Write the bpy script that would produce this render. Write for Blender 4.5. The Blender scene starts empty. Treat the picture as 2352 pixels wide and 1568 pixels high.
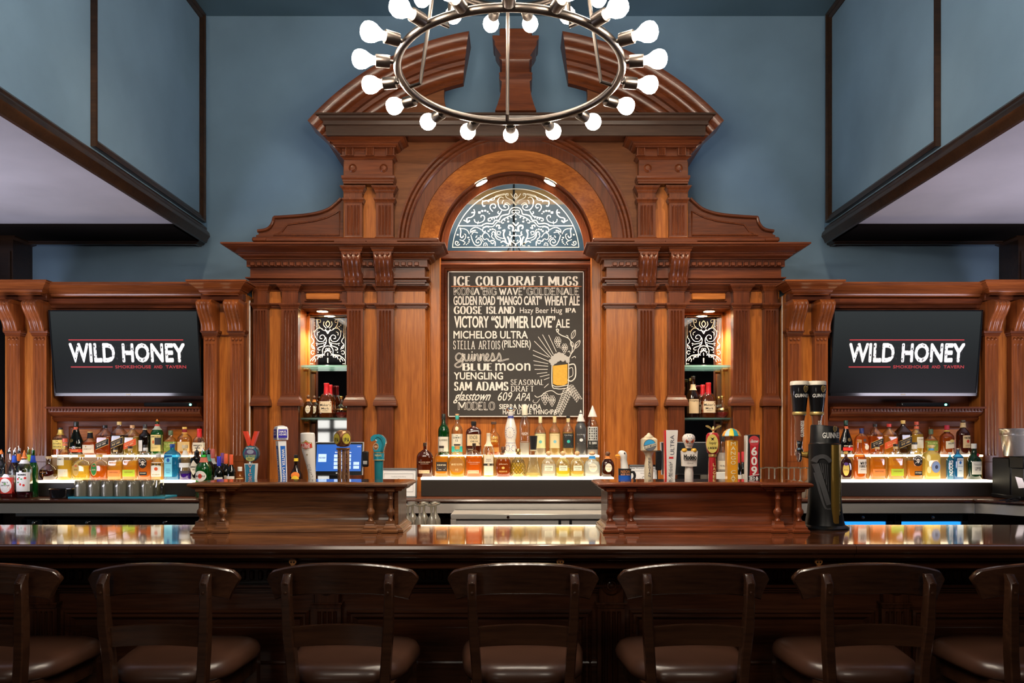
import bpy, bmesh, math, random
import numpy as np
from math import sin, cos, pi, sqrt, atan2, radians as RAD
from mathutils import Matrix, Vector
random.seed(7)
SC = bpy.context.scene
COL = SC.collection
# ---------------------------------------------------------------- camera, world, light, exposure
F, CX, CY, EYE = 1835.0, 1184.5, 1005.0, 1.456      # focal length in photo pixels, vanishing point, eye height
def X(px, d): return (px - CX) / F * d              # photo pixel at depth d -> metres
def Z(py, d): return EYE - (py - CY) / F * d
cam = bpy.data.objects.new('camera', bpy.data.cameras.new('camera'))
COL.objects.link(cam)
cam.location = (0, 0, EYE)
cam.rotation_euler = (pi / 2, 0, 0)
cam.data.sensor_width = 36.0
cam.data.lens = F / 2352 * 36
cam.data.shift_x = -8.5 / 2352
cam.data.shift_y = 221 / 2352
cam.data.clip_start = 0.05
SC.camera = cam
W = bpy.data.worlds.new('world')
SC.world = W
W.use_nodes = True
W.node_tree.nodes['Background'].inputs[0].default_value = (0.55, 0.62, 0.75, 1)
W.node_tree.nodes['Background'].inputs[1].default_value = 0.10
SC.view_settings.view_transform = 'Standard'
SC.view_settings.look = 'None'
SC.view_settings.gamma = 1.0
SC.view_settings.use_curve_mapping = False
SC.view_settings.exposure = 0.35
SC.cycles.max_bounces = 8
SC.cycles.diffuse_bounces = 3
SC.cycles.glossy_bounces = 4
SC.cycles.transmission_bounces = 8
SC.cycles.transparent_max_bounces = 12
SC.cycles.sample_clamp_indirect = 4.0
SC.cycles.caustics_reflective = False
SC.cycles.caustics_refractive = False
def area(name, loc, tgt, size, power, col, sy=None):
    l = bpy.data.lights.new(name, 'AREA')
    l.energy = power; l.color = col; l.size = size
    if sy: l.shape = 'RECTANGLE'; l.size_y = sy
    o = bpy.data.objects.new(name, l); COL.objects.link(o)
    o.location = loc
    o.rotation_euler = (Vector(tgt) - Vector(loc)).to_track_quat('-Z', 'Y').to_euler()
    return o
def spot(name, loc, tgt, power, col, ang=80, blend=.6, rad=.03):
    l = bpy.data.lights.new(name, 'SPOT')
    l.energy = power; l.color = col; l.spot_size = RAD(ang); l.spot_blend = blend; l.shadow_soft_size = rad
    o = bpy.data.objects.new(name, l); COL.objects.link(o)
    o.location = loc
    o.rotation_euler = (Vector(tgt) - Vector(loc)).to_track_quat('-Z', 'Y').to_euler()
    return o
WARM = (1.0, 0.80, 0.58)
# lamps of the dining room behind the photographer, plus an added upward fill
area('room_light', (-1.3, -1.2, 3.5), (-0.6, 5.2, 1.8), 1.0, 22, (1.0, 0.86, 0.70))
area('room_light', (1.3, -1.2, 3.5), (0.6, 5.2, 1.8), 1.0, 22, (1.0, 0.86, 0.70))
area('room_light', (0, -1.6, 3.3), (0, -1.2, 5), 1.2, 24, (1.0, 0.88, 0.74))  # added uplight, brightens the ceiling that the fan mirror reflects
# ceiling spots above the bar, aimed at the back bar
for _x, _t in ((-1.75, -1.45), (-.6, -.75), (.6, .75), (1.75, 1.45)):
    spot('ceiling_spot', (_x, 3.1, 4.36), (_t, 5.25, 1.75), 150, (1.0, .80, .56), 56, 1.0, .05)
# added uplights under the bulkheads, standing in for television and sign glow
area('side_fill', (-3.3, 3.9, 1.3), (-3.2, 4.3, 2.86), .9, 26, (0.86, 0.84, 1.0))
area('side_fill', (3.3, 3.9, 1.3), (3.2, 4.3, 2.86), .9, 26, (0.90, 0.84, 1.0))

# ---------------------------------------------------------------- mesh helpers
class MB:
    """Collects verts and faces of one mesh."""
    def __init__(s): s.v = []; s.f = []; s.m = []
    def add(s, vs, fs, mi=0):
        n = len(s.v)
        s.v += [(float(p[0]), float(p[1]), float(p[2])) for p in vs]
        s.f += [tuple(n + i for i in f) for f in fs]
        s.m += [mi] * len(fs)
        return s
    def box(s, x0, x1, y0, y1, z0, z1, c=0.0, mi=0):
        x0, x1 = min(x0, x1), max(x0, x1); y0, y1 = min(y0, y1), max(y0, y1); z0, z1 = min(z0, z1), max(z0, z1)
        if c <= 0:
            vs = [(x, y, z) for x in (x0, x1) for y in (y0, y1) for z in (z0, z1)]
            return s.add(vs, [(0, 1, 3, 2), (4, 6, 7, 5), (0, 4, 5, 1), (2, 3, 7, 6), (0, 2, 6, 4), (1, 5, 7, 3)], mi)
        c = min(c, (x1 - x0) * .45, (y1 - y0) * .45, (z1 - z0) * .45)
        P = {}; vs = []
        def lo(a, b, k): return (a + c, b - c)[k]
        for i in (0, 1):
            for j in (0, 1):
                for k in (0, 1):
                    xi, yi, zi = lo(x0, x1, i), lo(y0, y1, j), lo(z0, z1, k)
                    for ax, p in ((0, ((x0, x1)[i], yi, zi)), (1, (xi, (y0, y1)[j], zi)), (2, (xi, yi, (z0, z1)[k]))):
                        P[(i, j, k, ax)] = len(vs); vs.append(p)
        fs = []
        q = [(0, 0), (0, 1), (1, 1), (1, 0)]
        for i in (0, 1):
            fs.append([P[(i, a, b, 0)] for a, b in q]); fs.append([P[(a, i, b, 1)] for a, b in q]); fs.append([P[(a, b, i, 2)] for a, b in q])
        for a in (0, 1):
            for b in (0, 1):
                fs.append([P[(a, b, 0, 0)], P[(a, b, 1, 0)], P[(a, b, 1, 1)], P[(a, b, 0, 1)]])
                fs.append([P[(a, 0, b, 0)], P[(a, 1, b, 0)], P[(a, 1, b, 2)], P[(a, 0, b, 2)]])
                fs.append([P[(0, a, b, 1)], P[(1, a, b, 1)], P[(1, a, b, 2)], P[(0, a, b, 2)]])
                for k in (0, 1): fs.append([P[(a, b, k, 0)], P[(a, b, k, 1)], P[(a, b, k, 2)]])
        return s.add(vs, fs, mi)
    def prism(s, poly, y0, y1, mi=0):
        """Polygon in (x, z) given depth along y."""
        n = len(poly)
        vs = [(x, y0, z) for x, z in poly] + [(x, y1, z) for x, z in poly]
        fs = [tuple(range(n)), tuple(range(2 * n - 1, n - 1, -1))] + [(i, (i + 1) % n, n + (i + 1) % n, n + i) for i in range(n)]
        return s.add(vs, fs, mi)
    def prism_x(s, poly, x0, x1, mi=0):
        n = len(poly)
        vs = [(x0, y, z) for y, z in poly] + [(x1, y, z) for y, z in poly]
        fs = [tuple(range(n)), tuple(range(2 * n - 1, n - 1, -1))] + [(i, (i + 1) % n, n + (i + 1) % n, n + i) for i in range(n)]
        return s.add(vs, fs, mi)
    def prism_z(s, poly, z0, z1, mi=0):
        n = len(poly)
        vs = [(x, y, z0) for x, y in poly] + [(x, y, z1) for x, y in poly]
        fs = [tuple(range(n)), tuple(range(2 * n - 1, n - 1, -1))] + [(i, (i + 1) % n, n + (i + 1) % n, n + i) for i in range(n)]
        return s.add(vs, fs, mi)
    def rows(s, rows, closed=True, cap=True, mi=0):
        """Loft between equal-length rows of points."""
        n = len(rows[0]); vs = [p for r in rows for p in r]; fs = []
        for i in range(len(rows) - 1):
            for j in range(n if closed else n - 1):
                a, b = i * n + j, i * n + (j + 1) % n
                fs.append((a, b, b + n, a + n))
        if cap and closed:
            fs.append(tuple(range(n))); fs.append(tuple(range((len(rows) - 1) * n, len(rows) * n)))
        return s.add(vs, fs, mi)
    def lathe(s, prof, c=(0, 0, 0), n=20, axis='z', mi=0, cap=True):
        rows = []
        for r, h in prof:
            r = max(r, 1e-4)
            ring = []
            for i in range(n):
                a = 2 * pi * i / n
                u, v = r * cos(a), r * sin(a)
                ring.append({'z': (c[0] + u, c[1] + v, c[2] + h), 'y': (c[0] + u, c[1] + h, c[2] + v), 'x': (c[0] + h, c[1] + u, c[2] + v)}[axis])
            rows.append(ring)
        return s.rows(rows, True, cap, mi)
    def tube(s, pts, r, n=8, closed=False, mi=0):
        pts = [Vector(p) for p in pts]; m = len(pts); rows = []
        up = Vector((0.13, 0.31, 0.94))
        for i, p in enumerate(pts):
            if closed: t = pts[(i + 1) % m] - pts[i - 1]
            else: t = pts[min(i + 1, m - 1)] - pts[max(i - 1, 0)]
            t.normalize()
            a = t.cross(up)
            if a.length < 1e-3: a = t.cross(Vector((1, 0, 0)))
            a.normalize(); b = t.cross(a)
            rr = r[i] if isinstance(r, (list, tuple)) else r
            rows.append([p + a * rr * cos(2 * pi * k / n) + b * rr * sin(2 * pi * k / n) for k in range(n)])
        if closed: rows.append(rows[0])
        return s.rows(rows, True, not closed, mi)
    def mold(s, path, prof, closed=False, mi=0):
        """Sweep profile (out, z) along plan path (x, y); out is to the right of travel."""
        P = [Vector((p[0], p[1])) for p in path]; m = len(P); rows = []
        for i in range(m):
            if closed: a, b = P[i] - P[i - 1], P[(i + 1) % m] - P[i]
            else:
                a = P[i] - P[i - 1] if i else P[1] - P[0]
                b = P[i + 1] - P[i] if i < m - 1 else P[-1] - P[-2]
            a = a.normalized(); b = b.normalized()
            na, nb = Vector((a.y, -a.x)), Vector((b.y, -b.x))
            k = (na + nb); k = k / max(k.dot(na), .2)
            rows.append([(P[i].x + k.x * o, P[i].y + k.y * o, z) for o, z in prof])
        if closed: rows.append(rows[0])
        return s.rows(rows, True, not closed, mi)
    def arc(s, cx, cz, prof, a0, a1, n=40, mi=0):
        """Sweep closed profile (r, y) round an arc in the x-z plane."""
        rows = []
        for i in range(n + 1):
            a = a0 + (a1 - a0) * i / n
            rows.append([(cx + r * cos(a), y, cz + r * sin(a)) for r, y in prof])
        return s.rows(rows, True, True, mi)
    def block(s, x0, x1, yf, yb, prof, mi=0):
        """Moulded block: profile (out, z) grows left, right and forward; the back stays."""
        x0, x1 = min(x0, x1), max(x0, x1)
        return s.rows([[(x0 - o, yf - o, z), (x1 + o, yf - o, z), (x1 + o, yb, z), (x0 - o, yb, z)] for o, z in prof], True, True, mi)
    def flutes(s, x0, x1, yf, yb, z0, z1, n, zt, zb, depth=.006, mi=0):
        """A board whose front carries n sunk flutes between zb and zt."""
        x0, x1 = min(x0, x1), max(x0, x1)
        w = (x1 - x0); mg = w * .12; st = (w - 2 * mg) / n; k = 6
        xs = [(x0, 0)]
        for i in range(n):
            a = x0 + mg + st * i + st * .1; b = a + st * .8
            for j in range(k + 1):
                t = j / k
                xs.append((a + (b - a) * t, sin(pi * t) if 0 < j < k else 0))
        xs.append((x1, 0))
        tp = st * .5
        rows = []
        for z, q in ((z0, 0), (zb, 0), (zb + tp, 1), (zt - tp, 1), (zt, 0), (z1, 0)):
            rows.append([(x, yf + depth * d * q, z) for x, d in xs] + [(x1, yb, z), (x0, yb, z)])
        return s.rows(rows, True, True, mi)
    def build(s, name, mats, parent=None, sharp=38, smooth=True):
        if not isinstance(mats, (list, tuple)): mats = [mats]
        me = bpy.data.meshes.new(name)
        me.from_pydata(s.v, [], s.f)
        if len(mats) > 1: me.polygons.foreach_set('material_index', s.m)
        bm = bmesh.new(); bm.from_mesh(me)
        bmesh.ops.recalc_face_normals(bm, faces=bm.faces)
        if smooth:
            lim = RAD(sharp)
            for f in bm.faces: f.smooth = True
            for e in bm.edges:
                if len(e.link_faces) != 2 or e.calc_face_angle(0) > lim: e.smooth = False
        bm.to_mesh(me); bm.free()
        for m in mats: me.materials.append(m)
        o = bpy.data.objects.new(name, me)
        COL.objects.link(o)
        adopt(o, parent)
        return o
BASE = {}
def adopt(o, p):
    if p is not None:
        o.parent = p
        l = BASE.get(p.name, (0, 0, 0))
        o.matrix_parent_inverse = Matrix.Translation((-l[0], -l[1], -l[2]))
def tag(o, label=None, cat=None, group=None, kind=None):
    if label: o['label'] = label
    if cat: o['category'] = cat
    if group: o['group'] = group
    if kind: o['kind'] = kind
    return o
def thing(name, label, cat, loc=(0, 0, 0), group=None):
    """Empty at a thing's base; its parts are built in world coordinates."""
    o = bpy.data.objects.new(name, None); COL.objects.link(o)
    o.empty_display_size = .05
    o.location = loc; BASE[o.name] = loc
    return tag(o, label, cat, group)
def local(name, label, cat, group=None):
    """Empty at the origin: parts are built round the origin, the thing is moved afterwards."""
    return thing(name, label, cat, (0, 0, 0), group)
KIDS = {}
def kids(o): return [c for c in bpy.data.objects if c.parent is o]
def dup(o, loc, rz=0, label=None, parent=None):
    c = o.copy(); COL.objects.link(c)
    if parent is not None: c.parent = parent
    else: c.location = loc; c.rotation_euler = (0, 0, rz)
    if label: c['label'] = label
    if o.name not in KIDS: KIDS[o.name] = kids(o)
    for k in KIDS[o.name]: dup(k, None, parent=c)
    return c
def cat(pts, n=8, closed=False):
    """Catmull-Rom through 2D points."""
    out = []; m = len(pts)
    rng = range(m if closed else m - 1)
    g = (lambda i: pts[i % m]) if closed else (lambda i: pts[min(max(i, 0), m - 1)])
    for i in rng:
        a, b, c, d = g(i - 1), g(i), g(i + 1), g(i + 2)
        for k in range(n):
            t = k / n
            out.append(tuple(.5 * (2 * b[j] + (c[j] - a[j]) * t + (2 * a[j] - 5 * b[j] + 4 * c[j] - d[j]) * t * t + (3 * b[j] - a[j] - 3 * c[j] + d[j]) * t ** 3) for j in range(len(b))))
    if not closed: out.append(tuple(pts[-1]))
    return out
def PR(shape, w, h, z0=0):
    return [(o * w, z0 + z * h) for o, z in shape]
CROWN = [(0, 0), (.10, 0), (.10, .10), (.22, .15), (.30, .26), (.33, .36), (.42, .38), (.42, .44), (.50, .50), (.62, .62), (.80, .72), (.88, .80), (.88, .84), (1, .88), (1, 1), (0, 1)]
OGEE = [(0, 0), (.2, .04), (.28, .22), (.45, .38), (.75, .52), (.85, .62), (1, .68), (1, 1), (0, 1)]
BEAD = [(0, 0), (.45, 0), (.5, .15), (.85, .25), (1, .45), (.85, .65), (.5, .72), (.55, .9), (.3, 1), (0, 1)]
STEP = [(0, 0), (.3, 0), (.3, .2), (.55, .28), (.55, .5), (.85, .6), (1, .72), (1, 1), (0, 1)]
BASEM = [(0, 0), (1, 0), (1, .3), (.85, .4), (.8, .55), (.5, .7), (.3, .85), (.25, 1), (0, 1)]

# ---------------------------------------------------------------- materials
MATS = {}
def newmat(name):
    m = bpy.data.materials.new(name); m.use_nodes = True
    nt = m.node_tree
    return m, nt, nt.nodes['Principled BSDF']
def simple(name, col, rough=.5, metal=0, coat=0, spec=.5, emit=0, ecol=None, noise=0):
    key = ('s', name, col, rough, metal, coat, emit)
    if key in MATS: return MATS[key]
    m, nt, b = newmat(name)
    b.inputs['Base Color'].default_value = (*col, 1)
    b.inputs['Roughness'].default_value = rough
    b.inputs['Metallic'].default_value = metal
    b.inputs['Coat Weight'].default_value = coat
    b.inputs['Coat Roughness'].default_value = .08
    b.inputs['Specular IOR Level'].default_value = spec
    if emit:
        b.inputs['Emission Color'].default_value = (*(ecol or col), 1)
        b.inputs['Emission Strength'].default_value = emit
    if noise:
        N = nt.nodes; L = nt.links
        tc = N.new('ShaderNodeTexCoord'); nz = N.new('ShaderNodeTexNoise'); nz.inputs['Scale'].default_value = noise
        nz.inputs['Detail'].default_value = 4
        mx = N.new('ShaderNodeMixRGB'); mx.inputs[1].default_value = (*[c * .75 for c in col], 1); mx.inputs[2].default_value = (*[min(1, c * 1.2) for c in col], 1)
        L.new(tc.outputs['Object'], nz.inputs['Vector']); L.new(nz.outputs['Fac'], mx.inputs[0]); L.new(mx.outputs[0], b.inputs['Base Color'])
    MATS[key] = m
    return m
def wood(name, c1, c2, axis, rough=.32, coat=.16, sc=1.0, bump=.12, knots=True):
    m, nt, b = newmat(name)
    N, L = nt.nodes, nt.links
    tc = N.new('ShaderNodeTexCoord'); mp = N.new('ShaderNodeMapping')
    s = [16 * sc, 16 * sc, 16 * sc]; s['xyz'.index(axis)] = 1.1 * sc
    mp.inputs['Scale'].default_value = s
    L.new(tc.outputs['Object'], mp.inputs['Vector'])
    n1 = N.new('ShaderNodeTexNoise'); n1.inputs['Scale'].default_value = 1.0; n1.inputs['Detail'].default_value = 5; n1.inputs['Distortion'].default_value = 1.1
    L.new(mp.outputs[0], n1.inputs['Vector'])
    n2 = N.new('ShaderNodeTexNoise'); n2.inputs['Scale'].default_value = 6.5; n2.inputs['Detail'].default_value = 3
    L.new(mp.outputs[0], n2.inputs['Vector'])
    n3 = N.new('ShaderNodeTexNoise'); n3.inputs['Scale'].default_value = 1.3; n3.inputs['Detail'].default_value = 2
    L.new(tc.outputs['Object'], n3.inputs['Vector'])
    r = N.new('ShaderNodeValToRGB')
    r.color_ramp.elements[0].position = .30; r.color_ramp.elements[0].color = (*c2, 1)
    r.color_ramp.elements[1].position = .66; r.color_ramp.elements[1].color = (*c1, 1)
    mx = N.new('ShaderNodeMath'); mx.operation = 'MULTIPLY_ADD'; mx.inputs[1].default_value = .45
    L.new(n2.outputs['Fac'], mx.inputs[0])
    m0 = N.new('ShaderNodeMath'); m0.operation = 'MULTIPLY'; m0.inputs[1].default_value = .56
    L.new(n1.outputs['Fac'], m0.inputs[0]); L.new(m0.outputs[0], mx.inputs[2])
    L.new(mx.outputs[0], r.inputs[0])
    hv = N.new('ShaderNodeHueSaturation')
    mr = N.new('ShaderNodeMapRange'); mr.inputs[1].default_value = .3; mr.inputs[2].default_value = .7; mr.inputs[3].default_value = .78; mr.inputs[4].default_value = 1.2
    L.new(n3.outputs['Fac'], mr.inputs[0]); L.new(mr.outputs[0], hv.inputs['Value']); L.new(r.outputs[0], hv.inputs['Color'])
    L.new(hv.outputs[0], b.inputs['Base Color'])
    bp = N.new('ShaderNodeBump'); bp.inputs['Strength'].default_value = bump; bp.inputs['Distance'].default_value = .004
    L.new(n2.outputs['Fac'], bp.inputs['Height']); L.new(bp.outputs[0], b.inputs['Normal'])
    b.inputs['Roughness'].default_value = rough
    b.inputs['Coat Weight'].default_value = coat
    b.inputs['Coat Roughness'].default_value = .12 if rough > .1 else .05
    b.inputs['Specular IOR Level'].default_value = .25
    return m
HON = ((.50, .165, .030), (.20, .048, .0085))
MAH = ((.165, .042, .0125), (.062, .0145, .0055))
DRK = ((.082, .026, .011), (.026, .0085, .0042))
M_PANEL = wood('honey_wood', *HON, 'z', .34, .16)
M_PANELH = wood('honey_wood_across', *HON, 'x', .34, .16)
M_MAH = wood('mahogany_upright', *MAH, 'z', .32, .18)
M_WINGH = wood('lit_cornice_wood', (.27, .074, .0175), (.11, .027, .008), 'x', .3, .25)  # lightened mahogany: orange light on the side cabinets is put into the colour
M_WING = wood('lit_column_wood', (.27, .074, .0175), (.11, .027, .008), 'z', .3, .25)  # same lightened mahogany for the columns, their orange light painted in
M_MAHH = wood('mahogany_across', *MAH, 'x', .32, .2)
M_TYMP = wood('old_board_wood', (.20, .068, .021), (.10, .031, .010), 'x', .5, .06)
M_SMOKE = wood('dusty_dark_wood', (.060, .030, .018), (.030, .015, .009), 'x', .4, .15)
M_DARK = wood('dark_bar_wood', *DRK, 'x', .27, .4, bump=.25)
M_DARKZ = wood('dark_bar_wood_upright', *DRK, 'z', .27, .4, bump=.2)
M_BOX = wood('worn_varnished_wood', (.27, .105, .037), (.045, .016, .0075), 'x', .33, .35, bump=.5)
M_BOXR = wood('red_varnished_wood', (.23, .053, .0155), (.05, .012, .0055), 'x', .3, .3, bump=.4)
M_TOP = wood('lacquered_bar_top', (.14, .042, .014), (.05, .014, .006), 'x', .09, .9, sc=.8, bump=.03)
M_TRIM = wood('black_brown_trim', (.045, .021, .010), (.017, .008, .0045), 'x', .35, .25)
M_STOOL = wood('espresso_wood', (.050, .020, .0098), (.019, .0075, .0045), 'x', .24, .5, bump=.15)
def paint(name, col, rough=.6):
    return simple(name, col, rough, noise=2.2, spec=.3)
M_BLUE = paint('slate_blue_paint', (.190, .305, .430))
M_CEIL = paint('slate_blue_ceiling_paint', (.11, .19, .26))
M_LILAC = paint('pale_grey_ceiling_paint', (.42, .41, .44))
M_STEEL = simple('brushed_steel', (.66, .63, .59), .34, .72)
M_CHROME = simple('chrome', (.82, .82, .82), .08, 1.0)
M_BRONZE = simple('brushed_bronze_metal', (.095, .079, .070), .34, 1.0)
M_BLACK = simple('black_plastic', (.008, .008, .009), .4, spec=.2)
M_GLOSSBLK = simple('gloss_black', (.008, .008, .009), .12, coat=.5)
M_GOLD = simple('gold_metal', (.72, .48, .16), .28, 1.0)
M_WHITE = simple('white_plastic', (.80, .79, .76), .4)
M_MIRROR = simple('mirror_glass', (.80, .84, .88), .02, 1.0)
M_ETCH = simple('cream_etched_glass', (.86, .84, .74), .6)
M_CHALK = simple('white_chalk', (.80, .77, .72), .9, spec=.1)
def plas(c, rough=.4): return simple('coloured_plastic', c, rough)
def paper(c): return simple('printed_paper', c, .65, spec=.2)
def ink(c): return simple('ink', c, .6, spec=.2)
BLACKINK = (.015, .014, .013)
def clear_glass(name='clear_glass', col=(.95, .97, .96), mixf=.72):
    key = ('g', name, col)
    if key in MATS: return MATS[key]
    m, nt, b = newmat(name); N, L = nt.nodes, nt.links
    tr = N.new('ShaderNodeBsdfTransparent'); tr.inputs[0].default_value = (*col, 1)
    gl = N.new('ShaderNodeBsdfGlossy'); gl.inputs['Roughness'].default_value = .05
    fr = N.new('ShaderNodeLayerWeight'); fr.inputs['Blend'].default_value = .35
    er = N.new('ShaderNodeMixRGB'); er.inputs[1].default_value = (*col, 1); er.inputs[2].default_value = (*[c * .35 for c in col], 1)  # dark glass edges from refraction are painted into the tint
    ep = N.new('ShaderNodeMath'); ep.operation = 'POWER'; ep.inputs[1].default_value = 2; L.new(fr.outputs['Facing'], ep.inputs[0]); L.new(ep.outputs[0], er.inputs[0]); L.new(er.outputs[0], tr.inputs[0])
    pw = N.new('ShaderNodeMath'); pw.operation = 'MULTIPLY_ADD'; pw.inputs[1].default_value = .6; pw.inputs[2].default_value = .06
    L.new(fr.outputs['Facing'], pw.inputs[0])
    mx = N.new('ShaderNodeMixShader'); L.new(pw.outputs[0], mx.inputs[0]); L.new(tr.outputs[0], mx.inputs[1]); L.new(gl.outputs[0], mx.inputs[2])
    L.new(mx.outputs[0], N['Material Output'].inputs['Surface'])
    MATS[key] = m
    return m
def liquid(col, dens=.5):
    """Spirit seen through bottle glass: tinted see-through, partly scattering, with a glass sheen."""
    key = ('l', col, dens)
    if key in MATS: return MATS[key]
    m, nt, b = newmat('spirit_in_glass'); N, L = nt.nodes, nt.links
    tr = N.new('ShaderNodeBsdfTransparent'); tr.inputs[0].default_value = (*[min(1, c ** .5) for c in col], 1)
    tl = N.new('ShaderNodeBsdfTranslucent'); tl.inputs[0].default_value = (*col, 1)
    df = N.new('ShaderNodeBsdfDiffuse'); df.inputs[0].default_value = (*[c * .8 for c in col], 1)
    gl = N.new('ShaderNodeBsdfGlossy'); gl.inputs['Roughness'].default_value = .06
    ef = N.new('ShaderNodeLayerWeight'); ef.inputs['Blend'].default_value = .5
    ep = N.new('ShaderNodeMath'); ep.operation = 'POWER'; ep.inputs[1].default_value = 1.6; L.new(ef.outputs['Facing'], ep.inputs[0])
    for nd, base in ((tr, [min(1, c ** .5) for c in col]), (tl, col), (df, [c * .8 for c in col])):
        er = N.new('ShaderNodeMixRGB'); er.inputs[1].default_value = (*base, 1); er.inputs[2].default_value = (*[c * .22 for c in base], 1)  # rim darkened in the colour to imitate refraction at the bottle edge
        L.new(ep.outputs[0], er.inputs[0]); L.new(er.outputs[0], nd.inputs[0])
    m1 = N.new('ShaderNodeMixShader'); m1.inputs[0].default_value = .3; L.new(tl.outputs[0], m1.inputs[1]); L.new(df.outputs[0], m1.inputs[2])
    m2 = N.new('ShaderNodeMixShader'); m2.inputs[0].default_value = dens; L.new(tr.outputs[0], m2.inputs[1]); L.new(m1.outputs[0], m2.inputs[2])
    fr = N.new('ShaderNodeLayerWeight'); fr.inputs['Blend'].default_value = .3
    pw = N.new('ShaderNodeMath'); pw.operation = 'MULTIPLY_ADD'; pw.inputs[1].default_value = .4; pw.inputs[2].default_value = .05
    L.new(fr.outputs['Facing'], pw.inputs[0])
    mx = N.new('ShaderNodeMixShader'); L.new(pw.outputs[0], mx.inputs[0]); L.new(m2.outputs[0], mx.inputs[1]); L.new(gl.outputs[0], mx.inputs[2])
    L.new(mx.outputs[0], N['Material Output'].inputs['Surface'])
    MATS[key] = m
    return m
M_CLEAR = clear_glass()
M_SHELFGLASS = liquid((.50, .80, .78), .5)

# ---------------------------------------------------------------- lettering
TXT = {}
def text_mesh(s, bold=0.0):
    k = (s, bold)
    if k not in TXT:
        cu = bpy.data.curves.new('t', 'FONT'); cu.body = s; cu.size = 1; cu.resolution_u = 3; cu.offset = min(bold, .02); cu.space_character = 1 + bold * 3
        ob = bpy.data.objects.new('t', cu); COL.objects.link(ob)
        me = ob.to_mesh()
        vs = [(v.co.x, v.co.y) for v in me.vertices]; fs = [tuple(p.vertices) for p in me.polygons]
        ob.to_mesh_clear(); bpy.data.objects.remove(ob); bpy.data.curves.remove(cu)
        TXT[k] = (vs, fs)
    return TXT[k]
def fit(vs, x0, x1, z0, z1, shear=0):
    a = np.array(vs)
    lo, hi = a.min(0), a.max(0)
    u = (a - lo) / np.maximum(hi - lo, 1e-6)
    if shear:
        u[:, 0] = (u[:, 0] * (1 - shear) + shear * u[:, 1])
    return [(x0 + p[0] * (x1 - x0), z0 + p[1] * (z1 - z0)) for p in u]
def ribbon(pts, w, closed=False, pen=None):
    """Flat stroke in 2D; pen(dx, dz) may vary the width with direction."""
    P = np.array(pts, float)
    if closed: t = np.roll(P, -1, 0) - np.roll(P, 1, 0)
    else: t = np.gradient(P, axis=0)
    t /= np.maximum(np.linalg.norm(t, axis=1, keepdims=True), 1e-9)
    nrm = np.stack([-t[:, 1], t[:, 0]], 1)
    ww = np.array([pen(a, b) if pen else 1.0 for a, b in t])[:, None] * w * .5
    A, B = P + nrm * ww, P - nrm * ww
    n = len(P); vs = [tuple(p) for p in A] + [tuple(p) for p in B]
    fs = [(i, (i + 1) % n, n + (i + 1) % n, n + i) for i in range(n if closed else n - 1)]
    return vs, fs
GLY = {
 'A': ['0,0 .5,1 1,0', '.18,.34 .82,.34'], 'B': ['0,0 0,1', 'c0,1 .55,1 .82,.92 .85,.75 .75,.56 .5,.53 0,.53', 'c0,.53 .6,.53 .95,.42 .95,.2 .75,.02 .5,0 0,0'],
 'C': ['c.95,.72 .82,.93 .52,1 .18,.87 0,.5 .18,.13 .52,0 .82,.07 .95,.28'], 'D': ['0,0 0,1', 'c0,1 .45,1 .85,.85 1,.5 .85,.15 .45,0 0,0'],
 'E': ['0,0 0,1', '0,1 .85,1', '0,.52 .65,.52', '0,0 .9,0'], 'F': ['0,0 0,1', '0,1 .9,1', '0,.5 .65,.5'],
 'G': ['c.93,.75 .8,.94 .52,1 .18,.87 0,.5 .18,.13 .52,0 .8,.04 .97,.18', '.97,.1 .97,.44', '.62,.44 1,.44'], 'H': ['0,0 0,1', '1,0 1,1', '0,.5 1,.5'],
 'I': ['.5,0 .5,1'], 'J': ['.7,1 .7,.3', 'c.7,.3 .55,.04 .3,0 .05,.15'], 'K': ['0,0 0,1', '1,1 0,.42', '.32,.6 1,0'], 'L': ['0,0 0,1', '0,0 .9,0'],
 'M': ['0,0 0,1', '0,1 .5,.25 1,1', '1,0 1,1'], 'N': ['0,0 0,1', '0,1 1,0', '1,0 1,1'], 'O': ['oc.5,1 .85,.88 1,.5 .85,.12 .5,0 .15,.12 0,.5 .15,.88'],
 'P': ['0,0 0,1', 'c0,1 .6,1 .93,.9 .96,.72 .85,.52 .5,.46 0,.46'], 'R': ['0,0 0,1', 'c0,1 .6,1 .9,.92 .94,.74 .82,.55 .5,.5 0,.5', '.45,.5 1,0'],
 'S': ['c.88,.78 .75,.95 .5,1 .22,.95 .08,.76 .22,.58 .5,.5 .8,.42 .94,.23 .78,.05 .5,0 .2,.05 .06,.24'], 'T': ['.5,0 .5,1', '0,1 1,1'],
 'U': ['0,1 0,.35', 'c0,.35 .12,.08 .5,0 .88,.08 1,.35', '1,.35 1,1'], 'V': ['0,1 .5,0 1,1'], 'W': ['0,1 .28,0 .5,.8 .72,0 1,1'], 'X': ['0,0 1,1', '0,1 1,0'],
 'Y': ['0,1 .5,.45 1,1', '.5,.45 .5,0'], 'Z': ['0,1 1,1 0,0 1,0'], '.': ['.4,.04 .6,.04'], '-': ['.1,.4 .9,.4'],
 '0': ['oc.5,1 .85,.88 1,.5 .85,.12 .5,0 .15,.12 0,.5 .15,.88'], '6': ['c.85,.85 .55,1 .2,.85 0,.45 .2,.05 .5,0 .85,.1 .95,.32 .8,.55 .5,.6 .15,.5 .02,.35'],
 '9': ['c.15,.15 .45,0 .8,.15 1,.55 .8,.95 .5,1 .15,.9 .05,.68 .2,.45 .5,.4 .85,.5 .98,.65'],
}
LAY = []      # stroke layer of each vertex of the last drawn word, so that strokes never share a plane
GLY['\u2019'] = ['.6,1 .3,.72']
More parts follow.
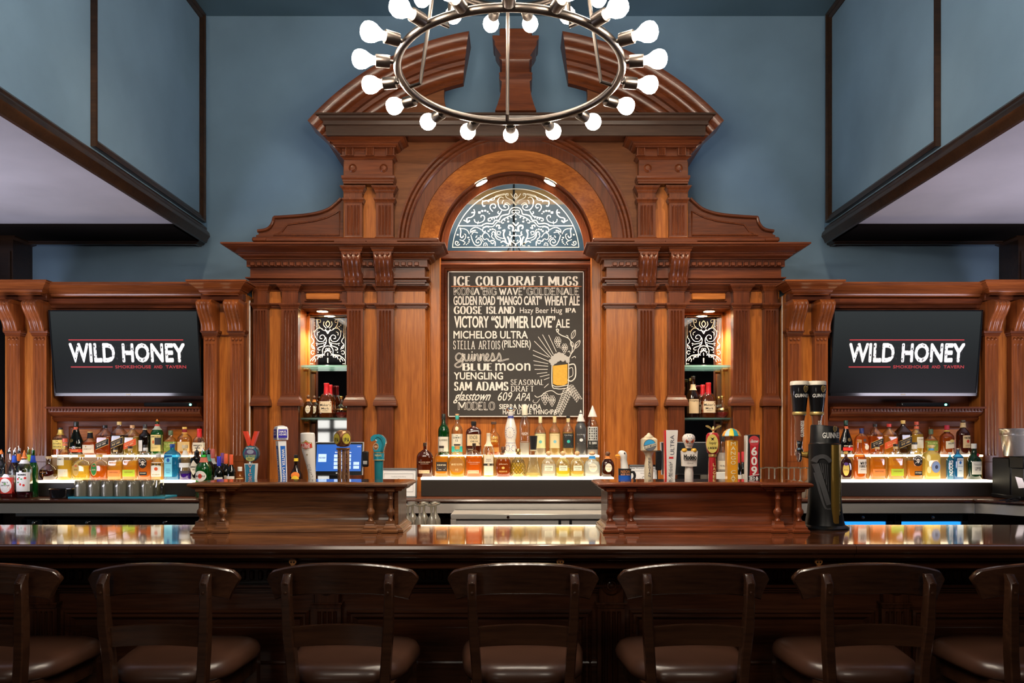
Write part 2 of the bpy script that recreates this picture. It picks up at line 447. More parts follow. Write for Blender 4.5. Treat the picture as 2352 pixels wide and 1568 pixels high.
GW = {'\u2019': .2, 'I': .18, 'M': 1.15, 'W': 1.3, 'E': .72, 'F': .62, 'L': .62, 'S': .72, 'J': .6, ' ': .55, 'T': .85, '.': .2, '-': .5, 'P': .78, 'R': .85, 'B': .8}
def serif_mesh(s, thick=.30, thin=.075, serif=True, hollow=False, asp=.8):
    """Drawn capitals with a broad pen: upright strokes thick, level strokes thin, with slab serifs."""
    if any(c not in GLY and c not in ' \u2019' for c in s.upper()): return text_mesh(s, .02)
    V, FS = [], []; LAY.clear()
    def put(r):
        n = len(V); LAY.extend([LAY[-1] + 1 if LAY else 0] * len(r[0])); V.extend(r[0]); FS.extend(tuple(n + i for i in f) for f in r[1])
    pen = lambda a, b: thin + (thick - thin) * abs(b) ** 1.5
    x = 0
    for ch in s.upper():
        w = GW.get(ch, .9) * asp
        for st in GLY.get(ch, []):
            cl = st.startswith('o'); q = st.lstrip('oc'); pts = [tuple(map(float, p.split(','))) for p in q.split()]
            if 'c' in st[:2]: pts = cat(pts, 6, cl)
            pts = [(x + p[0] * w, p[1]) for p in pts]
            if not ('c' in st[:2]) and len(pts) > 2:
                for a, b in zip(pts[:-1], pts[1:]): put(ribbon([a, b], 1, False, pen))
            elif hollow:
                v, f = ribbon(pts, 1, cl, pen); n = len(v) // 2
                put(ribbon(v[:n], .045, cl)); put(ribbon(v[n:], .045, cl))
                if not cl: put(ribbon([v[0], v[n]], .045)); put(ribbon([v[n - 1], v[-1]], .045))
            else: put(ribbon(pts, 1, cl, pen))
            if serif and 'c' not in st[:2]:
                for p, o in ((pts[0], pts[1]), (pts[-1], pts[-2])):
                    if p[1] in (0., 1.) and abs(o[1] - p[1]) > .3:
                        zz = .03 if p[1] == 0 else .97
                        put(ribbon([(p[0] - .16, zz), (p[0] + .16, zz)], .07))
        x += w + .24 + (.1 if serif else 0)
    return V, FS
STROKES = ((0, 0), (1, 0), (-1, 0), (0, 1), (0, -1), (.7, .7), (-.7, .7), (.7, -.7), (-.7, -.7))
def write(mb, s, x0, x1, z0, z1, y, style='sans', bold=.0, shear=0, mi=0):
    if style == 'serif': vs, fs = serif_mesh(s)
    elif style == 'slim': vs, fs = serif_mesh(s, .16, .07, True)
    elif style == 'hollow': vs, fs = serif_mesh(s, .2, .12, False, True)
    else:
        vs, fs = text_mesh(s, 0); q = fit(vs, x0, x1, z0, z1, shear)
        for k, (dx, dz) in enumerate(STROKES if bold else STROKES[:1]):     # heavier letters: a few shifted layers
            e = bold * .9 * (z1 - z0)
            mb.add([(p[0] + dx * e, y - k * 6e-5, p[1] + dz * e) for p in q], fs, mi)
        return
    q = fit(vs, x0, x1, z0, z1, shear)
    ly = [k % 9 for k in LAY] if len(LAY) == len(vs) and style in ('serif', 'slim', 'hollow') else [0] * len(vs)
    mb.add([(p[0], y - k * 5e-5, p[1]) for p, k in zip(q, ly)], fs, mi)
# ================================================================ the room
YW = 5.72                      # back wall
BX = 2.21                      # bulkhead faces
ZC = Z(37, YW)                 # ceiling
ZB = 2.87                      # underside of the bulkheads
def struct(name, mb, m, parent=None, sharp=38):
    o = mb.build(name, m, parent, sharp); o['kind'] = 'structure'; return o
struct('wall_back', MB().box(-6, 6, YW, YW + .1, 0, 5.2), M_BLUE)
struct('ceiling', MB().box(-6, 6, -4.5, YW, ZC, ZC + .1), M_CEIL)
struct('floor', MB().box(-6, 6, -4.5, YW, -.1, 0), wood('floor_boards', (.10, .05, .028), (.05, .025, .014), 'x', .4, .2))
struct('wall_left', MB().box(-6.1, -6, -4.5, YW, 0, ZC), M_BLUE)
struct('wall_right', MB().box(6, 6.1, -4.5, YW, 0, ZC), M_BLUE)
wf = MB()
for a in ((-6, -4.5, 0, ZC), (-2.6, 6, 0, ZC), (-4.5, -2.6, 1.85, ZC), (-4.5, -2.6, 0, .9)): wf.box(a[0], a[1], -4.6, -4.5, a[2], a[3])
struct('wall_front', wf, paint('dark_room_paint', (.03, .03, .034)))
w = MB()
for x in (-4.5, -3.9, -3.55, -2.6): w.box(x - .04, x + .04, -4.56, -4.48, .9, 1.85)
for z in (.9, 1.6, 1.85): w.box(-4.5, -2.6, -4.56, -4.48, z - .04, z + .04)
win = struct('window_1', w, M_TRIM)
w = MB().box(-4.5, -2.6, -4.60, -4.59, .9, 1.85)
o = w.build('pane', simple('lit_street_window', (.9, .85, .75), .5, emit=1.6), win)
for s, nm in ((-1, 'left'), (1, 'right')):
    mb = MB().box(s * BX, s * 6, -4.5, YW, ZB, ZC)
    struct('wall_bulkhead_' + nm, mb, M_BLUE)
    struct('ceiling_' + nm, MB().box(s * (BX + .004), s * 5.99, -4.49, 5.235, ZB - .012, ZB), M_LILAC)
    # dark timber soffit board and rail by the back wall
    struct('trim_1', MB().box(s * (BX + .03), s * 5.9, 5.235, YW, ZB - .03, ZB), simple('matt_black_brown', (.008, .006, .005), .9, spec=.05))
    mb = MB()
    r0 = Z(562, 5.66); r1 = Z(546, 5.66)
    mb.mold([(s * 2.27, YW), (s * 2.27, 5.66), (s * 3.62, 5.66)] if s > 0 else [(-3.62, 5.66), (-2.27, 5.66), (-2.27, YW)], PR(BEAD, .045, r1 - r0, r0))
    struct('trim_2', mb, M_TRIM)
    # moulding along the lower edge of the bulkhead face
    mb = MB()
    prof = [(0, ZB - .035), (.02, ZB - .035), (.03, ZB - .01), (.045, ZB + .01), (.04, ZB + .035), (.022, ZB + .055), (.022, ZB + .07), (.01, ZB + .085), (0, ZB + .085)]
    path = [(-BX, 5.66), (-BX, -4)] if s < 0 else [(BX, -4), (BX, 5.66)]
    mb.mold(path[::-1], [(o_, z) for o_, z in prof])
    struct('trim_3', mb, M_TRIM)
    # picture-frame mouldings on the bulkhead face
    zt, zb = ZC - .035, 2.97
    def panel_frame(name, y0, y1):
        mb = MB()
        q = [(0, 0), (.028, 0), (.03, .012), (.018, .022), (.02, .034), (.008, .05), (0, .05)]
        rows = []
        for yy, zz, sy, sz in ((y0, zb, 1, 1), (y1, zb, -1, 1), (y1, zt, -1, -1), (y0, zt, 1, -1)):
            rows.append([(s * (BX - o_ - .001), yy + sy * t, zz + sz * t) for o_, t in q])
        rows.append(rows[0])
        mb.rows(rows, True, False)
        struct(name, mb, M_TRIM)
    panel_frame('trim_4', 4.15, 5.63)
    # wooden corner post at the outer end of the back wall
    mb = MB().block(s * 3.46, s * 3.75, 5.5, YW, [(0, 2.35), (0, 2.82), (.03, 2.83), (.03, 2.87)])
    mb.box(s * 3.475, s * 3.49, 5.49, 5.505, 2.40, 2.74)
    struct('trim_5', mb, M_TRIM)
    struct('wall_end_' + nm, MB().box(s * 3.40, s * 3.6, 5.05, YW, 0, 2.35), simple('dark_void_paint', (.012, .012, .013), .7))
# dado wall behind the bar equipment
struct('wall_dado', MB().box(-3.4, 3.4, 5.30, 5.68, 0, 1.06), paint('taupe_paint', (.17, .135, .12)))

struct('trim_6', MB().box(-2.2, 2.2, 1.0, 1.2, ZC - .12, ZC), simple('golden_beam_wood', (.42, .25, .09), .5))
# ================================================================ carved back bar (centre cabinet)
YP, YI, YB = 5.25, 5.20, 5.66      # panel plane, pilaster front, back
ZK = 1.100                         # top of the back counter
ROOT = thing('back_bar', 'tall carved mahogany back bar with arch and broken pediment', 'cabinet', (0, 5.4, ZK))
def sx(s, dx, d): return s * dx / F * d
def side_path(s, pts):
    return [(-x, y) for x, y in pts] if s < 0 else [(x, y) for x, y in pts][::-1]
z = lambda py, d=YP: Z(py, d)
def part(name, mb, m, parent=ROOT, sharp=38): return mb.build(name, m, parent, sharp)
for s in (-1, 1):
    # ---- boards
    p = part('panel', MB().box(sx(s, 497, YP), s * 1.731, YP, YB, ZK, z(558)), M_PANEL)
    p = part('panel', MB().box(sx(s, 208, YP), sx(s, 388, YP), YP, YB, ZK, z(558)), M_PANEL)
    part('niche_head', MB().box(sx(s, 386, YP), sx(s, 500, YP), YP + .001, YB, z(706), z(600)), M_MAHH)
    # raised tablet above the niche
    mb = MB().box(sx(s, 403, YP), sx(s, 481, YP), YP - .018, YP + .01, z(689), z(674), .006)
    part('tablet', mb, M_PANELH)
    mb = MB()
    for a in ((399, 485, 672, 670.5), (399, 485, 692.5, 691)): mb.box(sx(s, a[0], YP), sx(s, a[1], YP), YP - .01, YP + .01, z(a[2]), z(a[3]), .002)
    part('tablet_edge', mb, M_MAHH)
    # ---- niche lining, mirror and glass shelves
    x0, x1 = sx(s, 388, YP), sx(s, 500, YP)
    part('niche_back', MB().box(x0, x1, 5.475, YB, ZK, z(700)), M_PANEL)
    mb = MB()
    q0, q1 = sx(s, 380, 5.46), sx(s, 481, 5.46)      # frame next to the mirror
    mb.box(sx(s, 472, 5.46), sx(s, 482, 5.46), 5.44, 5.475, ZK, Z(716, 5.44), .004)
    mb.box(sx(s, 350, 5.46), sx(s, 482, 5.46), 5.44, 5.475, Z(722, 5.44), Z(716, 5.44), .003)
    part('mirror_frame', mb, M_PANEL)
    mir = part('mirror', MB().box(sx(s, 352, 5.462), sx(s, 472.5, 5.462), 5.463, 5.470, ZK + .02, Z(722, 5.462)), simple('dark_mirror', (.50, .52, .55), .03, 1.0))
    # etched scroll ornament on the mirror
    mb = MB()
    def E(u, v): return (660 + u / 3.56 - 1184.5, 680 + v / 3.56)
    strokes = [([(198, 320), (198, 192), (245, 190)], 3, 0), ([(245, 190), (256, 240), (290, 275), (330, 285)], 4, 1), ([(245, 190), (270, 195), (268, 215), (256, 212)], 3, 1),
               ([(290, 265), (250, 262), (226, 288), (228, 330), (258, 368), (296, 366), (308, 335), (290, 316), (268, 325), (268, 345), (284, 346)], 4, 1),
               ([(226, 288), (216, 282), (213, 296)], 3, 1), ([(262, 290), (245, 300), (246, 320)], 3, 1),
               ([(312, 335), (318, 365), (305, 400), (275, 412), (250, 425), (254, 440), (270, 438)], 5, 1), ([(232, 385), (262, 390), (312, 378)], 4, 1),
               ([(203, 322), (197, 335), (210, 350), (216, 372), (198, 396), (205, 425), (222, 420)], 5, 1), ([(198, 400), (212, 410), (224, 436)], 5, 1),
               ([(222, 450), (202, 445), (194, 462), (206, 476), (216, 466)], 4, 1),
               ([(186, 532), (205, 505), (240, 482), (285, 474), (286, 440), (305, 412), (330, 405)], 5, 1), ([(240, 490), (278, 486), (300, 470), (330, 430)], 3, 1),
               ([(330, 430), (318, 425), (312, 440), (322, 450), (330, 440)], 3, 1), ([(205, 530), (216, 512), (232, 515), (226, 536)], 5, 1), ([(245, 515), (255, 495), (272, 500)], 6, 1), ([(282, 500), (292, 480), (306, 482)], 6, 1),
               ([(188, 552), (210, 552)], 4, 0), ([(330, 200), (314, 225), (330, 255)], 7, 1), ([(300, 205), (296, 235), (318, 262)], 6, 1), ([(308, 270), (318, 285), (330, 306)], 7, 1), ([(330, 462), (330, 485)], 6, 0), ([(330, 505), (330, 545)], 8, 0)]
    def put_e(pts, wd, sm):
        pts = cat(pts, 6) if sm else pts
        for mir_ in (1, -1):
            pp = []
            for u, v in pts:
                uu = u if mir_ > 0 else 660 - u
                dx, py = E(uu, v)
                pp.append(((-1 if s < 0 else 1) * -dx if s > 0 else dx, py))
            q = [(px / F * 5.46, Z(py, 5.46)) for px, py in pp]
            vs, fs = ribbon(q, wd / 3.56 / F * 5.46 * .95)
            mb.add([(a, 5.4622 - (len(mb.v) // 2 % 14) * 6e-5, b) for a, b in vs], fs)
    for st in strokes: put_e(*st)
    for u, v in ((222, 218), (224, 236), (236, 248), (252, 254), (240, 386), (300, 395), (240, 400), (305, 452), (222, 500), (250, 458)): put_e([(u - 3.5, v), (u + 3.5, v)], 7, 0)
    put_e([(186, 168), (186, 560)], 3, 0); put_e([(186, 168), (330, 168)], 2.5, 0)
    mb.build('etched_ornament', M_ETCH, mir, smooth=False)
    for yy in (840, 961):
        d = 5.29
        sh = part('glass_shelf', MB().box(sx(s, 389, 5.25), sx(s, 499, 5.25), d, 5.455, Z(yy, d) - .006, Z(yy, d) + .006, .002), M_SHELFGLASS)
        mb = MB()
        mb.tube([(sx(s, 497, 5.25), 5.36, Z(yy, d) - .02), (sx(s, 485, 5.25), 5.36, Z(yy, d) - .02)], .011, 10)
        mb.build('shelf_peg', M_PANEL, sh)
    # ---- pilasters
    for dx0, dx1, br in ((571, 603, 0), (500, 538, 0), (351, 388, 1), (281, 319, 1)):
        xa, xb = sx(s, dx0, YI), sx(s, dx1, YI)
        pl = part('pilaster', MB().flutes(xa, xb, YI, YP + .01, z(912, YI), z(706, YI), 4, z(713, YI), z(903, YI), .010), M_MAH)
        mb = MB().box(xa, xb, YI, YP + .01, ZK, z(926, YI), .004)
        mb.build('pilaster_foot', M_MAH, pl)
        mb = MB().block(xa, xb, YI, YP + .01, PR(BASEM, .017 if dx0 == 571 else .022, z(908, YI) - z(932, YI), z(932, YI)))
        mb.build('base_molding', M_MAHH, pl)
        mb = MB().box(xa, xb, YI, YP + .01, z(699, YI), z(664, YI), .004)
        mb.block(xa, xb, YI, YP + .01, PR(OGEE, .016, z(696, YI) - z(709, YI), z(709, YI)))
        mb.block(xa, xb, YI, YP + .01, PR(CROWN, .018 if dx0 == 571 else .026, z(655, YI) - z(670, YI), z(670, YI)))
        mb.build('capital', M_MAH, pl)
    # ---- level mouldings across the boards
    mb = MB()
    zz = PR(STEP, .022, z(697) - z(708), z(708))
    mb.mold(side_path(s, [(1.731, YP), (sx(1, 207, YP), YP), (sx(1, 207, YP), YP + .09)]), zz)
    part('string_molding', mb, M_MAHH)
    mb = MB()
    mb.mold(side_path(s, [(1.731, YP), (sx(1, 207, YP), YP), (sx(1, 207, YP), YP + .09)]), PR(OGEE, .024, z(652) - z(669), z(669)))
    part('string_molding', mb, M_MAHH)
    # ---- entablature
    xo, xi = 1.715, sx(1, 213, 5.2)
    pa = [(xo, YB), (xo, 5.21), (xi, 5.21), (xi, 5.31)]
    part('architrave', MB().mold(side_path(s, [(a, b + .012) for a, b in pa]), PR([(0, 0), (.3, 0), (.3, .35), (.55, .35), (.55, .62), (.8, .7), (1, .82), (1, 1), (0, 1)], .04, z(637, 5.2) - z(652, 5.2), z(652, 5.2))), M_MAHH)
    part('frieze', MB().mold(side_path(s, pa), [(0, z(640, 5.2)), (.012, z(640, 5.2)), (.012, z(611, 5.2)), (0, z(611, 5.2))]), M_MAHH)
    dm = part('dentil_molding', MB().mold(side_path(s, pa), [(0, z(613, 5.19)), (.03, z(613, 5.19)), (.03, z(597, 5.19)), (.045, z(596, 5.19)), (.05, z(590, 5.19)), (0, z(590, 5.19))]), M_MAHH)
    mb = MB()
    for k in range(28):
        xx = xo - .01 - k * .0425
        if xx < xi: break
        mb.box(s * (xx - .014), s * (xx + .014), 5.166, 5.185, z(610, 5.17), z(601, 5.17), .003)
        mb.box(s * (xx - .021), s * (xx - .016), 5.168, 5.185, z(611, 5.17), z(598, 5.17))
    mb.build('key_pattern', M_MAHH, dm)
    part('cornice', MB().mold(side_path(s, [(xo + .03, YB), (xo + .03, 5.18), (xi - .03, 5.18), (xi - .03, 5.34)]), PR(CROWN, .125, z(556, 5.06) - z(594, 5.15), z(594, 5.15))), M_MAHH)
    # cap board carrying the upper storey
    part('cornice_board', MB().box(s * 1.62, s * .50, 5.17, YB, z(557, 5.2), z(548, 5.2), .006), M_MAHH)
    # ---- scroll brackets under the cornice
    for dx0, dx1 in ((355, 398), (284, 325)):
        xa, xb = sorted((sx(s, dx0, 5.12), sx(s, dx1, 5.12)))
        cor = MB()
        zt, zb = z(577, 5.08), z(656, 5.15)
        N, K = 18, 19
        rows = []
        for i in range(N + 1):
            t = i / N
            zz = zt + (zb - zt) * t
            out = .135 - .012 * t - .055 * (.5 - .5 * cos(pi * min(1, max(0, (t - .18) / .62)))) - (.02 * max(0, (t - .85) / .15))
            amp = .010 if t > .16 else 0
            row = []
            for k in range(K + 1):
                u = k / K
                rid = abs(sin(u * 4 * pi)) if .02 < u < .98 else 0
                row.append((xa + (xb - xa) * u, 5.22 - out - amp * rid, zz))
            rows.append(row + [(xb, 5.22, zz), (xa, 5.22, zz)])
        cor.rows(rows)
        co = part('corbel', cor, M_MAH, sharp=50)
        for k in range(3):
            xx = xa + (xb - xa) * (.2 + .3 * k)
            bb = MB().lathe([(.010, 0), (.010, -.004), (.0085, -.009), (.005, -.012), (.001, -.013)], (xx, 5.087, zt - .0165), 12, 'y')
            bb.build('boss', M_MAH, co)
        mb = MB().block(xa, xb, 5.10, 5.25, PR(CROWN, .04, z(549, 5.04) - z(576, 5.06), z(577, 5.06)))
        mb.build('corbel_cap', M_MAHH, co)
    # ---- curved shoulder board
    d = 5.34
    out = [(598, 548), (598, 541), (604, 540), (604, 532)]
    out = [(1184.5 - a, b) for a, b in ((588, 546), (588, 540), (594, 538), (594, 532), (610, 529), (620, 523), (627, 512), (630, 500), (665, 498), (700, 495), (730, 490), (755, 481), (772, 468), (781, 458), (790, 458), (790, 546))]
    poly = [(sx(s, a, d), Z(b, d)) for a, b in out]
    sb = part('shoulder_board', MB().prism(poly, d, d + .05), M_MAHH)
    rim = cat([(sx(s, 1184.5 - a, d), Z(b, d)) for a, b in ((592, 531), (610, 528), (620, 522), (627, 511), (630, 499.5))], 4) + cat([(sx(s, 1184.5 - a, d), Z(b, d)) for a, b in ((630, 499.5), (665, 497.5), (700, 494.5), (730, 489.5), (755, 480.5), (772, 467.5), (784, 456))], 5)
    MB().tube([(a, d - .005, b) for a, b in rim], .011, 8).build('rim_molding', M_MAHH, sb)
    inn = [(628, 540), (648, 532), (660, 516), (690, 512), (720, 508), (750, 500), (772, 489), (780, 485), (780, 540)]
    ring = [(sx(s, 1184.5 - a, d), Z(b, d)) for a, b in inn]
    MB().tube([(a, d - .001, b) for a, b in ring], .006, 6, True).build('panel_bead', M_MAH, sb)
    part('shoulder_plinth', MB().box(sx(s, 1184.5 - 580, 5.3), sx(s, 1184.5 - 790, 5.3), 5.28, YB, z(556, 5.3), z(545, 5.3), .008), M_MAHH)
    # ---- upper piers
    YU = 5.24
    pier = part('pier', MB().box(sx(s, 279, YU), sx(s, 396, YU), YU, YB, z(556, YU), z(318, YU), .004), M_PANEL)
    for dx0, dx1 in ((353, 393), (281, 321)):
        xa, xb = sx(s, dx0, 5.19), sx(s, dx1, 5.19)
        up = part('upper_pilaster', MB().flutes(xa, xb, 5.19, 5.25, z(545, 5.19), z(455, 5.19), 4, z(471, 5.19), z(539, 5.19), .009), M_MAH)
        mb = MB().block(xa, xb, 5.19, 5.25, PR(BASEM, .014, z(543, 5.19) - z(552, 5.19), z(552, 5.19)))
        mb.build('base_molding', M_MAHH, up)
        mb = MB().block(xa, xb, 5.19, 5.25, PR(OGEE, .014, z(455, 5.19) - z(466, 5.19), z(466, 5.19)))
        mb.box(xa, xb, 5.19, 5.25, z(457, 5.19), z(442, 5.19))
        mb.block(xa, xb, 5.19, 5.25, PR(CROWN, .026, z(428, 5.19) - z(444, 5.19), z(444, 5.19)))
        mb.build('capital', M_MAH, up)
    xa, xb = sx(s, 283, 5.17), sx(s, 394, 5.17)
    en = part('pier_entablature', MB().block(xa, xb, 5.17, YB, PR(STEP, .016, z(404, 5.17) - z(422, 5.17), z(422, 5.17)) + [(0, z(404, 5.17)), (0, z(367, 5.17))] + PR(OGEE, .022, z(358, 5.17) - z(367, 5.17), z(367, 5.17)) + [(.012, z(358, 5.17)), (.012, z(338, 5.17)), (0, z(337, 5.17))]), M_MAHH)
    for dx in (303, 374):
        xx = sx(s, dx, 5.17); zz = z(386, 5.17)
        MB().lathe([(.027, 0), (.027, -.005), (.023, -.008), (.021, -.003), (.019, -.004), (.014, -.009), (.002, -.010)], (xx, 5.171, zz), 20, 'y').build('rosette', M_MAH, en)
    for dx in (288, 335, 382):
        xx = sx(s, dx, 5.14)
        MB().flutes(xx - .026, xx + .026, 5.135, 5.18, z(357, 5.14), z(338, 5.14), 5, z(339, 5.14), z(356, 5.14), .006).build('triglyph', M_MAH, en)
    part('pier_cornice', MB().block(sx(s, 278, 5.13), sx(s, 410, 5.13), 5.13, YB, PR(CROWN, .075, z(314, 5.1) - z(338, 5.13), z(338, 5.13))), M_MAHH)

# ---- spandrel board with the round-headed opening
ACZ = 2.712
YA = 5.25
AR = 223 / F * YA
mb = MB()
xw, zt, zb0 = 279 / F * YA + .002, z(312, YA), ACZ
rows_f, n = [], 40
vs = []; fs = []
for i in range(n + 1):
    a = pi * i / n
    cx_, cz_ = AR * 1.10 * cos(a), AR * 1.10 * sin(a)
    k = min(xw / max(abs(cos(a)), 1e-6), (zt - ACZ) / max(sin(a), 1e-6))
    ox_, oz_ = k * cos(a), k * sin(a)
    vs += [(cx_, YA, ACZ + cz_), (ox_, YA, ACZ + oz_), (cx_, YA + .05, ACZ + cz_), (ox_, YA + .05, ACZ + oz_)]
for i in range(n):
    b = 4 * i
    fs += [(b, b + 4, b + 5, b + 1), (b + 2, b + 3, b + 7, b + 6), (b, b + 2, b + 6, b + 4), (b + 1, b + 5, b + 7, b + 3)]
for sxx in (-1, 1):
    m_ = len(vs)
mb.add(vs, fs)
mb.box(-xw, -AR * 1.10, YA, YA + .05, z(560), ACZ); mb.box(AR * 1.10, xw, YA, YA + .05, z(560), ACZ)
part('spandrel', mb, M_TYMP)
u = YA / F
ra0 = -.12
part('arch_molding', MB().arc(0, ACZ, [(246 * u, YA), (246 * u, YA - .022), (249 * u, YA - .03), (253 * u, YA - .03), (254 * u, YA - .022), (257 * u, YA - .036), (262 * u, YA - .036), (263 * u, YA - .028), (266 * u, YA - .045), (270 * u, YA - .045), (271 * u, YA)], ra0, pi - ra0, 64), M_MAHH)
part('arch_band', MB().arc(0, ACZ, [(222 * u, YA - .012), (247 * u, YA - .012), (247 * u, YA + .06), (222 * u, YA + .06)], ra0, pi - ra0, 64), M_MAH)
r2 = .525
part('arch_splay', MB().arc(0, ACZ, [(223 * u, YA + .002), (223 * u, YA + .05), (r2 + .02, YA + .11), (r2, YA + .10), (r2, YA + .09)], ra0, pi - ra0, 64), M_PANELH)
soff = part('arch_soffit', MB().arc(0, ACZ, [(r2, YA + .09), (r2 + .03, YA + .10), (r2 + .03, YA + .26), (r2, YA + .26)], ra0, pi - ra0, 64), M_MAHH)
rg = 157 / F * 5.46
part('arch_frame', MB().arc(0, ACZ + .012, [(r2, YA + .18), (r2 - .018, YA + .17), (r2 - .022, YA + .185), (rg, YA + .205), (rg, YA + .24), (r2, YA + .24)], 0, pi, 64), M_MAH)
part('arch_sill', MB().box(-.54, .54, YA + .165, YA + .25, Z(597, 5.43), ACZ + .012, .008), M_MAHH)
# ---- fan mirror with its etched scrolls
YG = 5.462
zc = ACZ + .012
pts = [(rg * 1.01 * cos(pi * i / 48), zc + rg * 1.01 * sin(pi * i / 48)) for i in range(49)]
fan = part('fan_mirror', MB().prism(pts, YG, YG + .006), M_MIRROR)
mb = MB()
def G(u, v): return ((u - 1187) / 6.72 / F * 5.46, zc + (1180 - v) / 6.72 / F * 5.46)
def fx(pts, wd, sm=1, both=True, closed=False):
    pts = cat(pts, 6, closed) if sm else pts
    for q in ((1, -1) if both else (1,)):
        r = [G(u if q > 0 else 2374 - u, v) for u, v in pts]
        vs, fs = ribbon(r, wd * .82 / 6.72 / F * 5.46, closed)
        mb.add([(a, YG - .0006 - (len(mb.v) // 2 % 16) * 7e-5, b) for a, b in vs], fs)
circ = lambda R_, a0, a1, n=40: [(1187 + R_ * cos(RAD(a0 + (a1 - a0) * i / n)), 1180 - R_ * sin(RAD(a0 + (a1 - a0) * i / n))) for i in range(n + 1)]
fx(circ(978, 4.4, 175.6, 60), 13, 0, False); fx([(207, 1105), (2167, 1105)], 13, 0, False); fx(circ(905, 98, 118, 10), 12, 0)
fx([(300, 772), (640, 772), (680, 755), (740, 735), (830, 742), (860, 700), (890, 688), (930, 685), (960, 630), (1010, 605), (1080, 590), (1095, 540), (1130, 500), (1187, 487)], 17)
fx([(680, 800), (740, 780), (830, 785), (880, 735), (905, 712), (950, 712)], 12)
fx([(1187, 560), (1150, 600), (1060, 635), (975, 690), (975, 730), (1005, 725)], 13); fx([(1187, 540), (1165, 530), (1130, 545), (1135, 575), (1160, 570)], 11)
for pt in ((1060, 640), (1110, 620), (1010, 665)): fx([(pt[0] - 10, pt[1] - 4), (pt[0] + 12, pt[1] + 30)], 18)
fx([(905, 410), (925, 355), (960, 330), (1000, 345)], 13); fx([(915, 400), (925, 470), (975, 525), (1040, 530), (1080, 495), (1065, 450), (1020, 445), (1003, 475), (1035, 490)], 14)
fx([(980, 430), (985, 395), (1005, 375)], 10); fx([(1015, 430), (1060, 420), (1105, 455)], 10)
fx([(832, 552), (795, 505), (800, 455), (850, 435), (878, 465), (862, 500), (838, 488)], 11)
fx([(680, 385), (672, 430), (690, 470), (716, 462)], 15); fx([(690, 395), (740, 385), (775, 400)], 16); fx([(775, 380), (850, 370), (885, 310), (1020, 275)], 10)
fx([(1032, 280), (1040, 330), (1090, 360), (1140, 385), (1150, 420), (1187, 440)], 13); fx([(1032, 275), (1070, 275), (1070, 305), (1050, 300)], 10); fx([(1187, 270), (1165, 310), (1187, 350)], 16); fx([(1110, 275), (1140, 320), (1187, 370)], 14); fx([(1150, 395), (1187, 455)], 20)
fx([(385, 685), (430, 705), (440, 655), (500, 640), (545, 600), (535, 565), (505, 575)], 16); fx([(430, 660), (440, 720), (480, 690)], 22); fx([(545, 600), (555, 560), (540, 520)], 13)
fx([(548, 672), (560, 712), (610, 728), (680, 705), (708, 655), (690, 615), (655, 615), (652, 642)], 12); fx([(610, 700), (600, 750)], 8)
fx([(970, 540), (945, 585), (910, 575), (922, 550)], 11); fx([(960, 560), (915, 625), (850, 640), (770, 660), (765, 695), (800, 695)], 14)
for pt in ((815, 650), (850, 640), (885, 625)): fx([(pt[0], pt[1]), (pt[0] + 8, pt[1] + 30)], 16)
fx([(330, 815), (400, 822), (445, 850), (470, 900)], 12); fx([(325, 805), (340, 850), (335, 900), (335, 940), (360, 955), (382, 925)], 20); fx([(320, 985), (370, 1000), (410, 960), (415, 910), (390, 900)], 12); fx([(365, 1005), (405, 1030), (380, 1065)], 12); fx([(262, 1010), (255, 1050), (290, 1075), (325, 1055)], 16); fx([(265, 1010), (300, 1025), (285, 1050)], 14)
fx([(490, 880), (495, 835), (550, 800), (610, 805), (660, 835)], 13); fx([(500, 870), (530, 850), (570, 845)], 18); fx([(495, 915), (520, 1000), (560, 1065), (615, 1078), (655, 1040), (640, 990), (595, 980), (572, 1015), (600, 1038), (620, 1020)], 14); fx([(510, 905), (540, 870), (600, 880)], 12); fx([(570, 955), (590, 925)], 14); fx([(600, 960), (650, 965), (685, 1020)], 11)
fx([(745, 970), (700, 985), (675, 940), (690, 895), (740, 885), (790, 950)], 12); fx([(685, 810), (675, 845), (700, 870), (720, 850)], 16); fx([(690, 805), (740, 785), (775, 795)], 16)
fx([(755, 975), (780, 1010), (830, 1000), (868, 1020), (870, 1080)], 18); fx([(800, 1030), (830, 1050), (850, 1030)], 16); fx([(690, 1085), (700, 1045), (735, 1040), (750, 1080)], 12); fx([(715, 1080), (725, 1062)], 12)
fx([(815, 900), (835, 865), (862, 875), (870, 930), (900, 975), (955, 998)], 15); fx([(830, 900), (815, 940), (860, 985)], 13); fx([(880, 860), (890, 920), (950, 960), (1030, 970)], 14); fx([(950, 915), (905, 900), (910, 860), (955, 870), (945, 895)], 11); fx([(985, 850), (1020, 840), (1000, 890), (1005, 940), (1030, 990)], 22); fx([(890, 790), (895, 765), (935, 770), (925, 815), (960, 800)], 18)
fx([(1187, 930), (1140, 925), (1112, 975), (1135, 1020), (1187, 1055)], 17); fx([(1187, 1050), (1187, 1085)], 24, 0); fx([(1187, 890), (1187, 925)], 14, 0); fx([(1150, 995), (1165, 1010)], 20, 0)
fx([(1090, 770), (1120, 770), (1150, 800), (1140, 860)], 30); fx([(1085, 760), (1075, 800), (1095, 820)], 22); fx([(1145, 720), (1160, 745), (1187, 770)], 22); fx([(1187, 830), (1165, 860)], 18); fx([(1095, 860), (1105, 890), (1090, 910), (1130, 930)], 20)
fx([(1060, 940), (1085, 990), (1090, 1060)], 28); fx([(1025, 985), (1050, 1040), (1080, 1060)], 22); fx([(955, 1030), (1000, 1010), (1050, 1045), (1090, 1062)], 22); fx([(1110, 1000), (1112, 1080)], 18); fx([(970, 1082), (1000, 1078)], 10, 0); fx([(1040, 1082), (1085, 1080)], 10, 0)
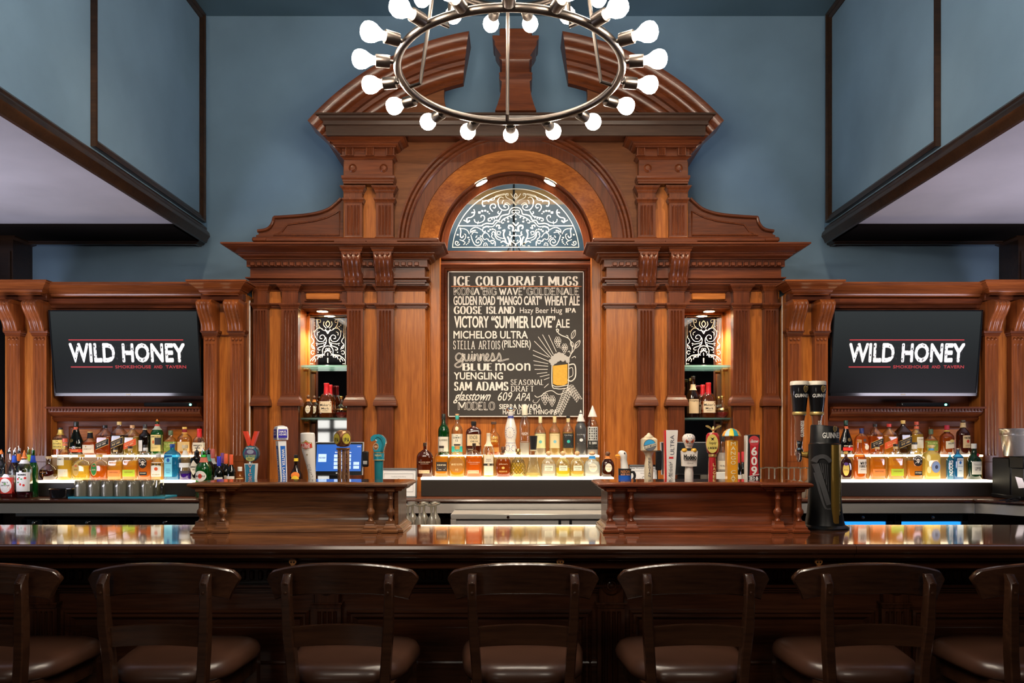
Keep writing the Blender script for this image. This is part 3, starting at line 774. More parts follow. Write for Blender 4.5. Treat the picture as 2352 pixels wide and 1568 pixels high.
for u_, v_, r_ in ((627, 568, 34), (670, 546, 28), (714, 542, 26), (755, 557, 22), (780, 585, 16), (290, 910, 26), (455, 955, 26), (470, 990, 22), (465, 1020, 20), (450, 1045, 16), (426, 1062, 14), (768, 855, 26), (795, 832, 24), (830, 825, 22), (862, 832, 18), (880, 850, 14), (647, 935, 24), (1070, 708, 26), (1187, 610, 16), (1187, 670, 22)):
    fx([(u_ - r_ / 2, v_), (u_ + r_ / 2, v_)], r_, 0)
mb.build('etched_ornament', M_ETCH, fan, smooth=False)
# ---- centre bay: recessed board, fluted strips, board frame
part('centre_board', MB().box(-.62, .62, 5.47, YB, ZK, ACZ + .3), M_PANEL)
for s in (-1, 1):
    part('fluted_strip', MB().flutes(s * (196 / F * 5.31), s * (224 / F * 5.31), 5.31, 5.47, ZK, ACZ, 3, z(645, 5.31), z(1015, 5.31), .008), M_PANEL)
    part('jamb_board', MB().box(s * .507, s * .566, 5.33, 5.47, ZK, ACZ - .02), M_PANEL)
fr = MB()
x_, zt_, zb_ = 157.5 / F * 5.43, Z(622, 5.43), ZK
q = [(0, 5.46), (0, 5.425), (.012, 5.415), (.018, 5.425), (.03, 5.41), (.04, 5.405), (.048, 5.415), (.062, 5.415), (.066, 5.46)]
fr.rows([[(-x_ - o, y_, zb_) for o, y_ in q], [(-x_ - o, y_, zt_ + o) for o, y_ in q], [(x_ + o, y_, zt_ + o) for o, y_ in q], [(x_ + o, y_, zb_) for o, y_ in q]])
part('board_frame', fr, M_MAHH)
# ---- top entablature, broken pediment, pedestal
part('top_frieze', MB().box(-1.12, 1.12, 5.1, YB, z(320, 5.2), z(300, 5.1), .004), M_MAHH)
part('fascia_cornice', MB().mold([(-1.175, YB), (-1.175, 5.06), (1.175, 5.06), (1.175, YB)], PR([(0, 0), (.25, 0), (.3, .25), (.3, .5), (.45, .52), (.5, .7), (.75, .8), (.8, .9), (1, .92), (1, 1), (0, 1)], .075, z(258, 4.985) - z(312, 5.05), z(312, 5.05))), M_SMOKE)
YD = 5.10
v_ = YD / F
pcz = Z(709, YD)
prof = [(545, .13), (545, .08), (549, .07), (553, .075), (556, .05), (566, .03), (574, .03), (576, .015), (584, .01), (584, -.02), (594, -.02), (597, -.035), (604, -.05), (608, -.05), (611, -.065), (622, -.085), (631, -.085), (631, .13)]
for s in (-1, 1):
    a0, a1 = (RAD(99.6), RAD(138.2)) if s < 0 else (RAD(80.4), RAD(41.8))
    rows = []
    for i in range(41):
        row = []
        for r, o in prof:
            ae = a0 + s * -1 * RAD(3.4) * (631 - r) / 86
            a = ae + (a1 - ae) * i / 40
            row.append((r * v_ * cos(a), YD + o, pcz + r * v_ * sin(a)))
        rows.append(row)
    pd = part('pediment_molding', MB().rows(rows), M_MAHH)
    pts = [(s * 575 * cos(RAD(180 - a)), 709 - 575 * sin(RAD(a))) for a in range(129, 104, -3)]
    pts = [(abs(a) * s, b) for a, b in pts]
    pts += [(s * a, b) for a, b in cat([(140, 160), (150, 172), (161, 190), (165, 215), (163, 235), (156, 258)], 4)]
    pts += [(s * 360, 262)]
    poly = [(a / F * 5.2, Z(b, 5.2)) for a, b in pts]
    part('tympanum', MB().prism(poly, 5.2, 5.26), M_TYMP)
ped = [(-0, 0)]
def Rz(hw, py, d=5.12): return (hw / F * d, Z(py, d))
pd = MB()
rws = [Rz(h, p) for h, p in ((47, 258), (42, 245), (36, 225), (33, 205), (32, 190), (36, 187), (38, 183), (36, 178), (38, 174), (38, 171), (32, 169), (31, 150), (32, 141), (37, 139), (37, 135), (33, 132), (38, 124), (44, 116), (48, 108), (48, 100), (51, 97), (53, 92), (53, 88))]
pd.rows([[(-h, 5.12 - h * .25, z_), (h, 5.12 - h * .25, z_), (h, 5.30, z_), (-h, 5.30, z_)] for h, z_ in rws])
part('pedestal', pd, M_MAHH)
part('pedestal_top', MB().box(-.104, .104, 5.12, 5.3, Z(88, 5.12), Z(64, 5.12), .006), M_MAHH)
# ---- downlights: two in the arch soffit, one in each niche head
M_LAMP = simple('warm_lamp_lens', (1, .86, .62), .4, emit=16, ecol=(1, .80, .52))
for s in (-1, 1):
    a = RAD(90 - s * 26.5)
    cx_, cz_ = (r2 - .004) * cos(a), ACZ + (r2 - .004) * sin(a)
    mb = MB()
    nx, nz = -cos(a), -sin(a); tx, tz = -sin(a), cos(a)
    def disc(r, off): return [(cx_ + tx * r * cos(q_) + nx * off, YA + .135 + r * .9 * sin(q_), cz_ + tz * r * cos(q_) + nz * off) for q_ in [2 * pi * k / 24 for k in range(24)]]
    mb.rows([disc(.052, 0), disc(.052, .006), disc(.043, .008)], True, False)
    dl = part('arch_downlight', mb, M_CHROME)
    MB().add(disc(.043, .0065), [tuple(range(24))]).build('lamp_lens', M_LAMP, dl)
    spot('arch_spot', (cx_ + nx * .02, YA + .13, cz_ + nz * .02), (cx_ * .35, 5.44, 1.7), 55, WARM, 120, .8)
    mb = MB().lathe([(.045, 0), (.045, -.008), (.036, -.010)], (sx(s, 444, 5.36), 5.36, z(706)), 20)
    dl = part('niche_downlight', mb, M_CHROME)
    MB().lathe([(.036, -.0104), (.001, -.0104)], (sx(s, 444, 5.36), 5.36, z(706)), 20).build('lamp_lens', M_LAMP, dl)
    spot('niche_spot', (sx(s, 444, 5.36), 5.36, z(706) - .02), (sx(s, 450, 5.36), 5.36, 1), 42, WARM, 110, .8)
# ================================================================ side cabinets with the televisions
YC, YN = 5.09, 5.14
for s, word in ((-1, 'left'), (1, 'right')):
    other = 'far from' if s < 0 else 'next to'
    WG = thing('television_cabinet', 'lower mahogany side cabinet framing the %s television' % ('left' if s < 0 else 'right'), 'cabinet', (s * 2.5, 5.3, ZK), 'side cabinets flanking the back bar')
    wp = lambda name, mb, m, parent=WG, sharp=38: mb.build(name, m, parent, sharp)
    zz = lambda py, d=YN: Z(py, d)
    wp('panel', MB().box(s * 1.733, s * 2.006, YN, YB, ZK, zz(676)), M_PANEL)
    wp('panel', MB().box(s * 2.985, s * 3.285, YN, YB, ZK, zz(676)), M_PANEL)
    wp('recess_back', MB().box(s * 2.0, s * 3.0, 5.26, YB, ZK, zz(700)), M_MAHH)
    wp('beam', MB().box(s * 2.0, s * 3.0, 5.16, YB, zz(713), zz(660)), M_MAHH)
    for k in range(2):
        pth = [(s * 2.0, 5.16), (s * 3.0, 5.16)] if s > 0 else [(-3.0, 5.16), (-2.0, 5.16)]
    wp('beam_molding', MB().mold(pth, PR(STEP, .05, Z(686, 5.12) - Z(714, 5.12), Z(714, 5.12))), M_MAHH)
    wp('beam_cornice', MB().mold(pth, PR(CROWN, .13, Z(647, 5.03) - Z(687, 5.12), Z(687, 5.12))), M_WINGH)
    wp('cornice_board', MB().box(s * 1.75, s * 3.25, 5.12, YB, Z(650, 5.12), Z(647, 5.12)), M_MAHH)
    for x0, x1 in ((1.765, 1.972), (3.01, 3.262)):
        cap = [(x0, 5.172), (x0, 5.06), (x1, 5.06), (x1, 5.172)]
        pa = [(s * a, b) for a, b in (cap if s > 0 else cap[::-1])]
        wp('column_cornice', MB().mold(pa, PR(CROWN, .085, Z(642, 4.98) - Z(678, 5.06), Z(678, 5.06))), M_WINGH)
        wp('column_cornice_top', MB().box(s * (x0 - .05), s * (x1 + .05), 5.02, 5.17, Z(646, 5.0), Z(642.5, 5.0)), M_MAHH)
        wp('column_frieze', MB().box(s * (x0 - .03), s * (x1 + .03), 5.075, YN + .02, Z(690, 5.08), Z(672, 5.06), .004), M_MAHH)
    for dx0, dx1 in ((625, 656), (687, 717), (1078, 1109), (1139, 1169)):
        xa, xb = sorted((sx(s, dx0, YC), sx(s, dx1, YC)))
        col = wp('column', MB().flutes(xa, xb, YC, YN + .01, Z(1060, YC), Z(770, YC), 3, Z(789, YC), Z(1046, YC), .009), M_WING)
        MB().box(xa, xb, YC + .001, YN + .01, ZK, Z(1060, YC), .003).build('column_foot', M_WING, col)
        for k in range(3):
            xx = xa + (xb - xa) * (.22 + .28 * k)
            MB().lathe([(.0095, .002), (.0095, -.003), (.008, -.008), (.004, -.011), (.001, -.012)], (xx, YC, Z(779, YC)), 12, 'y').build('boss', M_WING, col)
        cor = MB(); rows = []
        zt, zb = Z(687, 5.0), Z(760, 5.06); N, K = 16, 19
        for i in range(N + 1):
            t = i / N
            o_ = .035 + .085 * (.5 + .5 * cos(pi * min(1, max(0, (t - .12) / .8)))) - (.03 * max(0, (.12 - t) / .12))
            amp = .009 * min(1, max(0, (1 - t) / .15)) * min(1, t / .05)
            row = []
            for k in range(K + 1):
                u_ = k / K
                row.append((xa - .004 + (xb - xa + .008) * u_, YC - o_ - amp * abs(sin(u_ * 4 * pi)), zt + (zb - zt) * t))
            rows.append(row + [(xb + .004, YN, zt + (zb - zt) * t), (xa - .004, YN, zt + (zb - zt) * t)])
        cor.rows(rows)
        co = wp('corbel', cor, M_WING, sharp=50)
        mb = MB().block(xa, xb, YC, YN, PR(STEP, .016, Z(757, 5.06) - Z(771, 5.07), Z(771, 5.07)))
        mb.build('corbel_base', M_MAHH, co)
    wp('plank', MB().box(sx(s, 657, YN), sx(s, 686, YN), YN - .006, YN + .01, Z(772, YN), Z(769, YN)), M_MAHH)
    # ledge under the television and panelled board below it
    pth = [(s * 2.02, 5.2), (s * 2.995, 5.2)] if s > 0 else [(-2.995, 5.2), (-2.02, 5.2)]
    lg = wp('ledge', MB().mold(pth, [(0, Z(967, 5.1)), (.03, Z(967, 5.1)), (.045, Z(963, 5.1)), (.055, Z(960, 5.1)), (.045, Z(957, 5.1)), (.06, Z(955, 5.1)), (.09, Z(948, 5.1)), (.095, Z(945, 5.1)), (.095, Z(939, 5.1)), (.115, Z(938, 5.1)), (.12, Z(934, 5.1)), (0, Z(934, 5.1))]), M_MAHH)
    mb = MB()
    for k in range(46):
        xx = 2.035 + k * .0208
        mb.box(s * xx, s * (xx + .011), 5.098, 5.106, Z(944.5, 5.1), Z(939.5, 5.1))
    mb.build('dentil_row', M_MAHH, lg)
    wp('lower_board', MB().box(s * 2.02, s * 2.995, 5.20, 5.27, ZK, Z(967, 5.2)), M_MAHH)
    for a, b in ((724, 800), (824, 926), (948, 1026)):
        xa, xb = sx(s, a, 5.19), sx(s, b, 5.19)
        z0, z1 = Z(1110, 5.19), Z(979, 5.19)
        rp = wp('raised_panel', MB().box(xa, xb, 5.192, 5.21, z0, z1, .012), M_PANELH)
        rr = [(xa, z0), (xb, z0), (xb, z1), (xa, z1)]
        mb = MB(); q_ = [(0, 0), (0, -.014), (.006, -.018), (.012, -.012), (.018, -.012), (.02, 0)]
        rows = []
        xl, xr = min(xa, xb), max(xa, xb)
        for cx2, cz2, ux, uz in ((xl, z0, 1, 1), (xr, z0, -1, 1), (xr, z1, -1, -1), (xl, z1, 1, -1)):
            rows.append([(cx2 + ux * o_, 5.2 + yy, cz2 + uz * o_) for o_, yy in q_])
        rows.append(rows[0]); mb.rows(rows, True, False)
        mb.build('panel_molding', M_MAHH, rp)
    # ---- television
    TV = thing('television', 'wall mounted flat television above the %s bottle shelf, dark screen with red and white logo' % word, 'television', (s * 2.47, 5.2, Z(910, 5.1)), 'televisions beside the back bar')
    dt, db = 5.075, 5.145
    top, bot = Z(712, dt), Z(909, db)
    cx_ = s * 894.5 / F * 5.11
    hw = 170.5 / F * 5.11
    def tvp(u_, v_, off):   # point on the tilted screen plane, u right, v up in 0..1
        return (cx_ + u_ * hw, dt * v_ + db * (1 - v_) - off, bot + (top - bot) * v_)
    def slab(u0, u1, v0, v1, o0, o1):
        return MB().rows([[tvp(u0, v0, o0), tvp(u1, v0, o0), tvp(u1, v1, o0), tvp(u0, v1, o0)], [tvp(u0, v0, o1), tvp(u1, v0, o1), tvp(u1, v1, o1), tvp(u0, v1, o1)]])
    slab(-1, 1, 0, 1, -.035, .002).build('television_body', M_GLOSSBLK, TV)
    slab(-.6, .6, .2, .8, -.07, -.03).build('wall_mount', M_BLACK, TV)
    m, nt, b = newmat('lit_dark_screen')
    tc = nt.nodes.new('ShaderNodeTexCoord'); sp = nt.nodes.new('ShaderNodeSeparateXYZ'); mr = nt.nodes.new('ShaderNodeMapRange'); cr = nt.nodes.new('ShaderNodeValToRGB')
    nt.links.new(tc.outputs['Generated'], sp.inputs[0]); nt.links.new(sp.outputs['Z'], cr.inputs[0])
    cr.color_ramp.elements[0].color = (.0008, .0008, .0008, 1); cr.color_ramp.elements[1].color = (.024, .028, .029, 1); cr.color_ramp.elements[1].position = 1.0
    nt.links.new(cr.outputs[0], b.inputs['Emission Color']); b.inputs['Emission Strength'].default_value = 1.0
    b.inputs['Base Color'].default_value = (.003, .003, .003, 1); b.inputs['Roughness'].default_value = .3; b.inputs['Specular IOR Level'].default_value = .08
    scr = slab(-.982, .982, .035, .985, .002, .0035).build('screen', m, TV)
    bz = MB()
    for q_ in ((-1, 1, 0, .035), (-1, 1, .985, 1), (-1, -.982, 0, 1), (.982, 1, 0, 1)):
        t_ = slab(*q_, .0, .008); bz.add(t_.v, t_.f)
    bz.build('bezel', M_GLOSSBLK, TV)
    slab(-.03, .03, .008, .024, .0082, .0092).build('maker_badge', simple('silver_badge', (.5, .45, .35), .4), TV)
    white = simple('screen_white', (.6, .6, .6), .6, emit=.36, ecol=(1, 1, .98)); red = simple('screen_red', (.3, .02, .02), .6, emit=.34, ecol=(.62, .03, .04))
    def tvtext(s_, u0, u1, v0, v1, bold, mat_, name):
        vs, fs = text_mesh(s_, 0); mt = MB()
        for k, (dx, dz) in enumerate(STROKES):
            e = bold * .7 * (v1 - v0)
            mt.add([tvp(a + dx * e, b_ + dz * e * 1.77, .0042 + k * 4e-5) for a, b_ in fit(vs, u0, u1, v0, v1)], fs)
        mt.build(name, mat_, scr, smooth=False)
    tvtext('WILD', -.755, -.155, .405, .605, .055, white, 'lettering')
    tvtext('HONEY', -.045, .79, .405, .605, .055, white, 'lettering')
    for w_, a_, b_ in (('SMOKEHOUSE', -.155, .325), ('AND', .365, .48), ('TAVERN', .525, .80)): tvtext(w_, a_, b_, .325, .358, .03, red, 'lettering')
    # worn flecks of the display face, printed dark over the white letters
    rnd = random.Random(11); mb = MB()
    for k in range(120):
        u_, v_ = rnd.uniform(-.75, .78), rnd.uniform(.41, .60); r_ = rnd.uniform(.003, .010)
        pts = [(u_ + r_ * cos(q_) * rnd.uniform(.5, 1.1), v_ + 1.7 * r_ * sin(q_) * rnd.uniform(.5, 1.1)) for q_ in [pi * j / 3 for j in range(6)]]
        mb.add([tvp(a, b_, .0049) for a, b_ in pts], [tuple(range(6))])
    o = mb.build('letter_wear', simple('screen_dark', (.01, .01, .011), .5), scr, smooth=False); o['kind'] = 'stuff'
    for u0, u1, v_ in ((-.76, .78, .655), (-.755, -.19, .34)):
        MB().add([tvp(u0, v_ - .006, .0042), tvp(u1, v_ - .006, .0042), tvp(u1, v_ + .006, .0042), tvp(u0, v_ + .006, .0042)], [(0, 1, 2, 3)]).build('logo_line', red, scr, smooth=False)
    # ---- small receiver on the ledge under the screen
    bx = thing('receiver_box', 'flat black receiver box with a green light under the %s television' % word, 'receiver', (s * 2.3, 5.13, Z(934, 5.1)), 'receiver boxes')
    x_ = -2.13 if s < 0 else 2.72
    zl = Z(934, 5.1)
    MB().box(x_ - .25, x_ + .06, 5.11, 5.19, zl + .001, zl + .028, .004).build('case', M_GLOSSBLK, bx)
    MB().lathe([(.007, 0), (.007, -.003), (.001, -.004)], (x_ + (.05 if s < 0 else .03), 5.109, zl + .014), 10, 'y').build('indicator_light', simple('green_led', (.1, .9, .6), .5, emit=9, ecol=(.1, .95, .62)), bx)
# white cable down the edge of the left cabinet
mb = MB().tube([(X(573.5, 5.195), 5.195, Z(y_, 5.195)) for y_ in (690, 800, 905, 912, 918, 1000, 1110)], .0042, 8)
tag(mb.build('cable', M_WHITE), 'thin white cable running down beside the left side cabinet', 'cable')
mb = MB().tube([(X(1797, 5.195), 5.195, Z(y_, 5.195)) for y_ in (680, 800, 900, 912, 920, 1000, 1110)], .0042, 8)
tag(mb.build('cable', M_WHITE), 'thin white cable running down beside the right side cabinet', 'cable')

# ================================================================ menu chalkboard
YK = 5.432
CB = thing('chalkboard', 'black menu chalkboard with white beer list and drawn mug', 'chalkboard', (0, YK, Z(958, YK)))
x0, x1, z0, z1 = X(1029, YK), X(1341, YK), Z(957, YK), Z(623, YK)
MB().box(x0 + .002, x1 - .002, YK, YK + .02, z0 + .001, z1 - .003).build('board', simple('chalkboard_black', (.036, .032, .029), .75, noise=5), CB)
yt = YK - .0012
mb = MB()
for a in ((x0, x1, z1 - .006, z1), (x0, x1, z0, z0 + .006), (x0, x0 + .006, z0, z1), (x1 - .006, x1, z0, z1)):
    mb.add([(a[0], yt, a[2]), (a[1], yt, a[2]), (a[1], yt, a[3]), (a[0], yt, a[3])], [(0, 1, 2, 3)])
mb.build('chalk_border', M_CHALK, CB, smooth=False)
for t_, a, b, c, e, st, bd in (
    ('ICE', 1042, 1080, 634, 656, 'serif', 0), ('COLD', 1092, 1157, 634, 656, 'serif', 0), ('DRAFT', 1167, 1249, 634, 656, 'serif', 0), ('MUGS', 1259, 1328, 634, 656, 'serif', 0), ('KONA', 1042, 1102, 660, 678, 'hollow', 0), ('"', 1104, 1108, 659, 665, 'sans', .02), ('BIG', 1109, 1141, 660, 678, 'hollow', 0), ('WAVE', 1146, 1200, 660, 678, 'hollow', 0), ('"', 1202, 1206, 659, 665, 'sans', .02), ('GOLDENALE', 1209, 1330, 660, 678, 'hollow', 0),
    ('GOLDEN ROAD', 1042, 1137, 680, 700, 'sans', .03), ('\u201cMANGO CART\u201d', 1142, 1244, 680, 700, 'sans', .03), ('WHEAT ALE', 1251, 1331, 680, 701, 'sans', .03),
    ('GOOSE', 1042, 1107, 703, 721, 'serif', 0), ('ISLAND', 1117, 1183, 703, 721, 'serif', 0), ('Hazy Beer Hug', 1194, 1291, 706, 723, 'sans', .0), ('IPA', 1299, 1323, 707, 718, 'serif', 0),
    ('VICTORY', 1044, 1122, 726, 752, 'sans', .03), ('\u201cSUMMER', 1129, 1214, 726, 753, 'sans', .03), ('LOVE\u201d', 1221, 1275, 726, 752, 'sans', .03), ('ALE', 1277, 1308, 733, 752, 'sans', .02),
    ('MICHELOB ULTRA', 1042, 1212, 760, 777, 'sans', .025), ('STELLA ARTOIS', 1041, 1149, 782, 802, 'slim', 0), ('(PILSNER)', 1153, 1219, 781, 803, 'sans', .01),
    ('BLUE', 1062, 1130, 834, 851, 'serif', 0), ('moon', 1138, 1218, 834, 851, 'sans', .02), ('YUENGLING', 1043, 1155, 855, 871, 'sans', .03),
    ('SAM', 1043, 1084, 876, 897, 'serif', 0), ('ADAMS', 1093, 1168, 876, 897, 'serif', 0), ('SEASONAL', 1173, 1248, 871, 884, 'slim', 0), ('DRAFT', 1173, 1226, 886, 899, 'slim', 0),
    ('glasstown', 1040, 1131, 899, 926, 'ital', .012), ('609', 1142, 1178, 900, 920, 'ital', 0), ('APA', 1182, 1222, 902, 920, 'ital', 0),
    ('MODELO', 1052, 1137, 922, 942, 'hollow', 0), ('SIERRA NEVADA', 1147, 1243, 928, 939, 'sans', .03), ('HAZY LITTLE THING\u2022IPA', 1155, 1279, 940, 951, 'sans', .02)):
    mb = MB()
    write(mb, t_, X(a, yt), X(b, yt), Z(e, yt), Z(c, yt), yt, 'sans' if st == 'ital' else st, bd, .12 if st == 'ital' else 0)
    mb.build('lettering', M_CHALK, CB, smooth=False)
def chalk(strokes, name, mat=M_CHALK, dy=0):
    mb = MB()
    for pts, wd, sm in strokes:
        cl = sm == 2
        p_ = cat(pts, 6, cl) if sm else pts
        vs, fs = ribbon([(X(a, yt), Z(b, yt)) for a, b in p_], wd / F * yt, cl)
        mb.add([(a, yt - dy - (len(mb.v) // 2 % 11) * 5e-5, b) for a, b in vs], fs)
    return mb.build(name, mat, CB, smooth=False)
# script word
gs = cat([(1062, 815), (1054, 811), (1047, 818), (1049, 826), (1056, 827), (1062, 818), (1063, 812), (1063, 828), (1059, 840), (1050, 843), (1045, 838), (1052, 832), (1062, 828), (1066, 822), (1067, 813), (1067, 823), (1070, 828), (1075, 826), (1077, 813), (1077, 824), (1080, 828), (1083, 822), (1084, 813), (1084, 825), (1087, 828), (1089, 820), (1090, 813), (1090, 828), (1092, 818), (1096, 813), (1098, 818), (1098, 826), (1101, 828), (1103, 820), (1104, 813), (1104, 828), (1106, 818), (1110, 813), (1112, 818), (1112, 826), (1115, 828), (1119, 822), (1122, 816), (1119, 812), (1116, 817), (1117, 826), (1122, 828), (1128, 822), (1131, 811), (1135, 819), (1135, 826), (1129, 828), (1134, 828), (1142, 822), (1146, 811), (1150, 819), (1150, 826), (1144, 828), (1150, 829), (1160, 826), (1169, 824)], 6)
a_ = ribbon(gs, 2.2)[0]; n_ = len(gs)
chalk([(a_[:n_], .9, 0), (a_[n_:], .9, 0), ([(1083, 808), (1085.5, 808)], 2.4, 0)], 'lettering')
chalk([([(1036, 657.5), (1336, 657.5)], 1.6, 0)], 'chalk_line', simple('orange_chalk', (.72, .25, .09), .9))
rays = []
for a, b in (((1236, 773), (1268, 818)), ((1246, 768), (1271, 814)), ((1260, 769), (1278, 808)), ((1227, 783), (1264, 820)), ((1224, 804), (1260, 820)), ((1224, 815), (1260, 829)), ((1225, 828), (1259, 835)), ((1226, 838), (1259, 841)), ((1228, 848), (1258, 848)), ((1233, 858), (1257, 855)), ((1240, 865), (1262, 860)), ((1249, 872), (1262, 867)), ((1250, 890), (1260, 881)), ((1287, 800), (1284, 788))):
    rays.append(([a, b], 1.3, 0))
chalk(rays, 'drawn_rays')
chalk([([(1268, 830), (1268, 884), (1278, 892), (1294, 892), (1305, 884), (1306, 828)], 1.8, 1), ([(1306, 838), (1318, 836), (1322, 846), (1321, 866), (1312, 875), (1304, 872)], 2.6, 1), ([(1307, 846), (1314, 844), (1316, 852), (1315, 862), (1306, 867)], 1.4, 1), ([(1268, 884), (1280, 888), (1304, 884)], 1.6, 1)], 'drawn_mug')
mb = MB(); vs = [(1269.5, 840), (1303.5, 836), (1303.5, 880), (1296, 884.5), (1280, 885), (1270, 881)]
mb.add([(X(a, yt), yt - .0004, Z(b, yt)) for a, b in vs], [tuple(range(6))]); mb.build('drawn_beer', simple('amber_chalk', (.74, .42, .06), .9, noise=60), CB, smooth=False)
mb = MB()
for a, b, r_ in ((1270, 822, 4.5), (1277, 817, 5), (1284, 814, 5), (1291, 816, 5), (1297, 820, 4.5), (1303, 824, 5), (1274, 829, 6), (1281, 824, 6), (1288, 822, 5), (1265, 829, 4), (1269, 835, 4), (1293, 826, 4), (1304, 829, 4)):
    pts = [(a + r_ * cos(q_), b + r_ * sin(q_)) for q_ in [2 * pi * j / 14 for j in range(14)]]
    vs, fs = ribbon([(X(u_, yt), Z(v_, yt)) for u_, v_ in pts], 1.3 / F * yt, True)
    lift = .0006 + len(mb.v) * 3e-6
    mb.add([(p_[0], yt - lift - 1e-4, p_[1]) for p_ in vs], fs)
    mb.add([(X(u_, yt), yt - lift, Z(v_, yt)) for u_, v_ in pts], [tuple(range(14))])
mb.build('drawn_foam', simple('grey_chalk', (.52, .50, .47), .9), CB, smooth=False)
leaf = lambda x_, y_, a, l, w_: cat([(x_, y_), (x_ + l * .5 * cos(a) - w_ * sin(a), y_ + l * .5 * sin(a) + w_ * cos(a)), (x_ + l * cos(a), y_ + l * sin(a)), (x_ + l * .5 * cos(a) + w_ * sin(a), y_ + l * .5 * sin(a) - w_ * cos(a))], 4, True)
st = [([(1280, 763), (1278, 756), (1283, 757), (1282, 764), (1290, 770), (1306, 777), (1313, 790), (1314, 806), (1306, 824)], 2, 1), ([(1305, 776), (1304, 771), (1300, 770)], 1.3, 1), ([(1312, 812), (1318, 804), (1324, 790)], 1.5, 1), ([(1310, 812), (1308, 806), (1304, 808)], 1.3, 1), ([(1313, 822), (1320, 818), (1322, 822)], 1.3, 1), ([(1308, 892), (1296, 902), (1282, 905), (1268, 897), (1254, 900), (1244, 908), (1234, 912), (1228, 908)], 1.6, 1), ([(1240, 916), (1232, 925), (1224, 922), (1226, 918)], 1, 1)]
for a in ((1313, 778, -1.2, 22, 4.5), (1320, 800, -1.0, 22, 4.5), (1316, 797, -1.9, 14, 3.5)): st.append((leaf(*a), 1.2, 0)); st.append(([(a[0], a[1]), (a[0] + a[3] * cos(a[2]), a[1] + a[3] * sin(a[2]))], .8, 0))
for cx2, cy2, k in ((1281, 782, 1), (1297, 797, .9), (1252, 912, 1.1), (1268, 917, 1)):
    for i, r_ in enumerate((2, 3, 3, 2, 1)):
        for j in range(r_):
            st.append((leaf(cx2 + (j - (r_ - 1) / 2) * 5 * k, cy2 - 9 * k + i * 4.5 * k, pi / 2, 7 * k, 2.4 * k), .9, 0))
for k in range(11):
    t_ = k / 10; bx_, by_ = 1306 - 22 * t_, 890 + 52 * t_
    st.append((leaf(bx_, by_, 2.6 - .2 * t_, 16, 2), .9, 0)); st.append((leaf(bx_, by_, 1.0 + .3 * t_, 15, 2), .9, 0))
for k in range(7):
    t_ = k / 6; bx_, by_ = 1308 + 20 * t_, 885 + 26 * t_
    st.append((leaf(bx_, by_, 1.9, 13, 2), .9, 0)); st.append((leaf(bx_, by_, .1 + .4 * t_, 10, 1.8), .9, 0))
chalk([q_ for q_ in st if q_[0][0][1] < 860], 'drawn_hops'); chalk([q_ for q_ in st if q_[0][0][1] >= 860], 'drawn_barley')
# ================================================================ back counter and the steel under it
YF = 4.65
mb = MB()
edge = [(-3.45, YF), (2.66, YF)] + cat([(2.66, YF), (2.74, YF - .04), (2.84, YF - .17), (2.97, YF - .25), (3.2, YF - .28)], 5) + [(3.45, YF - .28)]
poly = edge + [(3.45, 5.30), (-3.45, 5.30)]
bc = tag(MB().prism_z(poly, 1.078, ZK).build('back_counter', M_MAHH), 'long dark wooden back counter edged in steel, carrying the bottle shelves', 'counter')
prof = [(0, 1.0), (.012, 1.0), (.012, 1.072), (.004, 1.078), (0, 1.078)]
MB().mold(edge, [(o, z_ + (0.018 if z_ < 1.05 else 0)) for o, z_ in prof]).build('steel_edge', M_STEEL, bc)
MB().mold(edge, [(0, 1.079), (.016, 1.081), (.02, 1.088), (.016, 1.097), (0, 1.0995)]).build('wood_edge', M_DARK, bc)
# left steel ledge and dark refrigerators below
rl = tag(MB().box(X(35, 4.7), X(470, 4.7), 4.7, 5.28, Z(1186, 4.7), Z(1171, 4.7), .003).build('steel_ledge', M_STEEL), 'steel ledge under the back counter, left of the tap boxes', 'ledge')
def fridge(name, label, px0, px1, ptop, lit, hb=()):
    d = 4.76
    t = thing(name, label, 'refrigerator', (X((px0 + px1) / 2, d), d, 0), None)
    xa, xb = X(px0, d), X(px1, d)
    zt = Z(ptop, d)
    MB().box(xa, xb, d + .03, 5.28, 0.0, zt, .004).build('cabinet_body', M_BLACK, t)
    n = len(hb) - 1
    for i in range(n):
        a, b = X(hb[i], d) + .006, X(hb[i + 1], d) - .006
        mb = MB()
        for q in ((a, b, .1, .16), (a, b, zt - .055, zt - .008), (a, a + .04, .1, zt - .01), (b - .04, b, .1, zt - .01)): mb.box(q[0], q[1], d - .01, d + .03, q[2], q[3], .004)
        dr = mb.build('door', M_GLOSSBLK, t)
        gm = simple('blue_lit_glass', (.02, .16, .5), .15, emit=1.1, ecol=(.02, .30, .95)) if lit else M_GLOSSBLK
        MB().box(a + .04, b - .04, d + .005, d + .02, .16, zt - .055).build('door_glass', gm, dr)
        MB().lathe([(.010, 0), (.010, -.012), (.004, -.014)], ((a + b) / 2, d - .01, zt - .03), 12, 'y').build('lock', M_CHROME, dr)
    return t
fridge('refrigerator', 'low black bar refrigerator under the left bottles', 48, 470, 1188, 0, (48, 116, 292, 470))
rf = fridge('refrigerator', 'low black refrigerator with blue lit glass doors at right', 1905, 2225, 1176, 1, (1905, 2052, 2225))
tag(MB().box(X(1880, 4.68), X(2233, 4.68), 4.68, 5.28, Z(1172, 4.68), Z(1160, 4.68), .003).build('steel_ledge', M_STEEL), 'steel ledge under the back counter above the blue lit refrigerator', 'ledge')
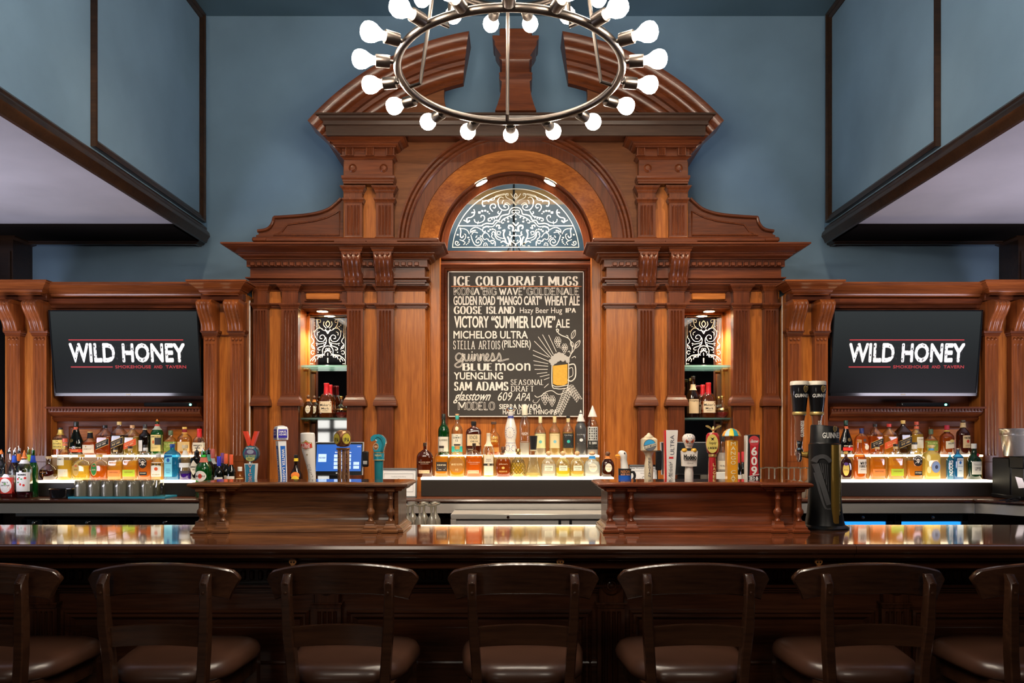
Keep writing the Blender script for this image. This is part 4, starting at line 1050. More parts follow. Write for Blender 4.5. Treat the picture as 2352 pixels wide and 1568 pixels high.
# steel bottle cooler in the middle
d = 4.36
t = thing('bottle_cooler', 'stainless steel bottle cooler under the middle of the back counter', 'cooler', (.2, 4.5, 0))
xa, xb = X(1035, d), X(1420, d)
zt = Z(1180, d)
mb = MB().box(xa, xb, d, 4.62, zt - .03, zt, .004).box(xa, xa + .03, d, 4.62, 0, zt - .03).box(xb - .03, xb, d, 4.62, 0, zt - .03).box(xa, xb, 4.59, 4.62, 0, zt)
mb.build('steel_body', M_STEEL, t)
MB().box(xa + .025, xb - .025, d + .012, d + .03, .08, zt - .035, .003).build('sliding_door', simple('pale_steel', (.66, .64, .62), .4, .8), t)
mb = MB()
for px in (1283, 1308): mb.box(X(px, d), X(px + 6, d), d + .008, d + .012, .3, zt - .036)
mb.build('door_track', M_BLACK, t)
MB().lathe([(.008, 0), (.008, -.006), (.003, -.007)], (X(1167, d), d, zt - .016), 12, 'y').build('lock', M_CHROME, t)
# cable tangle under the counter
mb = MB(); rnd = random.Random(3)
pts = []
for k in range(46):
    a = k * .9
    pts.append((X(1012, 4.6) + .05 * cos(a) * rnd.uniform(.5, 1.1) + k * .0008, 4.76 + .03 * sin(a * 1.3), Z(1168, 4.6) - .035 + .03 * sin(a) * rnd.uniform(.5, 1.1)))
mb.tube(cat(pts, 4), .0035, 6)
mb.tube(cat([pts[-1], (X(1080, 4.7), 4.7, Z(1163, 4.7)), (X(1200, 4.9), 4.9, Z(1160, 4.9)), (X(1330, 5.0), 5.0, Z(1158, 5.0))], 8), .003, 6)
tag(mb.build('cable_tangle', M_BLACK), 'tangle of black cables under the back counter beside the steel cooler', 'cable')
# ================================================================ stepped, lit bottle shelves
M_GLOW = simple('lit_acrylic', (1, .95, .85), .5, emit=3.6, ecol=(1.0, .84, .58))
M_GLOW2 = simple('lit_acrylic_dim', (1, .95, .85), .5, emit=2.8, ecol=(1.0, .82, .54))
def step_shelf(label, px0, px1, pz0, px2, px3, pz1):
    t = thing('bottle_shelf', label, 'shelf', (X((px0 + px1) / 2, 4.9), 4.9, ZK), 'lit stepped bottle shelves')
    zl, zu = Z(pz0, 4.85), Z(pz1, 4.98)
    xa, xb, xc, xd = X(px0, 4.85), X(px1, 4.85), X(px2, 4.98), X(px3, 4.98)
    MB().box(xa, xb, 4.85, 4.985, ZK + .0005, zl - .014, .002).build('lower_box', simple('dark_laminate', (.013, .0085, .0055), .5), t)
    MB().box(xa - .002, xb + .002, 4.846, 4.985, zl - .014, zl, .002).build('lit_lower_tread', M_GLOW, t)
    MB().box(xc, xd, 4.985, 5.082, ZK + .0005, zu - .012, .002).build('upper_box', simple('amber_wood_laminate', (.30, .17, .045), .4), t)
    MB().box(xc - .002, xd + .002, 4.981, 5.085, zu - .012, zu, .002).build('lit_upper_tread', M_GLOW2, t)
    return zl, zu
LL, LU = step_shelf('lit two step bottle shelf below the left television', 88, 452, 1103, 118, 478, 1045)
ML, MU = step_shelf('lit two step bottle shelf below the chalkboard', 967, 1409, 1096, 1012, 1376, 1045)
RL_, RU = step_shelf('lit two step bottle shelf below the right television', 1906, 2280, 1102, 1912, 2258, 1044)
# ================================================================ the bar in front
ZT = 1.07
M_EDGE = wood('bar_edge_wood', (.085, .030, .014), (.035, .012, .006), 'x', .22, .7)
BF, BB_, BD = 2.90, 3.545, 3.17
BAR = thing('bar_counter', 'long dark wooden bar counter with glossy lacquered top', 'counter', (0, 3.2, 0))
JL, JR = (X(165, BF), X(355, BB_)), (X(1962, BF), X(1800, BB_))
g = .0012
for nm, poly in (('a', [(-2.6, BF), (JL[0] - g, BF), (JL[1] - g, BB_), (-2.6, BB_)]), ('b', [(JL[0] + g, BF), (JR[0] - g, BF), (JR[1] - g, BB_), (JL[1] + g, BB_)]), ('c', [(JR[0] + g, BF), (2.6, BF), (2.6, BB_), (JR[1] + g, BB_)])):
    sl = MB().prism_z(poly, ZT - .03, ZT).build('top_slab', M_TOP, BAR)
edge = [(0, ZT - .052), (.006, ZT - .052), (.012, ZT - .047), (.014, ZT - .038), (.022, ZT - .034), (.030, ZT - .028), (.034, ZT - .016), (.030, ZT - .005), (.018, ZT - .0002), (0, ZT)]
for a, b in ((-2.6, JL[0] - .001), (JL[0] + .001, JR[0] - .001), (JR[0] + .001, 2.6)):
    MB().mold([(a, BF + .012), (b, BF + .012)], edge).build('edge_molding', M_EDGE, BAR)
MB().box(-2.6, 2.6, BF + .052, BD + .05, ZT - .07, ZT - .031, .004).build('apron', M_DARK, BAR)
MB().box(-2.6, 2.6, BF + .06, BD, ZT - .1, ZT - .07, .004).build('underside', M_DARK, BAR)
MB().box(-2.6, 2.6, BD, 3.5, .0, ZT - .032).build('front_board', M_DARK, BAR)
zb = lambda py, d=BD: Z(py, d)
pth = [(-2.6, BD), (2.6, BD)]
MB().mold(pth, PR(OGEE, .05, zb(1288) - zb(1305), zb(1305))).build('frieze_molding', M_DARK, BAR)
MB().mold(pth, PR(STEP, .045, zb(1338) - zb(1358), zb(1358))).build('string_molding', M_DARK, BAR)
mb = MB()
for k in range(150):
    x_ = -2.55 + k * .034
    mb.box(x_, x_ + .017, BD - .010, BD + .002, zb(1331), zb(1309), .004)
o = mb.build('fluted_frieze', M_DARKZ, BAR)
MB().mold(pth, PR(BASEM, .03, .10, .0)).build('foot_molding', M_DARK, BAR)
px_pil = [755 - 647 * 2, 755 - 647, 755, 1402, 1402 + 647, 1402 + 647 * 2]
for px in px_pil:
    x_ = X(px, BD)
    pi_ = MB().flutes(x_ - .054, x_ + .054, BD - .028, BD + .01, .10, zb(1392), 4, zb(1400), .16, .010).build('bar_pilaster', M_DARKZ, BAR)
    mb = MB().box(x_ - .05, x_ + .05, BD - .035, BD, zb(1381), zb(1312), .004)
    mb.block(x_ - .05, x_ + .05, BD - .03, BD, PR(STEP, .012, zb(1379) - zb(1392), zb(1392)))
    mb.build('pilaster_capital', M_DARKZ, pi_)
    MB().lathe([(.036, 0), (.036, -.008), (.031, -.012), (.027, -.004), (.022, -.004), (.019, -.011), (.014, -.013), (.010, -.006), (.006, -.010), (.001, -.011)], (x_, BD - .036, zb(1340)), 22, 'y').build('rosette', M_DARKZ, pi_)
for a, b in zip(px_pil[:-1], px_pil[1:]):
    xa, xb = X(a, BD) + .075, X(b, BD) - .075
    z0, z1 = .24, zb(1399)
    q_ = [(0, 0), (0, -.016), (.008, -.022), (.016, -.014), (.022, -.014), (.026, -.018), (.036, -.006), (.04, 0)]
    mb = MB(); rows = []
    for cx2, cz2, ux, uz in ((xa, z0, 1, 1), (xb, z0, -1, 1), (xb, z1, -1, -1), (xa, z1, 1, -1)):
        rows.append([(cx2 + ux * o_, BD + yy, cz2 + uz * o_) for o_, yy in q_])
    rows.append(rows[0]); mb.rows(rows, True, False)
    pm = mb.build('panel_molding', M_DARK, BAR)
    MB().box(xa + .06, xb - .06, BD - .012, BD + .01, z0 + .06, z1 - .06, .012).build('raised_panel', M_DARK, BAR)
    MB().mold([(xa - .02, BD), (xb + .02, BD)], PR(BEAD, .02, .03, zb(1527))).build('lower_molding', M_DARK, BAR)
# coat hooks under the bar edge
for px, py, nm in ((1287, 1293, 'behind the middle stools'), (1881, 1293, 'behind the right hand stools'), (672, 1293, 'by the second whole stool')):
    d = 2.928
    x_, z_ = X(px, d), Z(py, d)
    t = thing('coat_hook', 'small amber wooden coat hook under the bar edge ' + nm, 'hook', (x_, d + .04, z_), None)
    mb = MB().prism(cat([(x_ - .004, z_ - .03), (x_ - .006, z_ - .008), (x_ - .013, z_ + .002), (x_ - .011, z_ + .013), (x_, z_ + .017), (x_ + .011, z_ + .013), (x_ + .013, z_ + .002), (x_ + .006, z_ - .008), (x_ + .004, z_ - .03)], 3), d, d + .012)
    mb.box(x_ - .004, x_ + .004, d, d + .0235, z_ - .036, z_ - .026, .002)
    mb.box(x_ - .01, x_ + .01, d + .008, d + .0235, z_ - .004, z_ + .012, .002)
    mb.build('hook_body', simple('amber_wood', (.36, .15, .04), .4), t)
    for e in (-1, 1):
        MB().lathe([(.0032, 0), (.0032, -.002), (.001, -.0025)], (x_ + e * .005, d, z_ + .004), 10, 'y').build('screw', M_BLACK, t)
# ================================================================ two draught boxes with turned balusters
def tap_box(label, px0, px1, bal, mat, caps, mid):
    df, dbk = 3.26, 3.53
    xa, xb = X(px0, df), X(px1, df)
    t = thing('tap_box', label, 'tap stand', ((xa + xb) / 2, df, ZT), 'wooden draught tap boxes on the bar')
    zc = 1.250
    P = lambda name, mb, parent=t, m=mat: mb.build(name, m, parent)
    # coved body
    prof = [(df + .03, ZT + .024)]
    for k in range(9):
        a = k / 8 * pi / 2
        prof.append((df + .03 + .022 * sin(a), ZT + .026 + .05 * (1 - cos(a)) ** .9))
    prof += [(df + .054, zc - .03), (df + .045, zc - .012), (dbk, zc - .012), (dbk, ZT + .002)]
    prof = [(df + .03, ZT + .002)] + prof
    P('body', MB().prism_x(prof, xa, xb))
    P('end_board', MB().box(xa - .002, xa + .016, df + .026, dbk, ZT + .002, zc - .01, .003))
    P('end_board', MB().box(xb - .016, xb + .002, df + .02, dbk, ZT + .002, zc - .01, .003))
    # base moulding
    P('base_molding', MB().mold([(xa, dbk), (xa, df + .018), (xb, df + .018), (xb, dbk)], PR(BASEM, .026, .028, ZT + .001)))
    # cap: projecting ends and a set-back middle
    cp = [(0, zc - .012), (.006, zc - .012), (.012, zc - .004), (.02, zc - .002), (.024, zc + .004), (.034, zc + .008), (.036, zc + .015), (.030, zc + .021), (.022, zc + .023), (0, zc + .024)]
    m0, m1 = X(mid[0], df), X(mid[1], df)
    pts = [(xa - .01, dbk), (xa - .01, df + .01), (m0, df + .01), (m0, df + .035), (m1, df + .035), (m1, df + .01), (xb + .01, df + .01), (xb + .01, dbk)]
    P('cap_molding', MB().mold(pts, cp))
    P('cap_board', MB().prism_z([(a, b + .0005) for a, b in pts], zc - .01, zc + .0238), t, M_TOP)
    for px in bal:
        x_ = X(px, df)
        y_ = df + .002
        b = MB().lathe([(.011, 0), (.013, .003), (.010, .007), (.008, .012), (.0085, .018), (.016, .028), (.018, .036), (.0165, .044), (.011, .051), (.010, .056), (.0095, .075), (.011, .088), (.0135, .092), (.0105, .096), (.010, .112), (.0125, .118), (.012, .122)], (x_, y_, ZT + .046), 20).build('baluster', mat, t)
        bl = MB().rows([[(x_ - h, y_ - h, z_), (x_ + h, y_ - h, z_), (x_ + h, y_ + h, z_), (x_ - h, y_ + h, z_)] for h, z_ in ((.033, ZT + .002), (.033, ZT + .010), (.027, ZT + .014), (.026, ZT + .022), (.021, ZT + .026), (.018, ZT + .036), (.018, ZT + .046))])
        bl.build('plinth', mat, b)
        bl = MB().rows([[(x_ - h, y_ - h, z_), (x_ + h, y_ - h, z_), (x_ + h, y_ + h + .03, z_), (x_ - h, y_ + h + .03, z_)] for h, z_ in ((.014, ZT + .165), (.018, ZT + .168), (.018, ZT + .177), (.024, ZT + .182))])
        bl.build('baluster_cap', mat, b)
    return t
tap_box('worn brown tap box with turned balusters on the left of the bar', 460, 912, (462, 511, 851, 897), M_BOX, 0, (535, 815))
tap_box('reddish brown tap box with turned balusters right of centre', 1398, 1838, (1402, 1450, 1787, 1836), M_BOXR, 0, (1484, 1765))
# ================================================================ bar stools
def make_stool(label):
    t = local('bar_stool', label, 'bar stool', 'dark wooden bar stools along the bar')
    # local: x across, +y towards the bar, back at y = 0; built round the origin
    zs = .705
    # crest rail, bowed in plan, with a curved top and drawn-down tips
    n = 50; rows = []
    for i in range(n + 1):
        u = -1 + 2 * i / n
        x = .252 * u
        v = abs(u)
        top = 1.044 - .036 * v ** 2.4 - (.018 * ((v - .9) / .1) ** 2 if v > .9 else 0)
        bot = .943 - .025 * (v / .88) ** 3 if v < .88 else .918 + .062 * ((v - .88) / .12) ** .8
        yb = .030 + .045 * u * u
        rows.append([(x, yb - .013, bot + .004), (x, yb - .013, top - .005), (x, yb - .008, top), (x, yb + .008, top), (x, yb + .013, top - .005), (x, yb + .013, bot + .004), (x, yb + .008, bot), (x, yb - .008, bot)])
    MB().rows(rows).build('crest_rail', M_STOOL, t)
    # back posts run on down as the rear legs
    for s in (-1, 1):
        pts = [(.166, .006, 1.012), (.1665, -.010, .985), (.166, -.006, .93), (.163, .000, .84), (.156, .010, .75), (.150, .012, .66), (.150, .010, .45), (.158, -.02, .2), (.164, -.055, .0)]
        rows = []
        for i, (x, y, z_) in enumerate(pts):
            hx, hy = (.013, .010) if i == 0 else ((.0145, .017) if i < 3 else (.016, .020))
            rows.append([(s * x - hx + .004, y - hy, z_), (s * x - hx, y - hy + .004, z_), (s * x - hx, y + hy, z_), (s * x + hx, y + hy, z_), (s * x + hx, y - hy + .004, z_), (s * x + hx - .004, y - hy, z_)])
        p = MB().rows(rows).build('back_post', M_STOOL, t)
        mb = MB()
        for z_ in (.985, .955): mb.lathe([(.0055, 0), (.005, -.0025), (.001, -.004)], (s * .1655, -.026, z_), 10, 'y')
        for z_ in (.985, .955):
            MB().lathe([(.0055, 0), (.005, -.0025), (.001, -.004)], (s * .1655, -.0255, z_), 10, 'y').build('peg', M_STOOL, p)
    rows = []
    for i in range(13):
        u = -1 + i / 6
        x = .150 * u; y = .010 + .012 * (1 - u * u)
        z1 = .838 + .006 * (1 - u * u); z0 = .778 - .004 * (u * u)
        rows.append([(x, y - .010, z0), (x, y - .010, z1), (x, y + .010, z1), (x, y + .010, z0)])
    MB().rows(rows).build('lower_rail', M_STOOL, t)
    # padded seat, wider at the front
    K = 34; rings = []
    def outline(off, z_):
        r = []
        for k in range(K):
            a = 2 * pi * k / K
            c, s_ = cos(a), sin(a)
            e = 4.6
            ux = abs(c) ** (2 / e) * (1 if c >= 0 else -1); uy = abs(s_) ** (2 / e) * (1 if s_ >= 0 else -1)
            w_ = .214 + .022 * uy
            if uy < -.5: w_ = w_ - .042 * ((-uy - .5) / .5) ** 1.5 * (1 if True else 0)
            r.append((ux * w_ * (1 - off / .218), .245 + uy * .215 * (1 - off / .218), z_ + (.004 * uy if off < .16 else 0)))
        return r
    for off, z_ in ((.006, zs - .062), (.0, zs - .052), (.0, zs - .04), (.003, zs - .028), (.012, zs - .012), (.028, zs - .003), (.055, zs + .002), (.11, zs + .006), (.17, zs + .008)): rings.append(outline(off, z_))
    leather = simple('brown_leather', (.060, .025, .0145), .32, coat=.15, noise=9)
    MB().rows(rings).build('seat', leather, t, sharp=60)
    # frame, front legs, stretchers
    mb = MB().box(-.150, .150, .000, .024, .575, .642, .004).box(-.175, .175, .400, .424, .575, .642, .004)
    for s in (-1, 1): mb.rows([[(s * .150, .01, .575), (s * .170, .01, .575), (s * .170, .01, .642), (s * .150, .01, .642)], [(s * .172, .42, .575), (s * .194, .42, .575), (s * .194, .42, .642), (s * .172, .42, .642)]])
    mb.build('seat_frame', M_STOOL, t)
    for s in (-1, 1):
        MB().rows([[(s * .185 - h, .405 - h, z_), (s * .185 + h, .405 - h, z_), (s * .185 + h, .405 + h, z_), (s * .185 - h, .405 + h, z_)] for h, z_ in ((.014, 0), (.020, .35), (.022, .643))]).build('front_leg', M_STOOL, t)
        MB().box(s * .160, s * .178, .01, .40, .22, .25, .004).build('stretcher', M_STOOL, t)
    MB().box(-.18, .18, .392, .414, .26, .295, .004).build('stretcher', M_STOOL, t)
    MB().box(-.155, .155, -.02, .0, .30, .33, .004).build('stretcher', M_STOOL, t)
    return t
DS = 2.60
spots = [(-66, 'dark bar stool cut off by the left edge of the picture'), (356, 'dark bar stool in front of the left end of the worn brown tap box'),
         (777, 'dark bar stool in front of the right half of the worn brown tap box'), (1202, 'dark bar stool in the middle, facing the chalkboard squarely'),
         (1603, 'dark bar stool in front of the reddish tap box, right of the middle stool'), (2016, 'dark bar stool in front of the right refrigerator, last whole one'), (2438, 'dark bar stool cut off by the right edge of the picture')]
first = None
for px, lab in spots:
    if first is None: first = make_stool(lab); first.location = (X(px, DS), DS, 0)
    else: dup(first, (X(px, DS), DS, 0), 0, lab)

# ================================================================ chandelier
CHX, CHY, CHZ = X(1171, 2.66), 2.66, 2.672
CH = thing('chandelier', 'two tier round bronze chandelier with many bare glowing bulbs', 'chandelier', (CHX, CHY, CHZ))
M_BULB = simple('glowing_bulb', (1, .95, .85), .3, emit=110, ecol=(1.0, .87, .70))
TILT = .045
def chp(x, y, z_):     # ring frame, very slightly tilted
    return (CHX + x, CHY + y, z_ - y * TILT)
def ring(R_, z_, r):
    return MB().tube([chp(R_ * cos(2 * pi * k / 72), R_ * sin(2 * pi * k / 72), z_) for k in range(72)], r, 14, True)
def fixture(R_, z_, ang, t):
    cx_, sy_ = cos(ang), sin(ang)
    def pr(r, h, n=14):
        out = []
        for k in range(n):
            a = 2 * pi * k / n
            out.append(chp(cx_ * h - sy_ * r * cos(a), sy_ * h + cx_ * r * cos(a), z_ + r * sin(a)))
        return out
    so = MB().rows([pr(r, R_ + h) for r, h in ((.006, .008), (.006, .022), (.019, .023), (.020, .026), (.020, .068), (.017, .070))], True, True).build('lamp_socket', M_BRONZE, t)
    MB().rows([pr(r, R_ + h) for r, h in ((.0125, .068), (.0135, .078), (.018, .088), (.026, .100), (.0298, .113), (.0295, .124), (.025, .135), (.015, .142), (.004, .1445))], True, True).build('bulb', M_BULB, so, sharp=80)
R1, R2 = .371, .265
Z2 = 3.045
rg1 = ring(R1, CHZ, .0135).build('ring', M_BRONZE, CH)
rg2 = ring(R2, Z2, .012).build('ring', M_BRONZE, CH)
for k in range(18): fixture(R1, CHZ, pi / 2 + 2 * pi * k / 18, CH)
for k in range(16): fixture(R2, Z2, pi / 2 + 2 * pi * (k + .5) / 16, CH)
for ang in (92, 14, 164, 235, 305):
    a = RAD(ang)
    p0 = chp((R1 - .012) * cos(a), (R1 - .012) * sin(a), CHZ); p1 = chp((R1 - .05) * cos(a), (R1 - .05) * sin(a), CHZ + .006); p2 = chp(R2 * cos(a), R2 * sin(a), Z2)
    MB().tube([p0, p1, [(p1[i] * .9 + p2[i] * .1) for i in range(3)], p2], .0065, 8).build('rod', M_BRONZE, CH)
    MB().tube([p2, (CHX, CHY, 3.5)], .006, 8).build('rod', M_BRONZE, CH)
MB().tube([(CHX, CHY, 3.46), (CHX, CHY, ZC - .01)], .012, 10).build('stem', M_BRONZE, CH)
MB().lathe([(.004, -.05), (.05, -.04), (.07, -.01), (.07, 0)], (CHX, CHY, ZC), 24).build('ceiling_cup', M_BRONZE, CH)
# ================================================================ bottles
AMB, GLD, YEL, RED_, DAM, BRN = (.78, .30, .03), (.88, .52, .06), (.95, .72, .12), (.62, .15, .02), (.20, .045, .012), (.022, .010, .006)
GRN, DGR, BLU, CLR, PNK = (.02, .30, .06), (.012, .022, .012), (.04, .42, .85), (.86, .87, .84), (.55, .06, .05)
CREAM, WHT, YLB, BLK, TAN = (.80, .72, .52), (.82, .80, .76), (.85, .62, .15), (.02, .02, .022), (.62, .45, .28)
# profiles: (radius, height, squareness) as fractions
STY = {
 'round': ([(0, 0, 2), (.93, 0, 2), (1, .015, 2), (1, .57, 2), (.94, .63, 2), (.74, .69, 2), (.45, .74, 2), (.32, .80, 2), (.29, .94, 2)], 1),
 'wine': ([(0, 0, 2), (.95, 0, 2), (1, .02, 2), (1, .58, 2), (.85, .66, 2), (.45, .73, 2), (.37, .80, 2), (.36, .95, 2)], 1),
 'square': ([(0, 0, 5), (.94, 0, 6), (1, .012, 6), (1, .62, 6), (.92, .68, 5), (.6, .77, 3), (.34, .84, 2), (.26, .88, 2), (.26, .95, 2)], .9),
 'flask': ([(0, 0, 4), (.93, 0, 4), (1, .015, 4), (1, .58, 4), (.95, .66, 4), (.80, .74, 3), (.5, .785, 2), (.3, .81, 2), (.28, .94, 2)], .55),
 'squat': ([(0, 0, 3.5), (.84, 0, 3.5), (.92, .04, 3.5), (1, .42, 3.5), (.96, .58, 3), (.74, .70, 3), (.42, .76, 2), (.26, .80, 2), (.26, .93, 2)], .6),
 'tear': ([(0, 0, 2), (.86, 0, 2), (.92, .02, 2), (1, .26, 2), (.95, .38, 2), (.7, .53, 2), (.42, .68, 2), (.29, .80, 2), (.27, .90, 2)], .75),
 'sloped': ([(0, 0, 2.6), (.9, 0, 2.6), (.96, .015, 2.6), (1, .42, 2.6), (.97, .53, 2.4), (.75, .61, 2.2), (.42, .70, 2), (.34, .80, 2), (.30, .94, 2)], .85),
 'gin': ([(0, 0, 6), (.96, 0, 6), (1, .01, 6), (1, .68, 6), (.88, .75, 5), (.52, .81, 3), (.30, .845, 2), (.28, .92, 2)], .62),
 'ball': ([(0, 0, 2), (.5, 0, 2), (.62, .01, 2), (.92, .15, 2), (1, .28, 2), (.92, .42, 2), (.66, .54, 2), (.32, .61, 2), (.25, .66, 2), (.25, .90, 2)], .9),
 'thin': ([(0, 0, 3.5), (.9, 0, 3.5), (.98, .02, 3.5), (1, .5, 3.5), (.97, .60, 3.2), (.78, .70, 2.6), (.42, .765, 2), (.2, .80, 2), (.18, .96, 2)], .55),
 'dumpy': ([(0, 0, 3), (.86, 0, 3), (.95, .03, 3), (1, .2, 3), (.98, .44, 3), (.85, .58, 3), (.6, .67, 2.5), (.36, .715, 2), (.30, .74, 2), (.30, .84, 2)], .7),
 'flaskcone': ([(0, 0, 2), (.94, 0, 2), (1, .02, 2), (.93, .08, 2), (.42, .50, 2), (.36, .56, 2), (.36, .64, 2)], 1),
 'apoth': ([(0, 0, 2), (.95, 0, 2), (1, .02, 2), (1, .60, 2), (.95, .645, 2), (.55, .675, 2), (.42, .70, 2), (.40, .80, 2)], 1),
 'slim': ([(0, 0, 2.2), (.8, 0, 2.2), (.84, .015, 2.2), (.92, .3, 2.2), (1, .55, 2.2), (.92, .64, 2), (.60, .72, 2), (.52, .78, 2), (.5, .95, 2)], 1),
 'ceramic': ([(0, 0, 2), (.96, 0, 2), (1, .02, 2), (.86, .14, 2), (.72, .24, 2), (.70, .30, 2), (.80, .36, 2), (.88, .46, 2), (.80, .58, 2), (.58, .69, 2), (.44, .76, 2), (.40, .82, 2)], 1),
 'pome': ([(0, 0, 2), (.7, 0, 2), (.86, .04, 2), (1, .22, 2), (.96, .40, 2), (.78, .56, 2), (.52, .68, 2), (.36, .75, 2), (.3, .80, 2)], .9),
}
def sect(r, n, dr, K=28):
    o = []
    for k in range(K):
        a = 2 * pi * (k + .5) / K
        c, s = cos(a), sin(a)
        o.append((r * abs(c) ** (2 / n) * (1 if c >= 0 else -1), r * dr * abs(s) ** (2 / n) * (1 if s >= 0 else -1)))
    return o
class Bottle:
    def __init__(b, name, label, cat_, px, by, ty, w, d, z0, sty, liq, fill=.6, glass=None, dens=.5, group=None, rz=0):
        b.prof, b.dr = STY[sty]
        b.H, b.R = (by - ty) / F * d, w / 2 / F * d
        b.t = local(name, label, cat_, group)
        K = 28; mb = MB(); rows = []
        b.zs = [p[1] for p in b.prof]; b.rs = [p[0] for p in b.prof]; b.ns = [p[2] for p in b.prof]
        b.ds = [1.0 if (p[2] == 2 and p[0] < .55 and i > 2) else b.dr for i, p in enumerate(b.prof)]
        pr = list(zip(b.rs, b.zs, b.ns, b.ds))[1:]
        if 0 < fill < 1:
            q = [float(np.interp(fill, b.zs, v)) for v in (b.rs, b.ns, b.ds)]
            pr = sorted(pr + [(q[0], fill, q[1], q[2])], key=lambda p: p[1])
        for r, h, n, dr in pr: rows.append([(x, y, h * b.H) for x, y in sect(r * b.R, n, dr, K)])
        for i in range(len(rows) - 1):
            mb.rows([rows[i], rows[i + 1]], True, False, 0 if pr[i + 1][1] <= fill + 1e-6 else 1)
        mb.add(rows[0], [tuple(range(K))], 0)
        # weld the courses
        me_v = {}; idx = []; vs = []
        for v in mb.v:
            k = (round(v[0], 6), round(v[1], 6), round(v[2], 6))
            if k not in me_v: me_v[k] = len(vs); vs.append(v)
            idx.append(me_v[k])
        mb.v = vs; mb.f = [tuple(idx[i] for i in f) for f in mb.f]
        b.body = mb.build('glass_body', [liq if not isinstance(liq, tuple) else liquid(liq, dens), glass or M_CLEAR], b.t, sharp=50)
        b.loc = (X(px, d), d, z0 + .0012); b.rz = rz
    def surf(b, x, z, eps):
        h = min(max(z / b.H, 0), 1)
        r, n, dr = (float(np.interp(h, b.zs[1:], v[1:])) for v in (b.rs, b.ns, b.ds))
        r *= b.R
        q = min(abs(x) / max(r, 1e-5), .985)
        return -r * dr * (1 - q ** n) ** (1 / n) - eps
    def decal(b, pts, fs, eps): return [(x, b.surf(x, z, eps), z) for x, z in pts], fs
    def label(b, shape, cx, cz, w, h, col, tilt=0, texts=(), name='label', mat=None):
        W_, H_ = w * b.R, h * b.H; x0, z0 = cx * b.R, cz * b.H
        pts, fs = [], []
        if shape == 'rect':
            n, m_ = 10, 3
            for i in range(n + 1):
                for j in range(m_ + 1):
                    u = -1 + 2 * i / n; v = -1 + 2 * j / m_
                    pts.append((x0 + u * W_, z0 + v * H_ / 2 + tilt * u * W_))
            k = m_ + 1
            fs = [(i * k + j, i * k + j + k, i * k + j + k + 1, i * k + j + 1) for i in range(n) for j in range(m_)]
        else:
            n = 24
            for q in (0, .4, .75, 1):
                for k in range(n):
                    a = 2 * pi * k / n; c, s = cos(a), sin(a)
                    if shape == 'dia': l = 1 / (abs(c) + abs(s)); c, s = c * l, s * l
                    pts.append((x0 + q * W_ * c, z0 + q * H_ / 2 * s))
            fs = [(i * n + k, i * n + (k + 1) % n, (i + 1) * n + (k + 1) % n, (i + 1) * n + k) for i in range(3) for k in range(n)]
        b.k = getattr(b, 'k', 0) + 1
        v, f = b.decal(pts, fs, .0006 + .0003 * b.k)
        lb = MB().add(v, f).build(name, mat or paper(col), b.t)
        for tx in texts:
            s, tz, tw, th, tc = tx[:5]; st = tx[5] if len(tx) > 5 else 'sans'; tx0 = tx[6] if len(tx) > 6 else cx
            if st == 'serif': vs, ff = serif_mesh(s)
            elif s == '#': vs, ff = [(0, 0), (1, 0), (1, 1), (0, 1)], [(0, 1, 2, 3)]
            else: vs, ff = text_mesh(s, .006)
            q = fit(vs, tx0 * b.R - tw * b.R, tx0 * b.R + tw * b.R, (tz - th / 2) * b.H, (tz + th / 2) * b.H)
            q = [(x, z + tilt * (x - x0)) for x, z in q]
            v, f = b.decal(q, ff, .0010 + .0003 * b.k)
            if st == 'serif' and len(LAY) == len(v): v = [(p[0], p[1] - 4e-5 * (k % 9), p[2]) for p, k in zip(v, LAY)]
            MB().add(v, f).build('lettering', ink(tc), lb, smooth=False)
        return lb
    def cap(b, kind, col, z0, z1, r, mat=None):
        R_, a, c = r * b.R, z0 * b.H, z1 * b.H; h = c - a
        m = mat or plas(col)
        if kind == 'cyl': p = [(R_ * .96, a), (R_, a + h * .05), (R_, c - h * .06), (R_ * .9, c)]
        elif kind == 'ball': p = [(R_ * .6, a)] + [(R_ * max(sin(pi * (k / 10)), .05), a + h * (.5 - .5 * cos(pi * k / 10))) for k in range(2, 11)]
        elif kind == 'cone': p = [(R_, a), (R_, a + h * .04), (.002, c)]
        elif kind == 'flare': p = [(R_ * .72, a), (R_ * .78, a + h * .2), (R_ * .98, c - h * .05), (R_, c - h * .02), (R_ * .95, c)]
        elif kind == 'wax': p = [(R_ * 1.1, a), (R_ * 1.02, a + h * .5), (R_ * .98, c - h * .25), (R_ * 1.05, c - h * .2), (R_ * 1.05, c - h * .04), (R_ * .9, c)]
        elif kind == 'knob': p = [(R_ * .7, a), (R_ * .7, a + h * .35), (R_, a + h * .4), (R_, c - h * .1), (R_ * .85, c)]
        else: p = [(R_, a), (R_, c)]
        return MB().lathe(p, (0, 0, 0), 18).build({'ball': 'stopper', 'cone': 'cone_cover', 'flare': 'stopper', 'wax': 'wax_seal', 'knob': 'stopper'}.get(kind, 'cap'), m, b.t)
    def pourer(b, z0, z1, r, lean=.25, col=None):
        mb = MB(); a, c = z0 * b.H, z1 * b.H
        p = MB().lathe([(r * b.R, a), (r * b.R, a + (c - a) * .15), (r * b.R * .7, a + (c - a) * .3)], (0, 0, 0), 14).build('pourer', M_BLACK, b.t)
        mb.tube([(0, 0, a + (c - a) * .25), (0, 0, a + (c - a) * .55), (lean * b.R, 0, c)], [r * b.R * .55, r * b.R * .42, r * b.R * .3], 10)
        mb.build('spout', M_CHROME, p)
        return p
